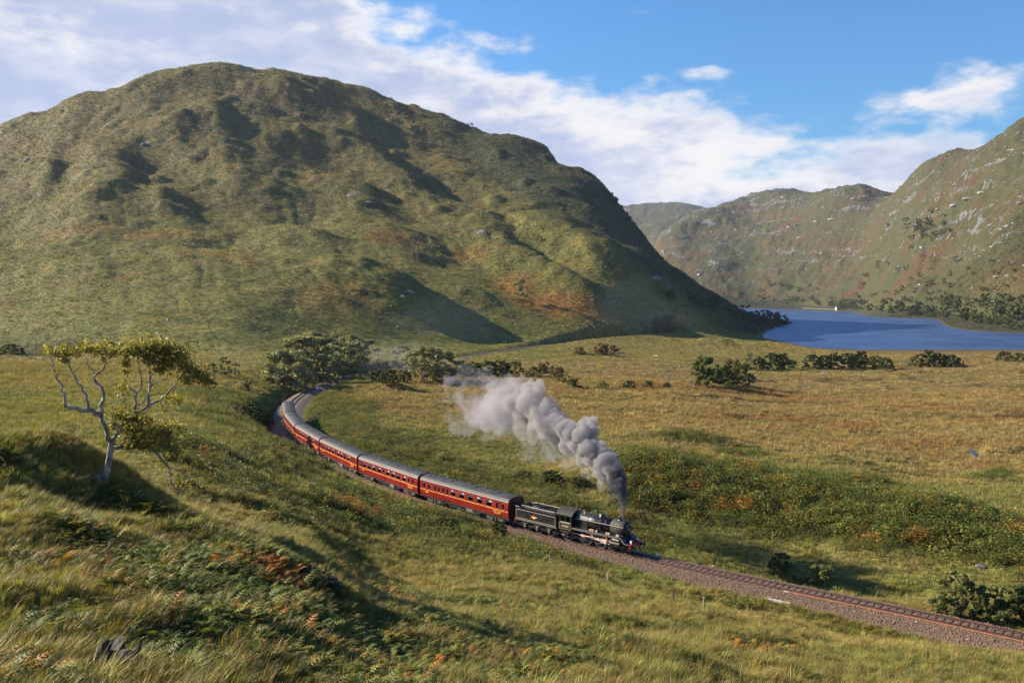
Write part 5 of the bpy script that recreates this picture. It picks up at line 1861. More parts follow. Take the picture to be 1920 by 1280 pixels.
A_TUFT = asset_collection('grass_tuft', [blade_tuft(34, .17, .34 + .05 * i, .016, .38 + .14 * i, i).mesh('grass_tuft', M_BLADE) for i in range(4)])
A_MID = asset_collection('grass_tussock', [blade_tuft(22, .30, .36 + .05 * i, .045, .6, 20 + i, 1).mesh('grass_tussock', M_BLADE) for i in range(4)])
A_FAR = asset_collection('moor_tussock', [blade_tuft(16, .75, .52 + .1 * i, .20, .45, 40 + i, 1).mesh('moor_tussock', M_BLADE) for i in range(4)])
A_FROND = asset_collection('bracken_plant', [frond_clump(5 + i % 3, 60 + i).mesh('bracken_plant', M_FROND) for i in range(5)])
A_CLUMP = asset_collection('bracken_clump', [leaf_clump(52, 80 + i).mesh('bracken_clump', M_FROND) for i in range(5)])
A_SHRUB = asset_collection('heath_clump', [leaf_clump(26, 100 + i, .9, 1.0, .42).mesh('heath_clump', M_FROND) for i in range(4)])

_el = (GZ - CAM_Z) / GY
_cm = np.maximum.accumulate(_el, axis=1)
VIS = (_el >= _cm - 0.004 - 0.5 / GY).astype(float)
VIS[:, YV < 60] = 1
SLOPE_OK = (1 - ROCK)


def sample(n, y0, y1, power=1.0, umax=.62):
    """points spread over the fan of ground in front of the viewpoint, evenly per area when power = 1"""
    q = RNG.random(n)
    k = 1 + power
    Y = (y0 ** k + q * (y1 ** k - y0 ** k)) ** (1 / k)
    u = RNG.uniform(-umax, umax, n)
    return u * Y, Y


def cov_at(x, y):
    return np.stack([grid_lookup(COV[..., i], x, y) for i in range(3)], -1)


def plant(name, coll, nkinds, x, y, size, sizevar, tint, label, sink=.03, lean=.12, zs=None):
    n = len(x)
    zz = ground(x, y) - sink
    rot = np.stack([RNG.uniform(-lean, lean, n), RNG.uniform(-lean, lean, n), RNG.uniform(-1.5, 1.5, n) if zs is None else RNG.uniform(0, 6.28, n)], -1)
    s = size * np.exp(np.clip(RNG.normal(0, sizevar, n), -2 * sizevar, 2 * sizevar))
    scl = np.stack([s, s, s * RNG.uniform(.8, 1.2, n)], -1)
    return scatter(name, np.stack([x, y, zz], -1), rot, scl, RNG.integers(0, nkinds, n), tint, coll, label)


GRASS_NOISE = lambda x, y: fbm(x / 2.2, y / 1.8, 201, 3)
# near grass
x, y = sample(95000, 12, 92, .55)
br = grid_lookup(BR_FORE, x, y); rail_d = np.abs(grid_lookup(DT, x, y))
keep = (RNG.random(len(x)) > br * .75) & (rail_d > 4.0) & (grid_lookup(ROCK, x, y) < .5)
x, y = x[keep], y[keep]
g = GRASS_NOISE(x, y)
ti = cov_at(x, y) * np.exp(RNG.normal(0, .36, (len(x), 1))) * (1.0 + .28 * g[:, None])
ti = np.where(RNG.random((len(x), 1)) < .16, STRAW * np.array([.95, .9, .8]), ti)
plant('foreground_grass', A_TUFT, 4, x, y, .9 + .5 * np.clip(g, -.6, 1), .22, ti, 'long wind-bent grass covering the near slope')
# dark rushes and heather among the near grass
x, y = sample(9000, 13, 120, .6)
g = fbm(x / 5, y / 3.5, 203, 3)
keep = (RNG.random(len(x)) < smooth01(g, .05, .55)) & (np.abs(grid_lookup(DT, x, y)) > 4.6)
x, y = x[keep], y[keep]
ti = np.array([.050, .056, .018]) * np.exp(RNG.normal(0, .4, (len(x), 1))) + np.array([.06, .03, .004]) * (RNG.random((len(x), 1)) < .25)
plant('rushes_and_heather', A_CLUMP, 5, x, y, np.interp(y, [13, 40, 120], [.30, .42, .75]), .3, ti, 'dark rushes and heather dotted through the near grass', zs=1)
# middle ground
x, y = sample(120000, 80, 330, .55)
br = grid_lookup(BR_ALL, x, y); rail_d = np.abs(grid_lookup(DT, x, y))
keep = (RNG.random(len(x)) > br * .6) & (rail_d > 4.1) & (grid_lookup(VIS, x, y) > .3) & (grid_lookup(_w, x, y) < .3)
x, y = x[keep], y[keep]
g = fbm(x / 4, y / 3, 205, 3)
ti = cov_at(x, y) * np.exp(RNG.normal(0, .25, (len(x), 1))) * (1.0 + .3 * g[:, None])
plant('meadow_grass', A_MID, 4, x, y, (.9 + .45 * np.clip(g, -.7, 1)) * np.interp(y, [80, 330], [1.0, 1.7]), .25, ti, 'tussocky grass on the meadow along the railway')
# moor and hillside
x, y = sample(330000, 320, 1560, .45)
keep = (grid_lookup(VIS, x, y) > .3) & (ground(x, y) > LOCH_Z + .8) & (grid_lookup(ROCK, x, y) < .45)
x, y = x[keep], y[keep]
g = fbm(x / 14, y / 8, 209, 3)
ti = cov_at(x, y) * np.exp(RNG.normal(0, .28, (len(x), 1))) * (1.0 + .25 * g[:, None])
plant('hillside_grass', A_FAR, 4, x, y, (1.0 + .5 * np.clip(g, -.7, 1)) * np.interp(y, [320, 1060, 1560], [.55, 1.15, 1.6]), .28, ti, 'rough grass and heather covering the moor and the hill')


def bracken_tint(x, y, rust=.3):
    n = len(x)
    q = fbm(x / 6, y / 5, 221, 3) + RNG.normal(0, .36, n) + .9 * grid_lookup(RUSTM, x, y)
    g1 = np.array([.062, .088, .022]); g2 = np.array([.205, .205, .050]); rr = np.array([.255, .112, .026])
    w = RNG.random((n, 1))
    t = g1 + (g2 - g1) * np.where(w > .76, w, w * .35)
    k = smooth01(q, .62 - rust, 1.05 - rust)[:, None]
    return t * (1 - k) + rr * k * RNG.uniform(.6, 1.3, (n, 1))


x, y = sample(64000, 14, 78, .4)
keep = (RNG.random(len(x)) < grid_lookup(np.maximum(BR_FORE, BR_MISC), x, y) * 1.0)
x, y = x[keep], y[keep]
plant('foreground_bracken', A_FROND, 5, x, y, .66, .24, bracken_tint(x, y, .35), 'green and rusty bracken fronds on the near slope', zs=1)
x, y = sample(100000, 62, 300, .35)
w = grid_lookup(BR_ALL, x, y)
rail_d = np.abs(grid_lookup(DT, x, y))
keep = (RNG.random(len(x)) < w) & (rail_d > 4.3) & (grid_lookup(VIS, x, y) > .2)
x, y = x[keep], y[keep]
hh = np.clip(fbm(x / 5, y / 5, 227, 3), -.7, .8)
plant('bank_bracken', A_CLUMP, 5, x, y, (1.05 + .5 * hh + .35 * grid_lookup(BR_BANK, x, y)), .25, bracken_tint(x, y, .22), 'dense bracken on the banks either side of the railway', zs=1)
# rusty patches and dark heath on the hill and the moor
x, y = sample(60000, 200, 1500, .35)
w = smooth01(fbm(x / 40, y / 22, 231, 4), .12, .55)
keep = (RNG.random(len(x)) < w) & (grid_lookup(VIS, x, y) > .3) & (ground(x, y) > LOCH_Z + 1)
x, y = x[keep], y[keep]
rusty = smooth01(fbm(x / 30, y / 24, 235, 3), -.1, .4)[:, None]
ti = (np.array([.046, .058, .022]) * (1 - rusty) + np.array([.165, .080, .026]) * rusty) * RNG.uniform(.6, 1.4, (len(x), 1))
plant('moor_bracken', A_SHRUB, 4, x, y, np.interp(y, [200, 500, 1500], [.42, .7, 1.9]), .3, ti, 'patches of bracken and heather on the moor and hill', zs=1)


# ---- trees and bushes
def crown_cloud(r, clumps, leaves, size, zstretch=1.0):
    """leaf-sized faces gathered in clumps through a crown of height 1 .. returns MB"""
    mb = MB()
    for (cx, cy, cz, cr) in clumps:
        for i in range(leaves):
            d = Vector((r.gauss(0, 1), r.gauss(0, 1), r.gauss(0, 1))).normalized() * cr * (r.random() ** .45)
            c = Vector((cx, cy, cz)) + Vector((d.x, d.y, d.z * .75))
            nrm = (d.normalized() + Vector((r.gauss(0, .7), r.gauss(0, .7), r.gauss(0, .7) + .3))).normalized()
            a = nrm.cross(Vector((r.gauss(0, 1), r.gauss(0, 1), r.gauss(0, 1)))).normalized()
            b = nrm.cross(a)
            s = size * r.uniform(.6, 1.35)
            mb.add([c - a * s, c + b * s * .55, c + a * s, c - b * s * .55], [(0, 1, 2, 3)])
    return mb


def tree_meshes(kind, seed, detail=1.0):
    r = random.Random(seed)
    clumps = []
    if kind == 'birch':            # several rounded heads on slender stems
        for i in range(int(26 * detail)):
            a = r.uniform(0, 6.283); q = math.sqrt(r.random()); zz = r.uniform(.14, .96)
            w = .36 * math.sin(min(1, (1.08 - zz) * 1.7) * 1.57)
            clumps.append((q * w * math.cos(a), q * w * math.sin(a), zz, r.uniform(.07, .125)))
        lv, sz = 120, .028
    elif kind == 'bush':
        for i in range(int(64 * detail)):
            a = r.uniform(0, 6.283); q = math.sqrt(r.random()); zz = r.uniform(.08, .93)
            w = .62 * math.cos(zz * 1.25)
            clumps.append((q * w * math.cos(a), q * w * math.sin(a), zz, r.uniform(.055, .12)))
        lv, sz = 90, .034
    elif kind == 'round':
        for i in range(int(24 * detail)):
            a = r.uniform(0, 6.283); q = math.sqrt(r.random()); zz = r.uniform(.22, .93)
            w = .44 * math.sqrt(max(0.05, 1 - ((zz - .52) / .46) ** 2))
            clumps.append((q * w * math.cos(a), q * w * math.sin(a), zz, r.uniform(.08, .15)))
        lv, sz = 130, .034
    else:                          # wind-shaped pine or oak on a crag
        for i in range(int(16 * detail)):
            zz = r.uniform(.35, .95); q = r.uniform(-.30, .42)
            clumps.append((q, r.uniform(-.25, .25), zz - abs(q) * .25, r.uniform(.07, .14)))
        lv, sz = 60, .046
    cr = crown_cloud(r, clumps, int(lv * (1 if detail > .5 else .45)), sz * (1 if detail > .5 else 1.75))
    tk = MB()
    nst = {'birch': 4, 'bush': 5, 'round': 2}.get(kind, 1)
    for i in range(nst):
        a = r.uniform(0, 6.283)
        bx_, by_ = .05 * math.cos(a) * (nst > 1), .05 * math.sin(a) * (nst > 1)
        c = r.choice(clumps)
        top = Vector((c[0] * .9, c[1] * .9, max(.45, c[2])))
        mid_ = Vector((bx_ + (top.x - bx_) * .3 + r.uniform(-.03, .03), by_ + (top.y - by_) * .3, top.z * .5))
        w = .011 if nst > 1 else .022
        tk.tube([(bx_, by_, -.03), mid_, top], [w, w * .65, w * .2], 6)
        for _ in range(2):
            c2 = r.choice(clumps)
            tk.tube([mid_, (c2[0], c2[1], c2[2])], [w * .5, w * .15], 5)
    return cr, tk


mat('bark_grey', (.20, .185, .165), .8, var=.4, scale=5)
TREE_LIB = {}


def tree_lib(kind, leafmat, barkmat, nvar, seed, detail=1.0, key=None):
    out = []
    for i in range(nvar):
        c, tk = tree_meshes(kind, seed + i, detail)
        out.append((c.mesh('crown', leafmat), tk.mesh('trunk', barkmat)))
    TREE_LIB[key or kind] = out


tree_lib('birch', M_LEAF_BIRCH, MATS['bark_grey'], 4, 300, key='birch')
tree_lib('bush', M_LEAF_GREEN, MATS['bark_dark'], 3, 320, key='alder')
tree_lib('bush', M_LEAF_SALLOW, MATS['bark_dark'], 4, 340, key='willow')
tree_lib('bush', M_LEAF_DARK, MATS['bark_dark'], 3, 360, key='darkbush')
tree_lib('bush', M_LEAF_BROWN, MATS['bark_dark'], 3, 380, key='brownbush')
tree_lib('crag', M_LEAF_PINE, MATS['bark_dark'], 4, 400, .8, key='crag')
tree_lib('round', M_LEAF_DARK, MATS['bark_dark'], 4, 420, .45, key='far')
tree_lib('round', M_LEAF_SALLOW, MATS['bark_dark'], 3, 440, .45, key='farpale')
LIB_NAME = {'birch': ('birch_tree', 'tree'), 'alder': ('alder_tree', 'tree'), 'willow': ('willow_bush', 'bush'), 'darkbush': ('dark_bush', 'bush'), 'brownbush': ('russet_bush', 'bush'),
            'crag': ('hill_tree', 'tree'), 'far': ('shore_tree', 'tree'), 'farpale': ('shore_tree', 'tree')}
_tree_n = {}


def tree_at(key, x, y, h, label, group=None, wide=1.0, zsink=0.0):
    lib = TREE_LIB[key]
    i = _tree_n.get(key, 0); _tree_n[key] = i + 1
    c, tk = lib[i % len(lib)]
    nm, cat = LIB_NAME[key]
    e = empty(nm, (x, y, float(ground(x, y)) - .02 * h - zsink), random.uniform(0, 6.28) if key != 'crag' else random.uniform(-.3, .3))
    s = h * random.uniform(.95, 1.05)
    e.scale = (s * wide, s * wide, s)
    tag(e, label, cat, group)
    link('crown', c, e); link('trunk', tk, e)
    return e


def tree_px(key, px, py, hpx, label, group=None, wide=1.0, ymin=12, ymax=9000):
    x, y, _ = hit(px, py, ymin, ymax)
    return tree_at(key, x, y, hpx * y / FPX, label, group, wide)


G1 = 'birches crowding the outside of the curve behind the train'
for (px, py, hp, w) in [(522, 722, 52, 1.2), (540, 730, 68, 1.2), (566, 727, 80, 1.2), (590, 716, 70, 1.15), (612, 706, 62, 1.1), (640, 698, 54, 1.1), (548, 704, 62, 1.2), (580, 700, 62, 1.1),
                        (620, 688, 50, 1.1), (662, 690, 48, 1.1), (688, 683, 40, 1.1), (655, 680, 44, 1.1)]:
    tree_px('birch', px, py, hp * 1.25, 'grey-green birch in the dense thicket on the outer side of the curve', G1, w * 1.3)
G2 = 'birches on the inside of the curve in the drifting smoke'
for (px, py, hp, w) in [(800, 716, 64, 1.15), (825, 716, 66, 1.15), (850, 714, 54, 1.15), (780, 700, 44, 1.2), (755, 692, 46, 1.1), (812, 704, 56, 1.1), (868, 706, 34, 1.3)]:
    tree_px('birch', px, py, hp, 'hazy birch right of the track where thin smoke hangs', G2, w * 1.25)
for (px, py, hp, lb) in [(705, 716, 24, 'low dark bush at the track edge inside the far bend'), (728, 718, 27, 'leafy bush below the track inside the far bend, left of the hazy birches'),
                         (758, 718, 26, 'dark bush at the foot of the hazy birches')]:
    tree_px('darkbush', px, py, hp, lb, None, 1.3)
tree_px('darkbush', 474, 790, 36, 'large dark windswept bush above the rear coaches', None, 1.3)
tree_px('darkbush', 503, 798, 24, 'dark bush in the shade beside the last coach', None, .9)
tree_px('brownbush', 450, 782, 26, 'small dark bush at the left foot of the windswept bush', None, 1.2)
tree_px('willow', 462, 735, 20, 'small round bush on the moor left of the birch thicket', None, 1.0)
for (px, py, hp, lb) in [(398, 708, 30, 'slim grey-green tree on the moor behind the bare-limbed tree'), (420, 706, 38, 'taller middle tree of the three on the left moor'), (441, 704, 26, 'round tree at the right of the three on the left moor')]:
    tree_px('birch', px, py, hp, lb)
tree_px('darkbush', 205, 660, 20, 'dark bush at the hill foot behind the left of the big crown', None, 1.8)
tree_px('darkbush', 240, 664, 24, 'dark bush at the hill foot behind the middle of the big crown', None, 1.6)
tree_px('darkbush', 22, 664, 22, 'dark bush at the hill foot by the left picture edge', None, 1.8)
tree_px('darkbush', 8, 872, 34, 'dark bush on the near slope at the left picture edge', None, 1.4)
G3 = 'bushes along the stream behind the smoke'
for (px, py, hp, k) in [(890, 704, 28, 'darkbush'), (915, 706, 34, 'darkbush'), (940, 704, 30, 'darkbush'), (965, 702, 26, 'willow'), (1000, 706, 22, 'willow'), (1075, 726, 18, 'darkbush'), (1130, 728, 14, 'willow'),
                        (1180, 728, 16, 'darkbush'), (1215, 726, 14, 'willow'), (1250, 728, 12, 'darkbush'), (1050, 716, 16, 'willow')]:
    tree_px(k, px, py, hp, 'low bush on the stream bank behind the smoke plume', G3, 1.4)
G3b = 'russet bushes on the moor beyond the plume'
for (px, py, hp) in [(1020, 700, 24), (1048, 706, 20), (1085, 665, 16), (1130, 662, 20), (1150, 660, 14)]:
    tree_px('brownbush', px, py, hp, 'russet bush on the moor between the plume and the hill foot', G3b, 1.5)
for (px, py, hp, k, lb) in [(1324, 726, 62, 'alder', 'tall dark green tree, left and tallest of the clump on the valley floor'), (1354, 724, 44, 'alder', 'dark green bushy tree in the middle of the valley clump'),
                            (1394, 724, 44, 'alder', 'dark green bush at the right of the valley clump'), (1372, 708, 40, 'brownbush', 'brownish bush behind the valley clump'),
                            (1405, 692, 34, 'birch', 'pale bare-looking bush behind the valley clump'), (1425, 692, 26, 'darkbush', 'dark bush right of the pale bare-looking one')]:
    tree_px(k, px, py, hp, lb)
G4 = 'round bushes in a row before the loch'
for (px, py, hp) in [(1448, 692, 26), (1466, 690, 24), (1486, 690, 14), (1523, 690, 22), (1542, 690, 20), (1562, 690, 24), (1590, 690, 24), (1612, 690, 26), (1640, 692, 22), (1662, 692, 20)]:
    tree_px('darkbush', px, py, hp * 1.25, 'round dark bush in the broken row across the valley floor', G4, 1.1)
G5 = 'five bushes close together before the loch'
for (px, py, hp) in [(1718, 688, 20), (1741, 688, 26), (1765, 688, 24), (1782, 686, 18), (1797, 685, 13)]:
    tree_px('darkbush' if px > 1730 else 'willow', px, py, hp * 1.25, 'round bush of the tight group of five below the loch', G5, 1.1)
tree_px('darkbush', 1884, 676, 20, 'left of two dark bushes by the loch at the right', None, 1.4)
tree_px('darkbush', 1910, 676, 16, 'right of two dark bushes by the loch at the right', None, 1.4)
# near the track, right
tree_px('willow', 1466, 1092, 60, 'slender pale bush by the track, left of the pair in the plume shadow', None, .85)
tree_px('willow', 1540, 1106, 52, 'wider pale bush by the track, right of the pair in the plume shadow', None, 1.1)
tree_px('willow', 1506, 1098, 16, 'low scrub between the two pale bushes by the track', None, 1.8)
tree_px('willow', 1797, 1154, 86, 'large round grey-green bush beside the track on the right', None, 1.15)
tree_px('willow', 1868, 1168, 70, 'greyish spreading bush beside the track near the right edge', None, 1.1)
tree_px('darkbush', 1915, 1174, 80, 'dark bush cut by the right picture edge', None, 1.0)
tree_px('willow', 1310, 1062, 12, 'tiny bush on the far shoulder of the ballast', None, 1.6)
# bushes by the engine and along the near bank
tree_px('darkbush', 935, 1002, 26, 'dark bush on the near side by the white stone below the front coach', None, 1.5)
tree_px('darkbush', 830, 990, 22, 'dark bush in the bracken below the middle of the front coach', None, 2.2)
tree_px('darkbush', 1035, 905, 24, 'dark heathy bush on the flat behind the tender', None, 2.0)
tree_px('darkbush', 1085, 912, 22, 'dark heathy bush behind the base of the smoke', None, 1.8)
tree_px('darkbush', 980, 900, 20, 'dark heathy bush behind the front coach roof', None, 2.0)
# hill
tree_px('birch', 975, 560, 40, 'lone leafless-looking tree among rusty bracken on the lower hill', None, 1.0)
for (px, py, hp, k, lb) in [(1212, 624, 32, 'birch', 'grey-green tree at the left end of the roadside grove'), (1232, 624, 32, 'darkbush', 'dark tree second from the left in the roadside grove'),
                            (1252, 622, 36, 'darkbush', 'dark tree in the middle of the roadside grove'), (1270, 622, 28, 'darkbush', 'dark tree at the right end of the roadside grove'),
                            (1276, 592, 26, 'birch', 'pale rounded tree lit above the roadside grove'), (1290, 602, 24, 'birch', 'pale tree just right of the lit rounded one'),
                            (1355, 606, 26, 'birch', 'sunlit tree standing out before the dark wooded foot of the hill'), (1345, 596, 18, 'birch', 'smaller sunlit tree behind the one before the dark wood'),
                            (1240, 548, 20, 'birch', 'pale tree under the crag at the shadow edge of the hill'), (1258, 560, 20, 'darkbush', 'dark tree below the crag at the shadow edge'),
                            (945, 356, 18, 'birch', 'lone thin tree in the shaded upper flank of the hill'), (1010, 455, 14, 'crag', 'small tree on the shaded flank of the hill')]:
    tree_px(k, px, py, hp, lb)
G6 = 'dark trees at the shaded foot of the hill by the loch'
for i in range(34):
    t = i / 33
    px = 1300 + 165 * t + random.uniform(-8, 8)
    py = 572 + 44 * t + random.uniform(-8, 8)
    tree_px('far', px, py, random.uniform(17, 26), 'dark tree in the shaded wood where the hill meets the loch', G6, 1.15, 600, 1290)
G7 = 'small trees along the steep skyline of the hill'
for (px, py, hp) in [(1146, 376, 16), (1154, 384, 18), (1163, 396, 12), (1172, 408, 12), (1180, 420, 15), (1187, 428, 12), (1194, 440, 12), (1200, 452, 13), (1208, 462, 14), (1222, 474, 9), (1232, 482, 8), (1136, 364, 9), (1118, 345, 8), (1096, 326, 7), (1150, 392, 12)]:
    tree_px('crag', px, py, hp, 'small dark tree leaning on the steep skyline of the hill', G7, 1.0, 300, 2000)
tree_px('crag', 880, 240, 11, 'lone tiny tree on the upper skyline of the hill', None, 1.2, 300, 2000)
# far shore
G8 = 'trees along the far shore of the loch'
i = 0
while i < 150:
    px = random.uniform(1555, 1935)
    sh = np.interp(px, [1400, 1480, 1600, 1750, 1850, 1935], [576, 577, 583, 597, 610, 626])
    up = random.random() ** 2.2 * np.interp(px, [1555, 1700, 1850, 1935], [8, 26, 46, 60])
    if random.random() < .35 and px < 1640:
        continue
    tree_px('far' if random.random() < .75 else 'farpale', px, sh - 1.5 - up, random.uniform(11, 20) * np.interp(px, [1555, 1935], [.8, 1.4]), 'dark green tree in the belt of woodland along the far shore', G8, 1.1, 850, 3000)
    i += 1
G9 = 'scattered trees at the head of the loch'
for i in range(40):
    px = random.uniform(1345, 1560); up = random.random() ** 1.5 * 40
    tree_px('far' if random.random() < .7 else 'farpale', px, 574 - up, random.uniform(6, 11), 'small tree scattered over the low ground at the head of the loch', G9, 1.4, 1500, 3600)
G10 = 'dark copse on the mountainside'
for i in range(30):
    px = 1735 + random.gauss(0, 26); py = 432 + random.gauss(0, 11) - (px - 1735) * .12
    tree_px('far', px, py, random.uniform(9, 15), 'dark tree in the isolated copse on the rocky mountainside', G10, 1.3, 1200, 3500)
G11 = 'trees scattered on the slope above the far shore'
for i in range(44):
    px = random.uniform(1600, 1930); py = np.interp(px, [1600, 1930], [560, 545]) - random.random() ** 1.6 * 60
    tree_px('far' if random.random() < .6 else 'farpale', px, py, random.uniform(7, 13), 'single tree dotted on the slope above the far shore', G11, 1.3, 900, 3200)


# ---- the old wind-bent tree on the left
def old_tree():
    bx, by, bz = hit(197, 906)
    Y0 = by

    def W(zx, zy, dy=0.0):
        """point of the tree drawn as seen, at its own distance (metres nearer or farther with dy)"""
        px = zx / 3.556 + 40; py = zy / 3.556 + 600
        Y = Y0 + dy
        return Vector((u_of(px, py) * Y, Y, CAM_Z + e_of(py) * Y))
    root = empty('old_wind_bent_tree', (bx, by, bz - .15))
    tag(root, 'old wind-bent tree with pale bare limbs and sparse yellowing leaves', 'tree')
    O = Vector(root.location)

    def limb(name, pts, r0, r1, parent, n=7):
        q = [W(*a) - O for a in pts]
        # extra kinks
        out = [q[0]]
        for a, b in zip(q[:-1], q[1:]):
            m = (a + b) / 2 + Vector((random.gauss(0, .05), random.gauss(0, .06), random.gauss(0, .04)))
            out += [m, b]
        rr = [r0 + (r1 - r0) * (i / (len(out) - 1)) ** .8 for i in range(len(out))]
        mb = MB().tube(out, rr, n)
        return mb.build(name, MATS['bark_pale'], parent, True)
    trunk_pts = [(505, 1100, 0), (535, 1060, 0), (570, 1010, 0), (582, 940, .05), (592, 870, 0), (602, 800, 0)]
    tk = limb('trunk', trunk_pts, .21, .13, root, 12)
    rt = MB()
    b0 = W(520, 1085, 0) - O
    for a, l in ((2.6, .9), (3.6, .8), (5.0, .6), (.4, .5), (1.5, .5)):
        rt.tube([b0 + Vector((0, 0, .30)), b0 + Vector((math.cos(a) * l * .6, math.sin(a) * l * .6, .0)), b0 + Vector((math.cos(a) * l * 1.3, math.sin(a) * l * 1.3, -.45))], [.22, .14, .04], 7)
    rt.build('root', MATS['bark_pale'], tk, True)
    L = lambda pts, r0, r1: limb('limb', pts, r0, r1, root)
    l1 = L([(602, 810, 0), (575, 760, -.1), (550, 695, -.2), (530, 640, -.3)], .13, .10)
    l1b = L([(530, 640, -.3), (490, 625, -.4), (445, 600, -.5), (370, 585, -.6), (295, 575, -.8)], .14, .10)
    l1a = L([(530, 640, -.3), (527, 570, -.2), (548, 490, -.1), (500, 420, .1), (486, 372, .2), (520, 345, .3), (545, 330, .4), (562, 285, .4)], .12, .04)
    tw = []
    tw.append(L([(445, 600, -.5), (432, 520, -.6), (405, 470, -.6), (372, 420, -.7), (337, 345, -.7), (318, 290, -.8), (300, 240, -.8)], .085, .03))
    tw.append(L([(292, 575, -.8), (290, 530, -.9), (262, 470, -.9), (250, 410, -1.0), (232, 355, -1.0), (210, 320, -1.1), (205, 270, -1.1), (190, 230, -1.1)], .085, .025))
    tw.append(L([(486, 372, .2), (470, 330, .3), (440, 300, .4), (420, 250, .4)], .045, .015))
    tw.append(L([(337, 345, -.7), (370, 330, -.5), (395, 290, -.3)], .03, .012))
    r1 = L([(600, 810, 0), (640, 748, .2), (680, 690, .4), (745, 625, .6), (800, 605, .8), (845, 575, 1.0)], .125, .085)
    tw.append(L([(760, 615, .6), (765, 545, .6), (765, 490, .7), (735, 465, .7), (702, 420, .8), (692, 385, .8), (720, 340, .9)], .085, .025))
    tw.append(L([(765, 490, .7), (800, 450, .7), (805, 400, .8), (790, 340, .9), (775, 280, 1.0)], .06, .02))
    tw.append(L([(845, 575, 1.0), (845, 500, 1.1), (858, 430, 1.2), (858, 360, 1.3), (848, 300, 1.3), (830, 220, 1.4)], .105, .035))
    tw.append(L([(855, 450, 1.2), (900, 420, 1.4), (950, 390, 1.6), (975, 370, 1.7)], .05, .02))
    tw.append(L([(858, 370, 1.2), (905, 320, 1.5), (960, 250, 1.7), (1010, 200, 1.8)], .045, .015))
    tw.append(L([(835, 578, 1.0), (890, 545, 1.3), (940, 515, 1.5), (985, 475, 1.7), (1020, 440, 1.9), (1045, 400, 2.0), (1090, 360, 2.1)], .085, .025))
    tw.append(L([(770, 565, .7), (820, 540, .6), (870, 500, .5), (920, 488, .4), (950, 500, .4)], .045, .018))
    tw.append(L([(940, 515, 1.5), (925, 555, 1.5), (940, 590, 1.6), (990, 580, 1.7)], .035, .012))
    tw.append(L([(700, 590, .2), (680, 540, .1), (650, 500, .1), (640, 460, .1)], .035, .012))
    r2 = L([(605, 880, 0), (650, 850, .2), (700, 852, .5), (790, 840, .8), (870, 862, 1.0), (930, 925, 1.1), (985, 985, 1.2), (1002, 1030, 1.2), (1000, 1080, 1.2), (1030, 1130, 1.3), (1078, 1152, 1.3)], .12, .022)
    tw.append(L([(660, 840, .2), (700, 790, .1), (760, 740, 0), (820, 700, -.1)], .06, .02))
    tw.append(L([(700, 845, .4), (780, 790, .6), (860, 760, .9), (960, 730, 1.2)], .055, .018))
    tw.append(L([(985, 985, 1.2), (1060, 1000, 1.4), (1110, 1050, 1.5), (1160, 1080, 1.6), (1210, 1100, 1.7)], .035, .012))
    tw.append(L([(930, 925, 1.1), (1010, 930, 1.4), (1080, 945, 1.6)], .035, .012))
    r = random.Random(5)
    masses = [  # (x, y, rx, ry, depth, leaves)
        (185, 205, 50, 26, -1.1, 150), (270, 215, 60, 38, -.9, 230), (345, 205, 60, 34, -.7, 220), (430, 185, 70, 34, -.2, 270), (520, 185, 70, 34, .2, 270), (600, 205, 60, 38, .5, 220), (290, 265, 40, 26, -.8, 80),
        (225, 345, 26, 26, -1.0, 55), (550, 250, 34, 40, .4, 70),
        (700, 200, 60, 55, .8, 250), (770, 190, 70, 60, 1.0, 330), (850, 165, 80, 52, 1.3, 420), (930, 175, 80, 55, 1.5, 430), (1010, 210, 80, 50, 1.7, 400), (1080, 215, 60, 40, 1.9, 260), (860, 250, 90, 50, 1.2, 330),
        (970, 270, 90, 60, 1.5, 380), (1075, 290, 70, 60, 2.0, 340), (1140, 345, 70, 46, 2.2, 320), (1200, 370, 60, 40, 2.3, 260), (1250, 410, 45, 26, 2.4, 150), (1100, 400, 60, 34, 2.0, 180), (930, 330, 60, 34, 1.2, 160),
        (690, 340, 36, 36, .8, 80), (670, 450, 45, 50, .3, 160), (700, 290, 40, 36, .8, 110), (1030, 530, 50, 34, 1.6, 140), (970, 510, 30, 24, 1.4, 60),
        (640, 630, 60, 40, .1, 200), (730, 640, 80, 40, .2, 320), (820, 665, 60, 40, .0, 260), (700, 720, 60, 50, .0, 220), (780, 760, 90, 60, .3, 460), (880, 750, 80, 60, .8, 420), (960, 740, 70, 60, 1.1, 340),
        (1030, 710, 50, 30, 1.3, 130), (720, 810, 70, 40, .3, 260), (820, 830, 80, 30, .6, 260), (950, 820, 80, 40, 1.0, 300), (1020, 870, 60, 34, 1.3, 190), (1000, 920, 50, 26, 1.3, 120),
        (1110, 930, 60, 26, 1.5, 140), (1200, 970, 60, 30, 1.7, 150), (1270, 1000, 45, 22, 1.8, 80), (1060, 1090, 45, 36, 1.4, 130), (1150, 1090, 50, 26, 1.6, 120), (1210, 1110, 40, 20, 1.7, 70),
        (270, 580, 26, 22, -.8, 40), (620, 690, 40, 40, .0, 90)]
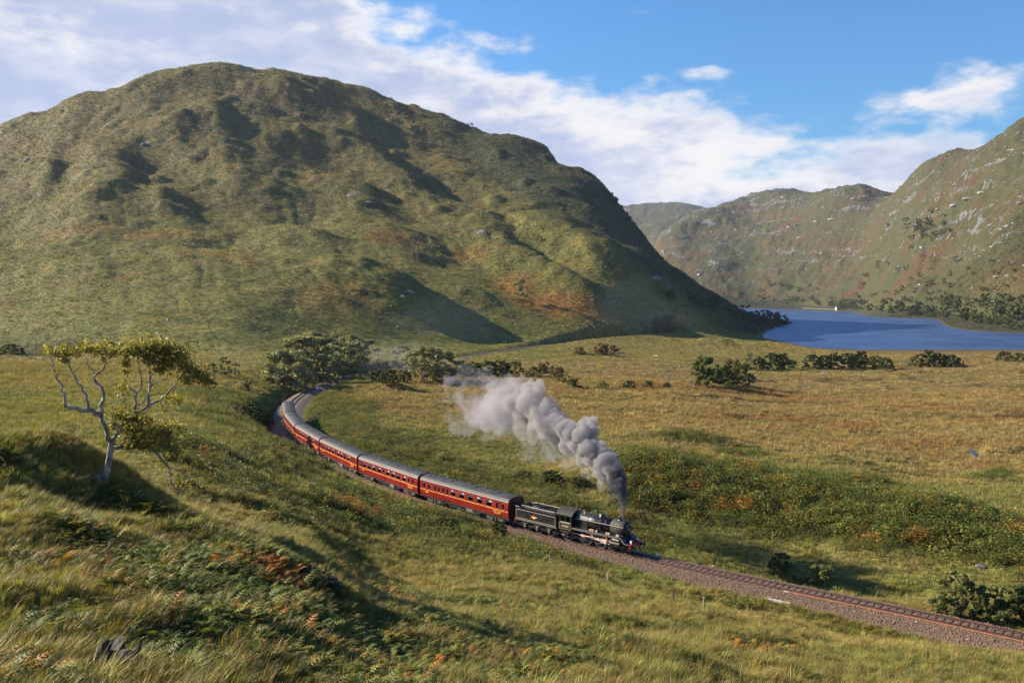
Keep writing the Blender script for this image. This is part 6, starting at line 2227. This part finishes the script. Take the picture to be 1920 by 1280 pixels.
    for mx_, my_, rx, ry, dy, n in masses:
        mb = MB()
        for _ in range(int(n * 1.6)):
            a = r.uniform(0, 6.283); q = min(1.5, abs(r.gauss(0, .62)))
            dyy = dy + r.gauss(0, .55)
            c = W(mx_ + rx * q * math.cos(a), my_ + ry * q * math.sin(a) * (.9 if r.random() < .6 else 1.5), dyy) - O
            nrm = Vector((r.gauss(-.2, .8), r.gauss(0, .8), r.gauss(.5, .6))).normalized()
            p1 = nrm.cross(Vector((r.gauss(0, 1), r.gauss(0, 1), r.gauss(0, 1)))).normalized(); p2 = nrm.cross(p1)
            s = .080 * r.uniform(.6, 1.4)
            mb.add([c - p1 * s, c + p2 * s * .6, c + p1 * s, c - p2 * s * .6], [(0, 1, 2, 3)])
            if r.random() < .035:
                mb.add([c, c + Vector((r.gauss(0, .25), r.gauss(0, .25), -.3)), c + Vector((.012, .0, .0))], [(0, 1, 2)])
        mb.build('foliage', M_LEAF_OLD, root)
        tm = MB()
        for _ in range(max(3, n // 30)):
            a = r.uniform(0, 6.283); q = r.uniform(.5, 1.05)
            c0 = W(mx_ + r.gauss(0, rx * .2), my_ + ry * .6 + r.uniform(0, 14), dy + r.gauss(0, .2)) - O
            c1 = W(mx_ + rx * q * math.cos(a), my_ + ry * q * math.sin(a), dy + r.gauss(0, .4)) - O
            cm = (c0 + c1) / 2 + Vector((r.gauss(0, .07), r.gauss(0, .07), r.gauss(0, .05)))
            tm.tube([c0, cm, c1], [.022, .016, .008], 4, False)
        tm.build('twigs', MATS['bark_pale'], root)['kind'] = 'stuff'


old_tree()

# ================================================================== rocks, posts, sign, hut
mat('boulder_grey', (.15, .145, .14), .85, var=.35, scale=2.2, dirt=(.10, .10, .07), bump=.9, bscale=6)
mat('boulder_pale', (.26, .25, .245), .85, var=.25, scale=2.2, dirt=(.16, .15, .12), bump=.8, bscale=6)
mat('stump_wood', (.026, .019, .015), .85, var=.5, scale=5, bump=.8, bscale=10)
mat('post_wood', (.36, .31, .25), .85, var=.3, scale=8, bump=.5, bscale=25)
mat('post_dark', (.12, .095, .07), .85, var=.3, scale=8, bump=.5, bscale=25)
mat('sign_white', (.82, .83, .84), .45, var=.04)
mat('sign_black', (.02, .02, .022), .5, var=.1)
mat('hut_wall', (.74, .70, .60), .8, var=.08)
mat('hut_roof', (.30, .29, .28), .7, var=.15)


def rock_mesh(name, seed, material, sub=2, flat=.7):
    import bmesh
    bm = bmesh.new()
    bmesh.ops.create_icosphere(bm, subdivisions=sub, radius=1.0)
    r = random.Random(seed)
    planes = [(Vector((r.gauss(0, 1), r.gauss(0, 1), r.gauss(0, 1))).normalized(), r.uniform(.55, .9)) for _ in range(9)]
    for v in bm.verts:
        p_ = v.co.copy()
        for n, d in planes:
            k = p_.dot(n)
            if k > d:
                p_ -= n * (k - d) * .9
        p_ *= 1 + r.uniform(-.05, .05)
        p_.z *= flat
        v.co = p_
    me = bpy.data.meshes.new(name)
    bm.to_mesh(me); bm.free()
    me.materials.append(material)
    return me


ROCKS_G = [rock_mesh('boulder', 500 + i, MATS['boulder_grey'], 2, .62) for i in range(4)]
ROCKS_P = [rock_mesh('boulder', 520 + i, MATS['boulder_pale'], 2, .6) for i in range(4)]


def rock_px(px, py, wpx, label, pale=False, group=None, flat=1.0, name='boulder', ymin=12, ymax=6000, rz=None, tall=1.0):
    x, y, zz = hit(px, py, ymin, ymax)
    me = random.choice(ROCKS_P if pale else ROCKS_G)
    s = wpx * y / FPX / 2
    o = link(name, me, None, (x, y, zz - s * (.12 if y > 400 else -.12)))
    o.scale = (s, s * flat, s * tall)
    o.rotation_euler = (random.uniform(-.2, .2), random.uniform(-.2, .2), random.uniform(0, 6.28) if rz is None else rz)
    tag(o, label, 'rock', group)
    return o


rock_px(929, 1003, 12, 'small pale stone beside the track below the front coach', True)
rock_px(612, 937, 17, 'pale flat stone in the bracken between the tree and the train', True, flat=.6)
rock_px(168, 812, 14, 'grey rock beside the wheel ruts left of the tree', False, tall=.7)
rock_px(1230, 668, 14, 'pale boulder in the grass above the valley clump', True)
rock_px(1203, 668, 5, 'small pale stone left of the boulder above the valley clump', True)
rock_px(1545, 700, 20, 'low grey outcrop on the moor before the row of bushes', False, tall=.5)
rock_px(1688, 664, 18, 'flat pale rock on the meadow near the loch shore', True, tall=.45)
rock_px(315, 600, 10, 'lone pale boulder on the lower hill above the old tree', True)
rock_px(1839, 1062, 22, 'grey rock in the grass beyond the track near the right edge', False, tall=.6)
rock_px(1558, 883, 6, 'small white stone on the brow beyond the bracken bank', True)
rock_px(1150, 566, 9, 'pale boulder on the spur above the far line', True)
rock_px(1175, 586, 7, 'smaller pale boulder downhill of the one on the spur', True)
rock_px(1110, 562, 6, 'small stone among the rusty bracken of the spur', True)
rock_px(1290, 597, 7, 'white stone by the lit trees at the hill foot', True)
rock_px(295, 415, 5, 'tiny white stone on the middle of the hill', True)
rock_px(745, 612, 6, 'small pale stone on the hill slope right of centre', True)
rock_px(270, 272, 15, 'tall pale slab on the left of the hill', False, tall=1.2, flat=.9, name='rock_slab')
rock_px(52, 300, 18, 'pale rock face at the far left of the hill', True, name='rock_slab')
rock_px(662, 366, 26, 'grey outcrop on the middle of the hill', False, name='rock_outcrop', tall=.7)
rock_px(690, 380, 26, 'grey outcrop just right of the one in the middle of the hill', False, name='rock_outcrop', tall=.7)
rock_px(905, 436, 24, 'dark crag above the shadowed gully', False, name='rock_outcrop')
rock_px(460, 129, 50, 'rocky cap on the summit of the hill', False, name='rock_outcrop', tall=.45)
rock_px(1228, 522, 26, 'cliff at the brow of the dark spur', False, name='rock_outcrop', tall=.9)
rock_px(1252, 540, 20, 'broken rock face under the dark spur brow', False, name='rock_outcrop')
rock_px(768, 548, 22, 'grey outcrop above the long triangular shadow', False, name='rock_outcrop', tall=.8)
rock_px(755, 556, 10, 'white speckled rock beside the outcrop above the triangular shadow', True)
GR = 'boulders strewn over the hill'
for i in range(46):
    px = random.uniform(20, 980); py = random.uniform(170, 520)
    x_, y_, _ = hit(px, py)
    if y_ > 1650 or y_ < 480:
        continue
    rock_px(px, py, random.uniform(2.5, 6) if i % 5 else random.uniform(6, 10), 'grey stone showing through the heather of the hill', i % 3 == 0, GR)
# the rocky mountainside beyond the loch : the largest outcrops one by one, the rest as one strew of stones
GM = 'pale outcrops on the mountain beyond the loch'
for (px, py, w) in [(1815, 372, 44), (1790, 384, 40), (1760, 392, 30), (1840, 360, 34), (1700, 380, 26), (1660, 395, 22), (1560, 410, 34), (1530, 415, 24), (1600, 372, 26), (1480, 425, 24), (1460, 440, 20), (1500, 445, 26), (1585, 480, 20),
                    (1880, 455, 22), (1860, 462, 24), (1845, 468, 16), (1900, 418, 18), (1575, 478, 10), (1870, 518, 34), (1890, 516, 22), (1825, 540, 22), (1808, 565, 20), (1890, 560, 22), (1775, 560, 9), (1805, 588, 16),
                    (1640, 350, 16), (1690, 330, 22), (1720, 315, 22), (1870, 300, 26), (1900, 280, 24), (1380, 430, 18), (1340, 440, 16), (1300, 458, 12), (1420, 420, 16), (1620, 440, 14), (1740, 350, 26)]:
    rock_px(px, py, w * .5, 'pale rock outcrop among the grass of the mountain beyond the loch', True, GM, tall=.55, ymin=880)
A_STONE = asset_collection('mountain_stone', ROCKS_P + ROCKS_G[:2])
n = 70000
u_ = RNG.uniform(.12, .60, n); Yq = np.exp(RNG.uniform(math.log(900), math.log(5200), n))
x = u_ * Yq; y = Yq
zz = ground(x, y)
w = grid_lookup(ROCK, x, y) + .5 * np.clip(fbm(x / 70, y / 40, 251, 3), 0, 1)
keep = (grid_lookup(VIS, x, y) > .3) & (zz > 14) & (RNG.random(n) < w * np.interp(zz, [14, 110], [.15, 1.0]))
x, y, zz = x[keep], y[keep], zz[keep]
n = len(x)
sz = np.exp(RNG.normal(-.25, .55, n)) * np.interp(y, [900, 2400, 5000], [.8, 1.5, 2.6])
rot = np.stack([RNG.uniform(-.3, .3, n), RNG.uniform(-.3, .3, n), RNG.uniform(0, 6.28, n)], -1)
scatter('mountain_stones', np.stack([x, y, zz], -1), rot, np.stack([sz * 1.4, sz, sz], -1), RNG.integers(0, 6, n), np.ones((n, 3)) * .3, A_STONE, 'countless pale stones strewn over the far mountainside')

# ballast stones on the near shoulder
A_BAL = asset_collection('ballast_stone', [rock_mesh('ballast_stone', 540 + i, MATS['stone_mix'], 1, .8) for i in range(4)])
n = 60000
ss = RNG.uniform(2, 125, n) ** 1.0
off = RNG.uniform(-4.4, 2.2, n)
off = np.where((np.abs(off) < 1.38) & (RNG.random(n) < .93), -RNG.uniform(1.4, 4.3, n), off)
hx_ = np.interp(ss, TS, TX); hy_ = np.interp(ss, TS, TY)
ha = np.arctan2(np.interp(ss - .5, TS, TY) - np.interp(ss + .5, TS, TY), np.interp(ss - .5, TS, TX) - np.interp(ss + .5, TS, TX))
x = hx_ - np.sin(ha) * off; y = hy_ + np.cos(ha) * off
bz = np.interp(off, [-4.6, -3.4, -2.05, -1.3, 1.3, 2.05, 3.3], [-1.22, -.82, -.30, -.17, -.17, -.34, -.95])
sz = np.exp(RNG.normal(-2.95, .35, n))
rot = RNG.uniform(0, 6.28, (n, 3))
scatter('ballast_stones', np.stack([x, y, bz], -1), rot, np.stack([sz * 1.3, sz, sz], -1), RNG.integers(0, 4, n), np.ones((n, 3)) * .3, A_BAL, 'loose brown ballast stones along the railway')

# old fence posts
pm = MB()
pm.tube([(0, 0, -.3), (.01, 0, .6), (.02, .01, 1.15)], [.062, .058, .05], 7)
pme = pm.mesh('fence_post', MATS['post_wood']); pmd = MB().tube([(0, 0, -.3), (-.01, .01, .5), (.0, .02, 1.05)], [.06, .055, .05], 7).mesh('fence_post', MATS['post_dark'])
for (px, py, dark, lb) in [(1032, 1063, 0, 'weathered fence post on the slope below the tender'), (1138, 1096, 0, 'weathered fence post on the slope below the front of the engine'),
                           (1263, 1130, 1, 'dark thin fence post left of the pale one below the ballast'), (1320, 1144, 0, 'stout pale fence post on the slope below the ballast'),
                           (1738, 1248, 1, 'dark fence post low on the right foreground slope'), (733, 786, 0, 'left of two pale posts on the grass inside the curve'),
                           (741, 791, 0, 'right of two pale posts on the grass inside the curve'), (824, 842, 0, 'lone pale post on the grass above the front coach'),
                           (1232, 1046, 2, 'short white marker post just ahead of the engine'), (1336, 1064, 2, 'tiny white marker post on the far ballast edge'),
                           (990, 1044, 1, 'dark post on the grass below the tender wheels')]:
    x_, y_, z_ = hit(px, py)
    if dark == 2:
        o = MB().tube([(0, 0, -.2), (0, 0, .62 if px < 1300 else .3)], .075, 8).build('marker_post', MATS['sign_white'])
    else:
        o = link('fence_post', pmd if dark else pme)
        o.scale = (1, 1, random.uniform(.85, 1.1))
    o.location = (x_, y_, z_)
    o.rotation_euler = (random.uniform(-.1, .1), random.uniform(-.1, .1), random.uniform(0, 6))
    tag(o, lb, 'post', 'old posts along the railway' if dark != 2 else None)

# white round sign by the line behind the train
x_, y_, z_ = hit(596, 736)
sg = empty('railway_sign', (x_, y_, z_), math.atan2(-y_, -x_))
tag(sg, 'white round railway sign with a dark mark on a post at the far bend', 'sign')
MB().tube([(0, 0, -.2), (0, 0, 1.9)], .06, 8).build('post', MATS['post_dark'], sg)
dsk = MB().lathe([(.50, .062), (.50, .10), (.05, .101)], 'x', 22, (0, 0, 1.55)).build('disc', MATS['sign_white'], sg)
MB().box(.103, .108, -.10, .06, 1.42, 1.70).build('dark_mark', MATS['sign_black'], dsk)

# fallen, blackened stumps in the near grass
def stump(px, py, wpx, label, seed, hgt=.6):
    x_, y_, z_ = hit(px, py)
    s = wpx * y_ / FPX
    r = random.Random(seed)
    o = empty('tree_stump', (x_, y_, z_ - .05), r.uniform(-.3, .2))
    tag(o, label, 'stump')
    # a snapped trunk with a splintered top, and its fallen length sinking into the grass
    n = 11
    vs, fs = [], []
    for k, (zz, rad) in enumerate([(-.2, .30), (.1, .21), (.35, .17), (.6, .15)]):
        for i in range(n):
            a_ = 2 * math.pi * i / n
            q = rad * s * r.uniform(.8, 1.2)
            top = r.uniform(-.12, .2) if k == 3 else 0
            vs.append((-.32 * s + q * math.cos(a_) + .06 * s * zz, q * math.sin(a_), (zz + top) * hgt))
    for k in range(3):
        for i in range(n):
            fs.append((k * n + i, k * n + (i + 1) % n, (k + 1) * n + (i + 1) % n, (k + 1) * n + i))
    vs.append((-.30 * s, 0, .42 * hgt))
    for i in range(n):
        fs.append((3 * n + i, 3 * n + (i + 1) % n, len(vs) - 1))
    MB().add(vs, fs).build('stem', MATS['stump_wood'], o)
    m = MB()
    pts = [(-.22 * s, -.02 * s, .30 * hgt), (.0, -.06 * s, .34 * hgt), (.18 * s, -.10 * s, .16 * hgt), (.36 * s, -.12 * s, .10 * hgt), (.55 * s, -.16 * s, -.08)]
    m.tube([(a_ + r.gauss(0, .01), b_ + r.gauss(0, .02), c_ + r.gauss(0, .02)) for a_, b_, c_ in pts], [.11 * s, .10 * s, .12 * s, .08 * s, .05 * s], 8)
    m.tube([(.05 * s, -.07 * s, .34 * hgt), (.12 * s, .0, .55 * hgt), (.15 * s, .02 * s, .75 * hgt)], [.04 * s, .025 * s, .01 * s], 6)
    m.build('fallen_length', MATS['stump_wood'], o)
    for k in range(4):
        a_ = r.uniform(0, 6.28)
        MB().tube([(-.32 * s, 0, .12), (-.32 * s + math.cos(a_) * .25 * s, math.sin(a_) * .25 * s, .04), (-.32 * s + math.cos(a_) * .42 * s, math.sin(a_) * .42 * s, -.15)], [.09 * s, .05 * s, .02 * s], 6).build('root', MATS['stump_wood'], o)


stump(600, 1090, 90, 'dark weathered stump on the slope among rusty bracken', 3, 1.0)
stump(245, 1250, 150, 'dark jagged stump in the grass at the bottom left', 4, .95)

# white hut and pier on the far shore
x_, y_, z_ = hit(1571, 580, 1500, 3000)
hut = empty('shore_hut', (x_, y_, max(z_, LOCH_Z + .6)), .3)
tag(hut, 'small white hut on the far shore of the loch', 'hut')
hw_ = MB().box(-6, 6, -3, 3, -1.2, 4.2).prism([(-3, 4.2), (3, 4.2), (0, 6.4)], -6, 6).build('wall', MATS['hut_wall'], hut)
hr_ = MB()
for sd in (-1, 1):
    hr_.prism([(sd * 3.5, 3.95), (0, 6.5), (0, 6.8), (sd * 3.6, 4.2)], -6.4, 6.4)
hr_.build('roof', MATS['hut_roof'], hut)
MB().box(-.6, .6, -3.06, -3.01, -.5, 2.2).build('door', MATS['post_dark'], hut)
bt = MB().prism_y([(-2.6, .1), (-2.2, -.35), (1.9, -.35), (2.6, .25), (2.4, .3), (-2.6, .25)], -.7, .7)
xb_, yb_ = to_xy(1571, 586, y_ - 40)
bo_ = bt.build('rowing_boat', MATS['sign_white']); bo_.location = (xb_, yb_, LOCH_Z + .25); bo_.rotation_euler = (0, 0, .4)
tag(bo_, 'tiny pale boat on the water below the white hut', 'boat')
# low wall / shore road below the far woodland
wl = MB()
pts_ = []
for px in np.linspace(1505, 1568, 14):
    sh = np.interp(px, [1480, 1600], [576.5, 582])
    a, b, c = hit(px, sh, 1500, 3200)
    pts_.append((a, b, c))
for (a, b, c), (d, e, f) in zip(pts_[:-1], pts_[1:]):
    wl.add([(a, b, c - 1), (d, e, f - 1), (d, e, f + .8), (a, b, c + .8), (a, b + 1, c - 1), (d, e + 1, f - 1), (d, e + 1, f + .8), (a, b + 1, c + .8)],
           [(0, 1, 2, 3), (5, 4, 7, 6), (3, 2, 6, 7), (0, 3, 7, 4), (1, 5, 6, 2)])
tag(wl.build('shore_wall', MATS['boulder_pale']), 'pale low wall along the shore left of the white hut', 'wall')

# ================================================================== smoke
def mat_smoke(name, col, dens, aniso=.15, noise=None):
    m = bpy.data.materials.new(name)
    m.use_nodes = True
    t = NT(m.node_tree)
    t.n.clear()
    out = t.node('ShaderNodeOutputMaterial')
    v = t.node('ShaderNodeVolumePrincipled')
    v.inputs['Color'].default_value = (*col, 1)
    v.inputs['Density'].default_value = dens
    v.inputs['Anisotropy'].default_value = aniso
    t.l.new(v.outputs[0], out.inputs['Volume'])
    return m


def puff_mesh(name, balls, material, voxel, seed, sub=(14, 7), rough=1.0):
    """billowing body: balls with smaller balls budding from them, fused to one skin"""
    import bmesh
    r = random.Random(seed)
    bm = bmesh.new()
    allb = []
    for (c, R_) in balls:
        allb.append((c, R_ * .82))
        for _ in range(sub[0]):
            d = Vector((r.gauss(0, 1), r.gauss(0, 1), r.gauss(0, 1) + .15)).normalized()
            r2 = R_ * r.uniform(.26, .46) * rough
            c2 = c + d * R_ * r.uniform(.62, .86)
            allb.append((c2, r2))
            for _ in range(sub[1]):
                d2 = (d * .7 + Vector((r.gauss(0, 1), r.gauss(0, 1), r.gauss(0, 1))).normalized()).normalized()
                allb.append((c2 + d2 * r2 * .82, r2 * r.uniform(.28, .5)))
    ico = bmesh.new()
    bmesh.ops.create_icosphere(ico, subdivisions=2, radius=1.0)
    iv = np.array([v.co[:] for v in ico.verts]); ico.verts.index_update()
    fi = np.array([[v.index for v in f.verts] for f in ico.faces])
    ico.free(); bm.free()
    V_ = np.concatenate([iv * R_ + np.array(c) for c, R_ in allb])
    F_ = np.concatenate([fi + len(iv) * k for k in range(len(allb))])
    me = np_mesh(name + '_raw', V_, F_, material)
    o = bpy.data.objects.new(name + '_raw', me)
    COL.objects.link(o)
    md = o.modifiers.new('fuse', 'REMESH')
    md.mode = 'VOXEL'; md.voxel_size = voxel
    dg = bpy.context.evaluated_depsgraph_get()
    me2 = bpy.data.meshes.new_from_object(o.evaluated_get(dg))
    bpy.data.objects.remove(o); bpy.data.meshes.remove(me)
    n = len(me2.vertices)
    co = np.empty(n * 3, np.float32); me2.vertices.foreach_get('co', co); co = co.reshape(-1, 3)
    no = np.empty(n * 3, np.float32); me2.vertices.foreach_get('normal', no); no = no.reshape(-1, 3)
    k = voxel * 2.6
    f1 = perlin(co[:, 0] / k + co[:, 2] * .31 / k, co[:, 1] / k + co[:, 2] * .77 / k, seed) + perlin(co[:, 2] / k * 1.3, co[:, 0] / k * .8 + co[:, 1] / k * .4, seed + 5)
    f2 = perlin(co[:, 0] * 2.3 / k + co[:, 2] / k, co[:, 1] * 2.3 / k - co[:, 2] / k, seed + 9)
    co += no * (f1 * voxel * .55 + f2 * voxel * .3)[:, None]
    me2.vertices.foreach_set('co', co.ravel())
    me2.materials.clear(); me2.materials.append(material)
    me2.name = name
    me2.update()
    return me2


def at_px(px, py, Y):
    return Vector((u_of(px, py) * Y, Y, CAM_Z + e_of(py) * Y))


def balls_of(lst):
    # the plume leans a little away from the line as it trails
    return [(at_px(a, b, Y + max(0, (1160 - a) * .03) * (Y < 130)), rp * Y / FPX) for a, b, Y, rp in lst]


plume = empty('smoke_plume', at_px(1168, 968, 103.7))
tag(plume, 'grey billowing smoke plume rolling back from the engine chimney', 'smoke', kind='stuff')


def smoke_part(name, balls, material, voxel, seed, **k):
    me = puff_mesh(name, balls, material, voxel, seed, **k)
    o = link(name, me, plume)
    o.matrix_parent_inverse = Matrix.Translation(-Vector(plume.location))
    o['kind'] = 'stuff'
    return o


def mat_smoke_ragged(name, col, dens, scale, lo, hi):
    m = mat_smoke(name, col, dens)
    t = NT(m.node_tree)
    v = next(n for n in t.n if n.type == 'PRINCIPLED_VOLUME')
    geo = t.node('ShaderNodeNewGeometry')
    n = t.noise(geo.outputs['Position'], scale, 4, .62, .4)
    t.put(v.inputs['Density'], t.math('MULTIPLY', t.ramp(n, lo, hi), dens))
    m.cycles.volume_step_rate = .22
    return m


M_SM_DARK = mat_smoke('smoke_dark', (.17, .175, .215), 2.2)
M_SM_MAIN = mat_smoke('smoke_billow', (.48, .47, .51), 1.4)
M_SM_SOFT = mat_smoke('smoke_soft', (.53, .515, .545), .75)
M_SM_THIN = mat_smoke_ragged('smoke_thin', (.55, .53, .57), .42, .30, .36, .62)
M_SM_TRAIL = mat_smoke_ragged('smoke_trail', (.60, .60, .68), .24, .20, .38, .70)

smoke_part('smoke_column', balls_of([(1168, 972, 103.75, 4), (1168, 962, 103.75, 6), (1167.5, 951, 103.8, 7.5), (1167, 940, 103.9, 10), (1164, 928, 104, 14), (1160, 914, 104.2, 17), (1164, 902, 104.2, 15), (1153, 900, 104.6, 18), (1158, 886, 104.8, 16)]), M_SM_DARK, .09, 3, sub=(9, 5))
smoke_part('smoke_billow', balls_of([(1150, 884, 105, 20), (1136, 868, 105.8, 24), (1120, 862, 106.6, 24), (1112, 842, 107, 26), (1127, 846, 106.6, 20), (1098, 845, 108, 25), (1092, 822, 108.4, 30), (1072, 818, 109.4, 30), (1098, 804, 108, 20),
                                    (1064, 838, 109.8, 20), (1130, 888, 106, 18), (1110, 790, 107, 12)]), M_SM_MAIN, .13, 7, sub=(18, 8))
smoke_part('smoke_billow', balls_of([(1048, 802, 110.6, 28), (1030, 790, 111.4, 30), (1012, 782, 112.4, 30), (1000, 764, 113.2, 32), (984, 768, 114, 30), (1026, 766, 112.2, 24), (970, 754, 115.2, 28), (1004, 744, 113.2, 24), (1040, 824, 111, 18),
                                    (1016, 810, 112.4, 20), (990, 728, 114, 17), (1012, 722, 113.4, 13)]), M_SM_SOFT, .15, 9, sub=(18, 8))
smoke_part('smoke_thinning', balls_of([(962, 760, 116, 40), (940, 758, 117.4, 42), (985, 790, 114.6, 34), (958, 735, 116.4, 30), (975, 722, 115, 22), (920, 770, 119, 36), (950, 790, 117, 32), (1010, 815, 112.8, 26)]), M_SM_THIN, .24, 11, sub=(14, 6))
smoke_part('smoke_trail', balls_of([(930, 765, 118.2, 48), (905, 768, 120, 48), (880, 758, 122, 44), (915, 738, 119.4, 42), (888, 736, 121.4, 38), (940, 732, 117.4, 34), (960, 806, 116, 34), (1030, 846, 111.6, 30), (1000, 840, 113, 32),
                                   (910, 800, 120, 36), (868, 785, 123, 38), (855, 750, 124, 34), (850, 725, 125, 28), (1065, 862, 110, 22)]), M_SM_TRAIL, .36, 13, sub=(12, 4))
smoke_part('smoke_trail', balls_of([(1070, 866, 110, 22), (1100, 884, 107.6, 19), (1130, 907, 106, 15), (1146, 927, 105, 9), (1085, 850, 109, 20)]), mat_smoke_ragged('smoke_fringe', (.72, .75, .84), .30, .5, .42, .7), .22, 17, sub=(12, 4))
# old smoke drifting away along the line
for i, (lst, d, lb) in enumerate([
        ([(860, 716, 300, 26), (880, 708, 296, 30), (905, 716, 290, 30), (850, 726, 296, 22), (925, 724, 285, 26)], .012, 'pale blue wisp of smoke lying on the moor left of the main plume'),
        ([(700, 690, 345, 34), (730, 672, 350, 40), (770, 680, 345, 44), (810, 690, 340, 44), (690, 665, 360, 30), (840, 700, 330, 36)], .0045, 'faint old smoke drifting over the birches at the far bend'),
        ([(820, 610, 520, 70), (880, 605, 530, 60), (760, 630, 510, 60)], .0007, 'thin smoke haze against the foot of the hill'),
        ([(1170, 560, 650, 46), (1210, 590, 650, 50), (1150, 590, 640, 44), (1250, 600, 660, 50), (1200, 540, 660, 36), (1290, 610, 690, 36)], .0006, 'thin blue smoke hanging by the hill foot near the loch')]):
    m = mat_smoke('smoke_drift', (.66, .76, .94), d)
    me = puff_mesh('drifting_smoke', balls_of(lst), m, balls_of(lst)[0][1] * .28, 31 + i, sub=(9, 0))
    o = link('drifting_smoke', me)
    tag(o, lb, 'smoke', kind='stuff')

# ================================================================== air
def build_haze():
    m = bpy.data.materials.new('haze_air')
    m.use_nodes = True
    t = NT(m.node_tree)
    t.n.clear()
    out = t.node('ShaderNodeOutputMaterial')
    v = t.node('ShaderNodeVolumePrincipled')
    v.inputs['Color'].default_value = (.62, .74, 1.0, 1)
    v.inputs['Density'].default_value = 0.000024
    v.inputs['Anisotropy'].default_value = 0.2
    t.l.new(v.outputs[0], out.inputs['Volume'])
    b = MB().box(-8200, 8200, -60, 9700, -25, 760)
    tag(b.build('haze', m), 'thin blue haze filling the valley', kind='stuff')
build_haze()
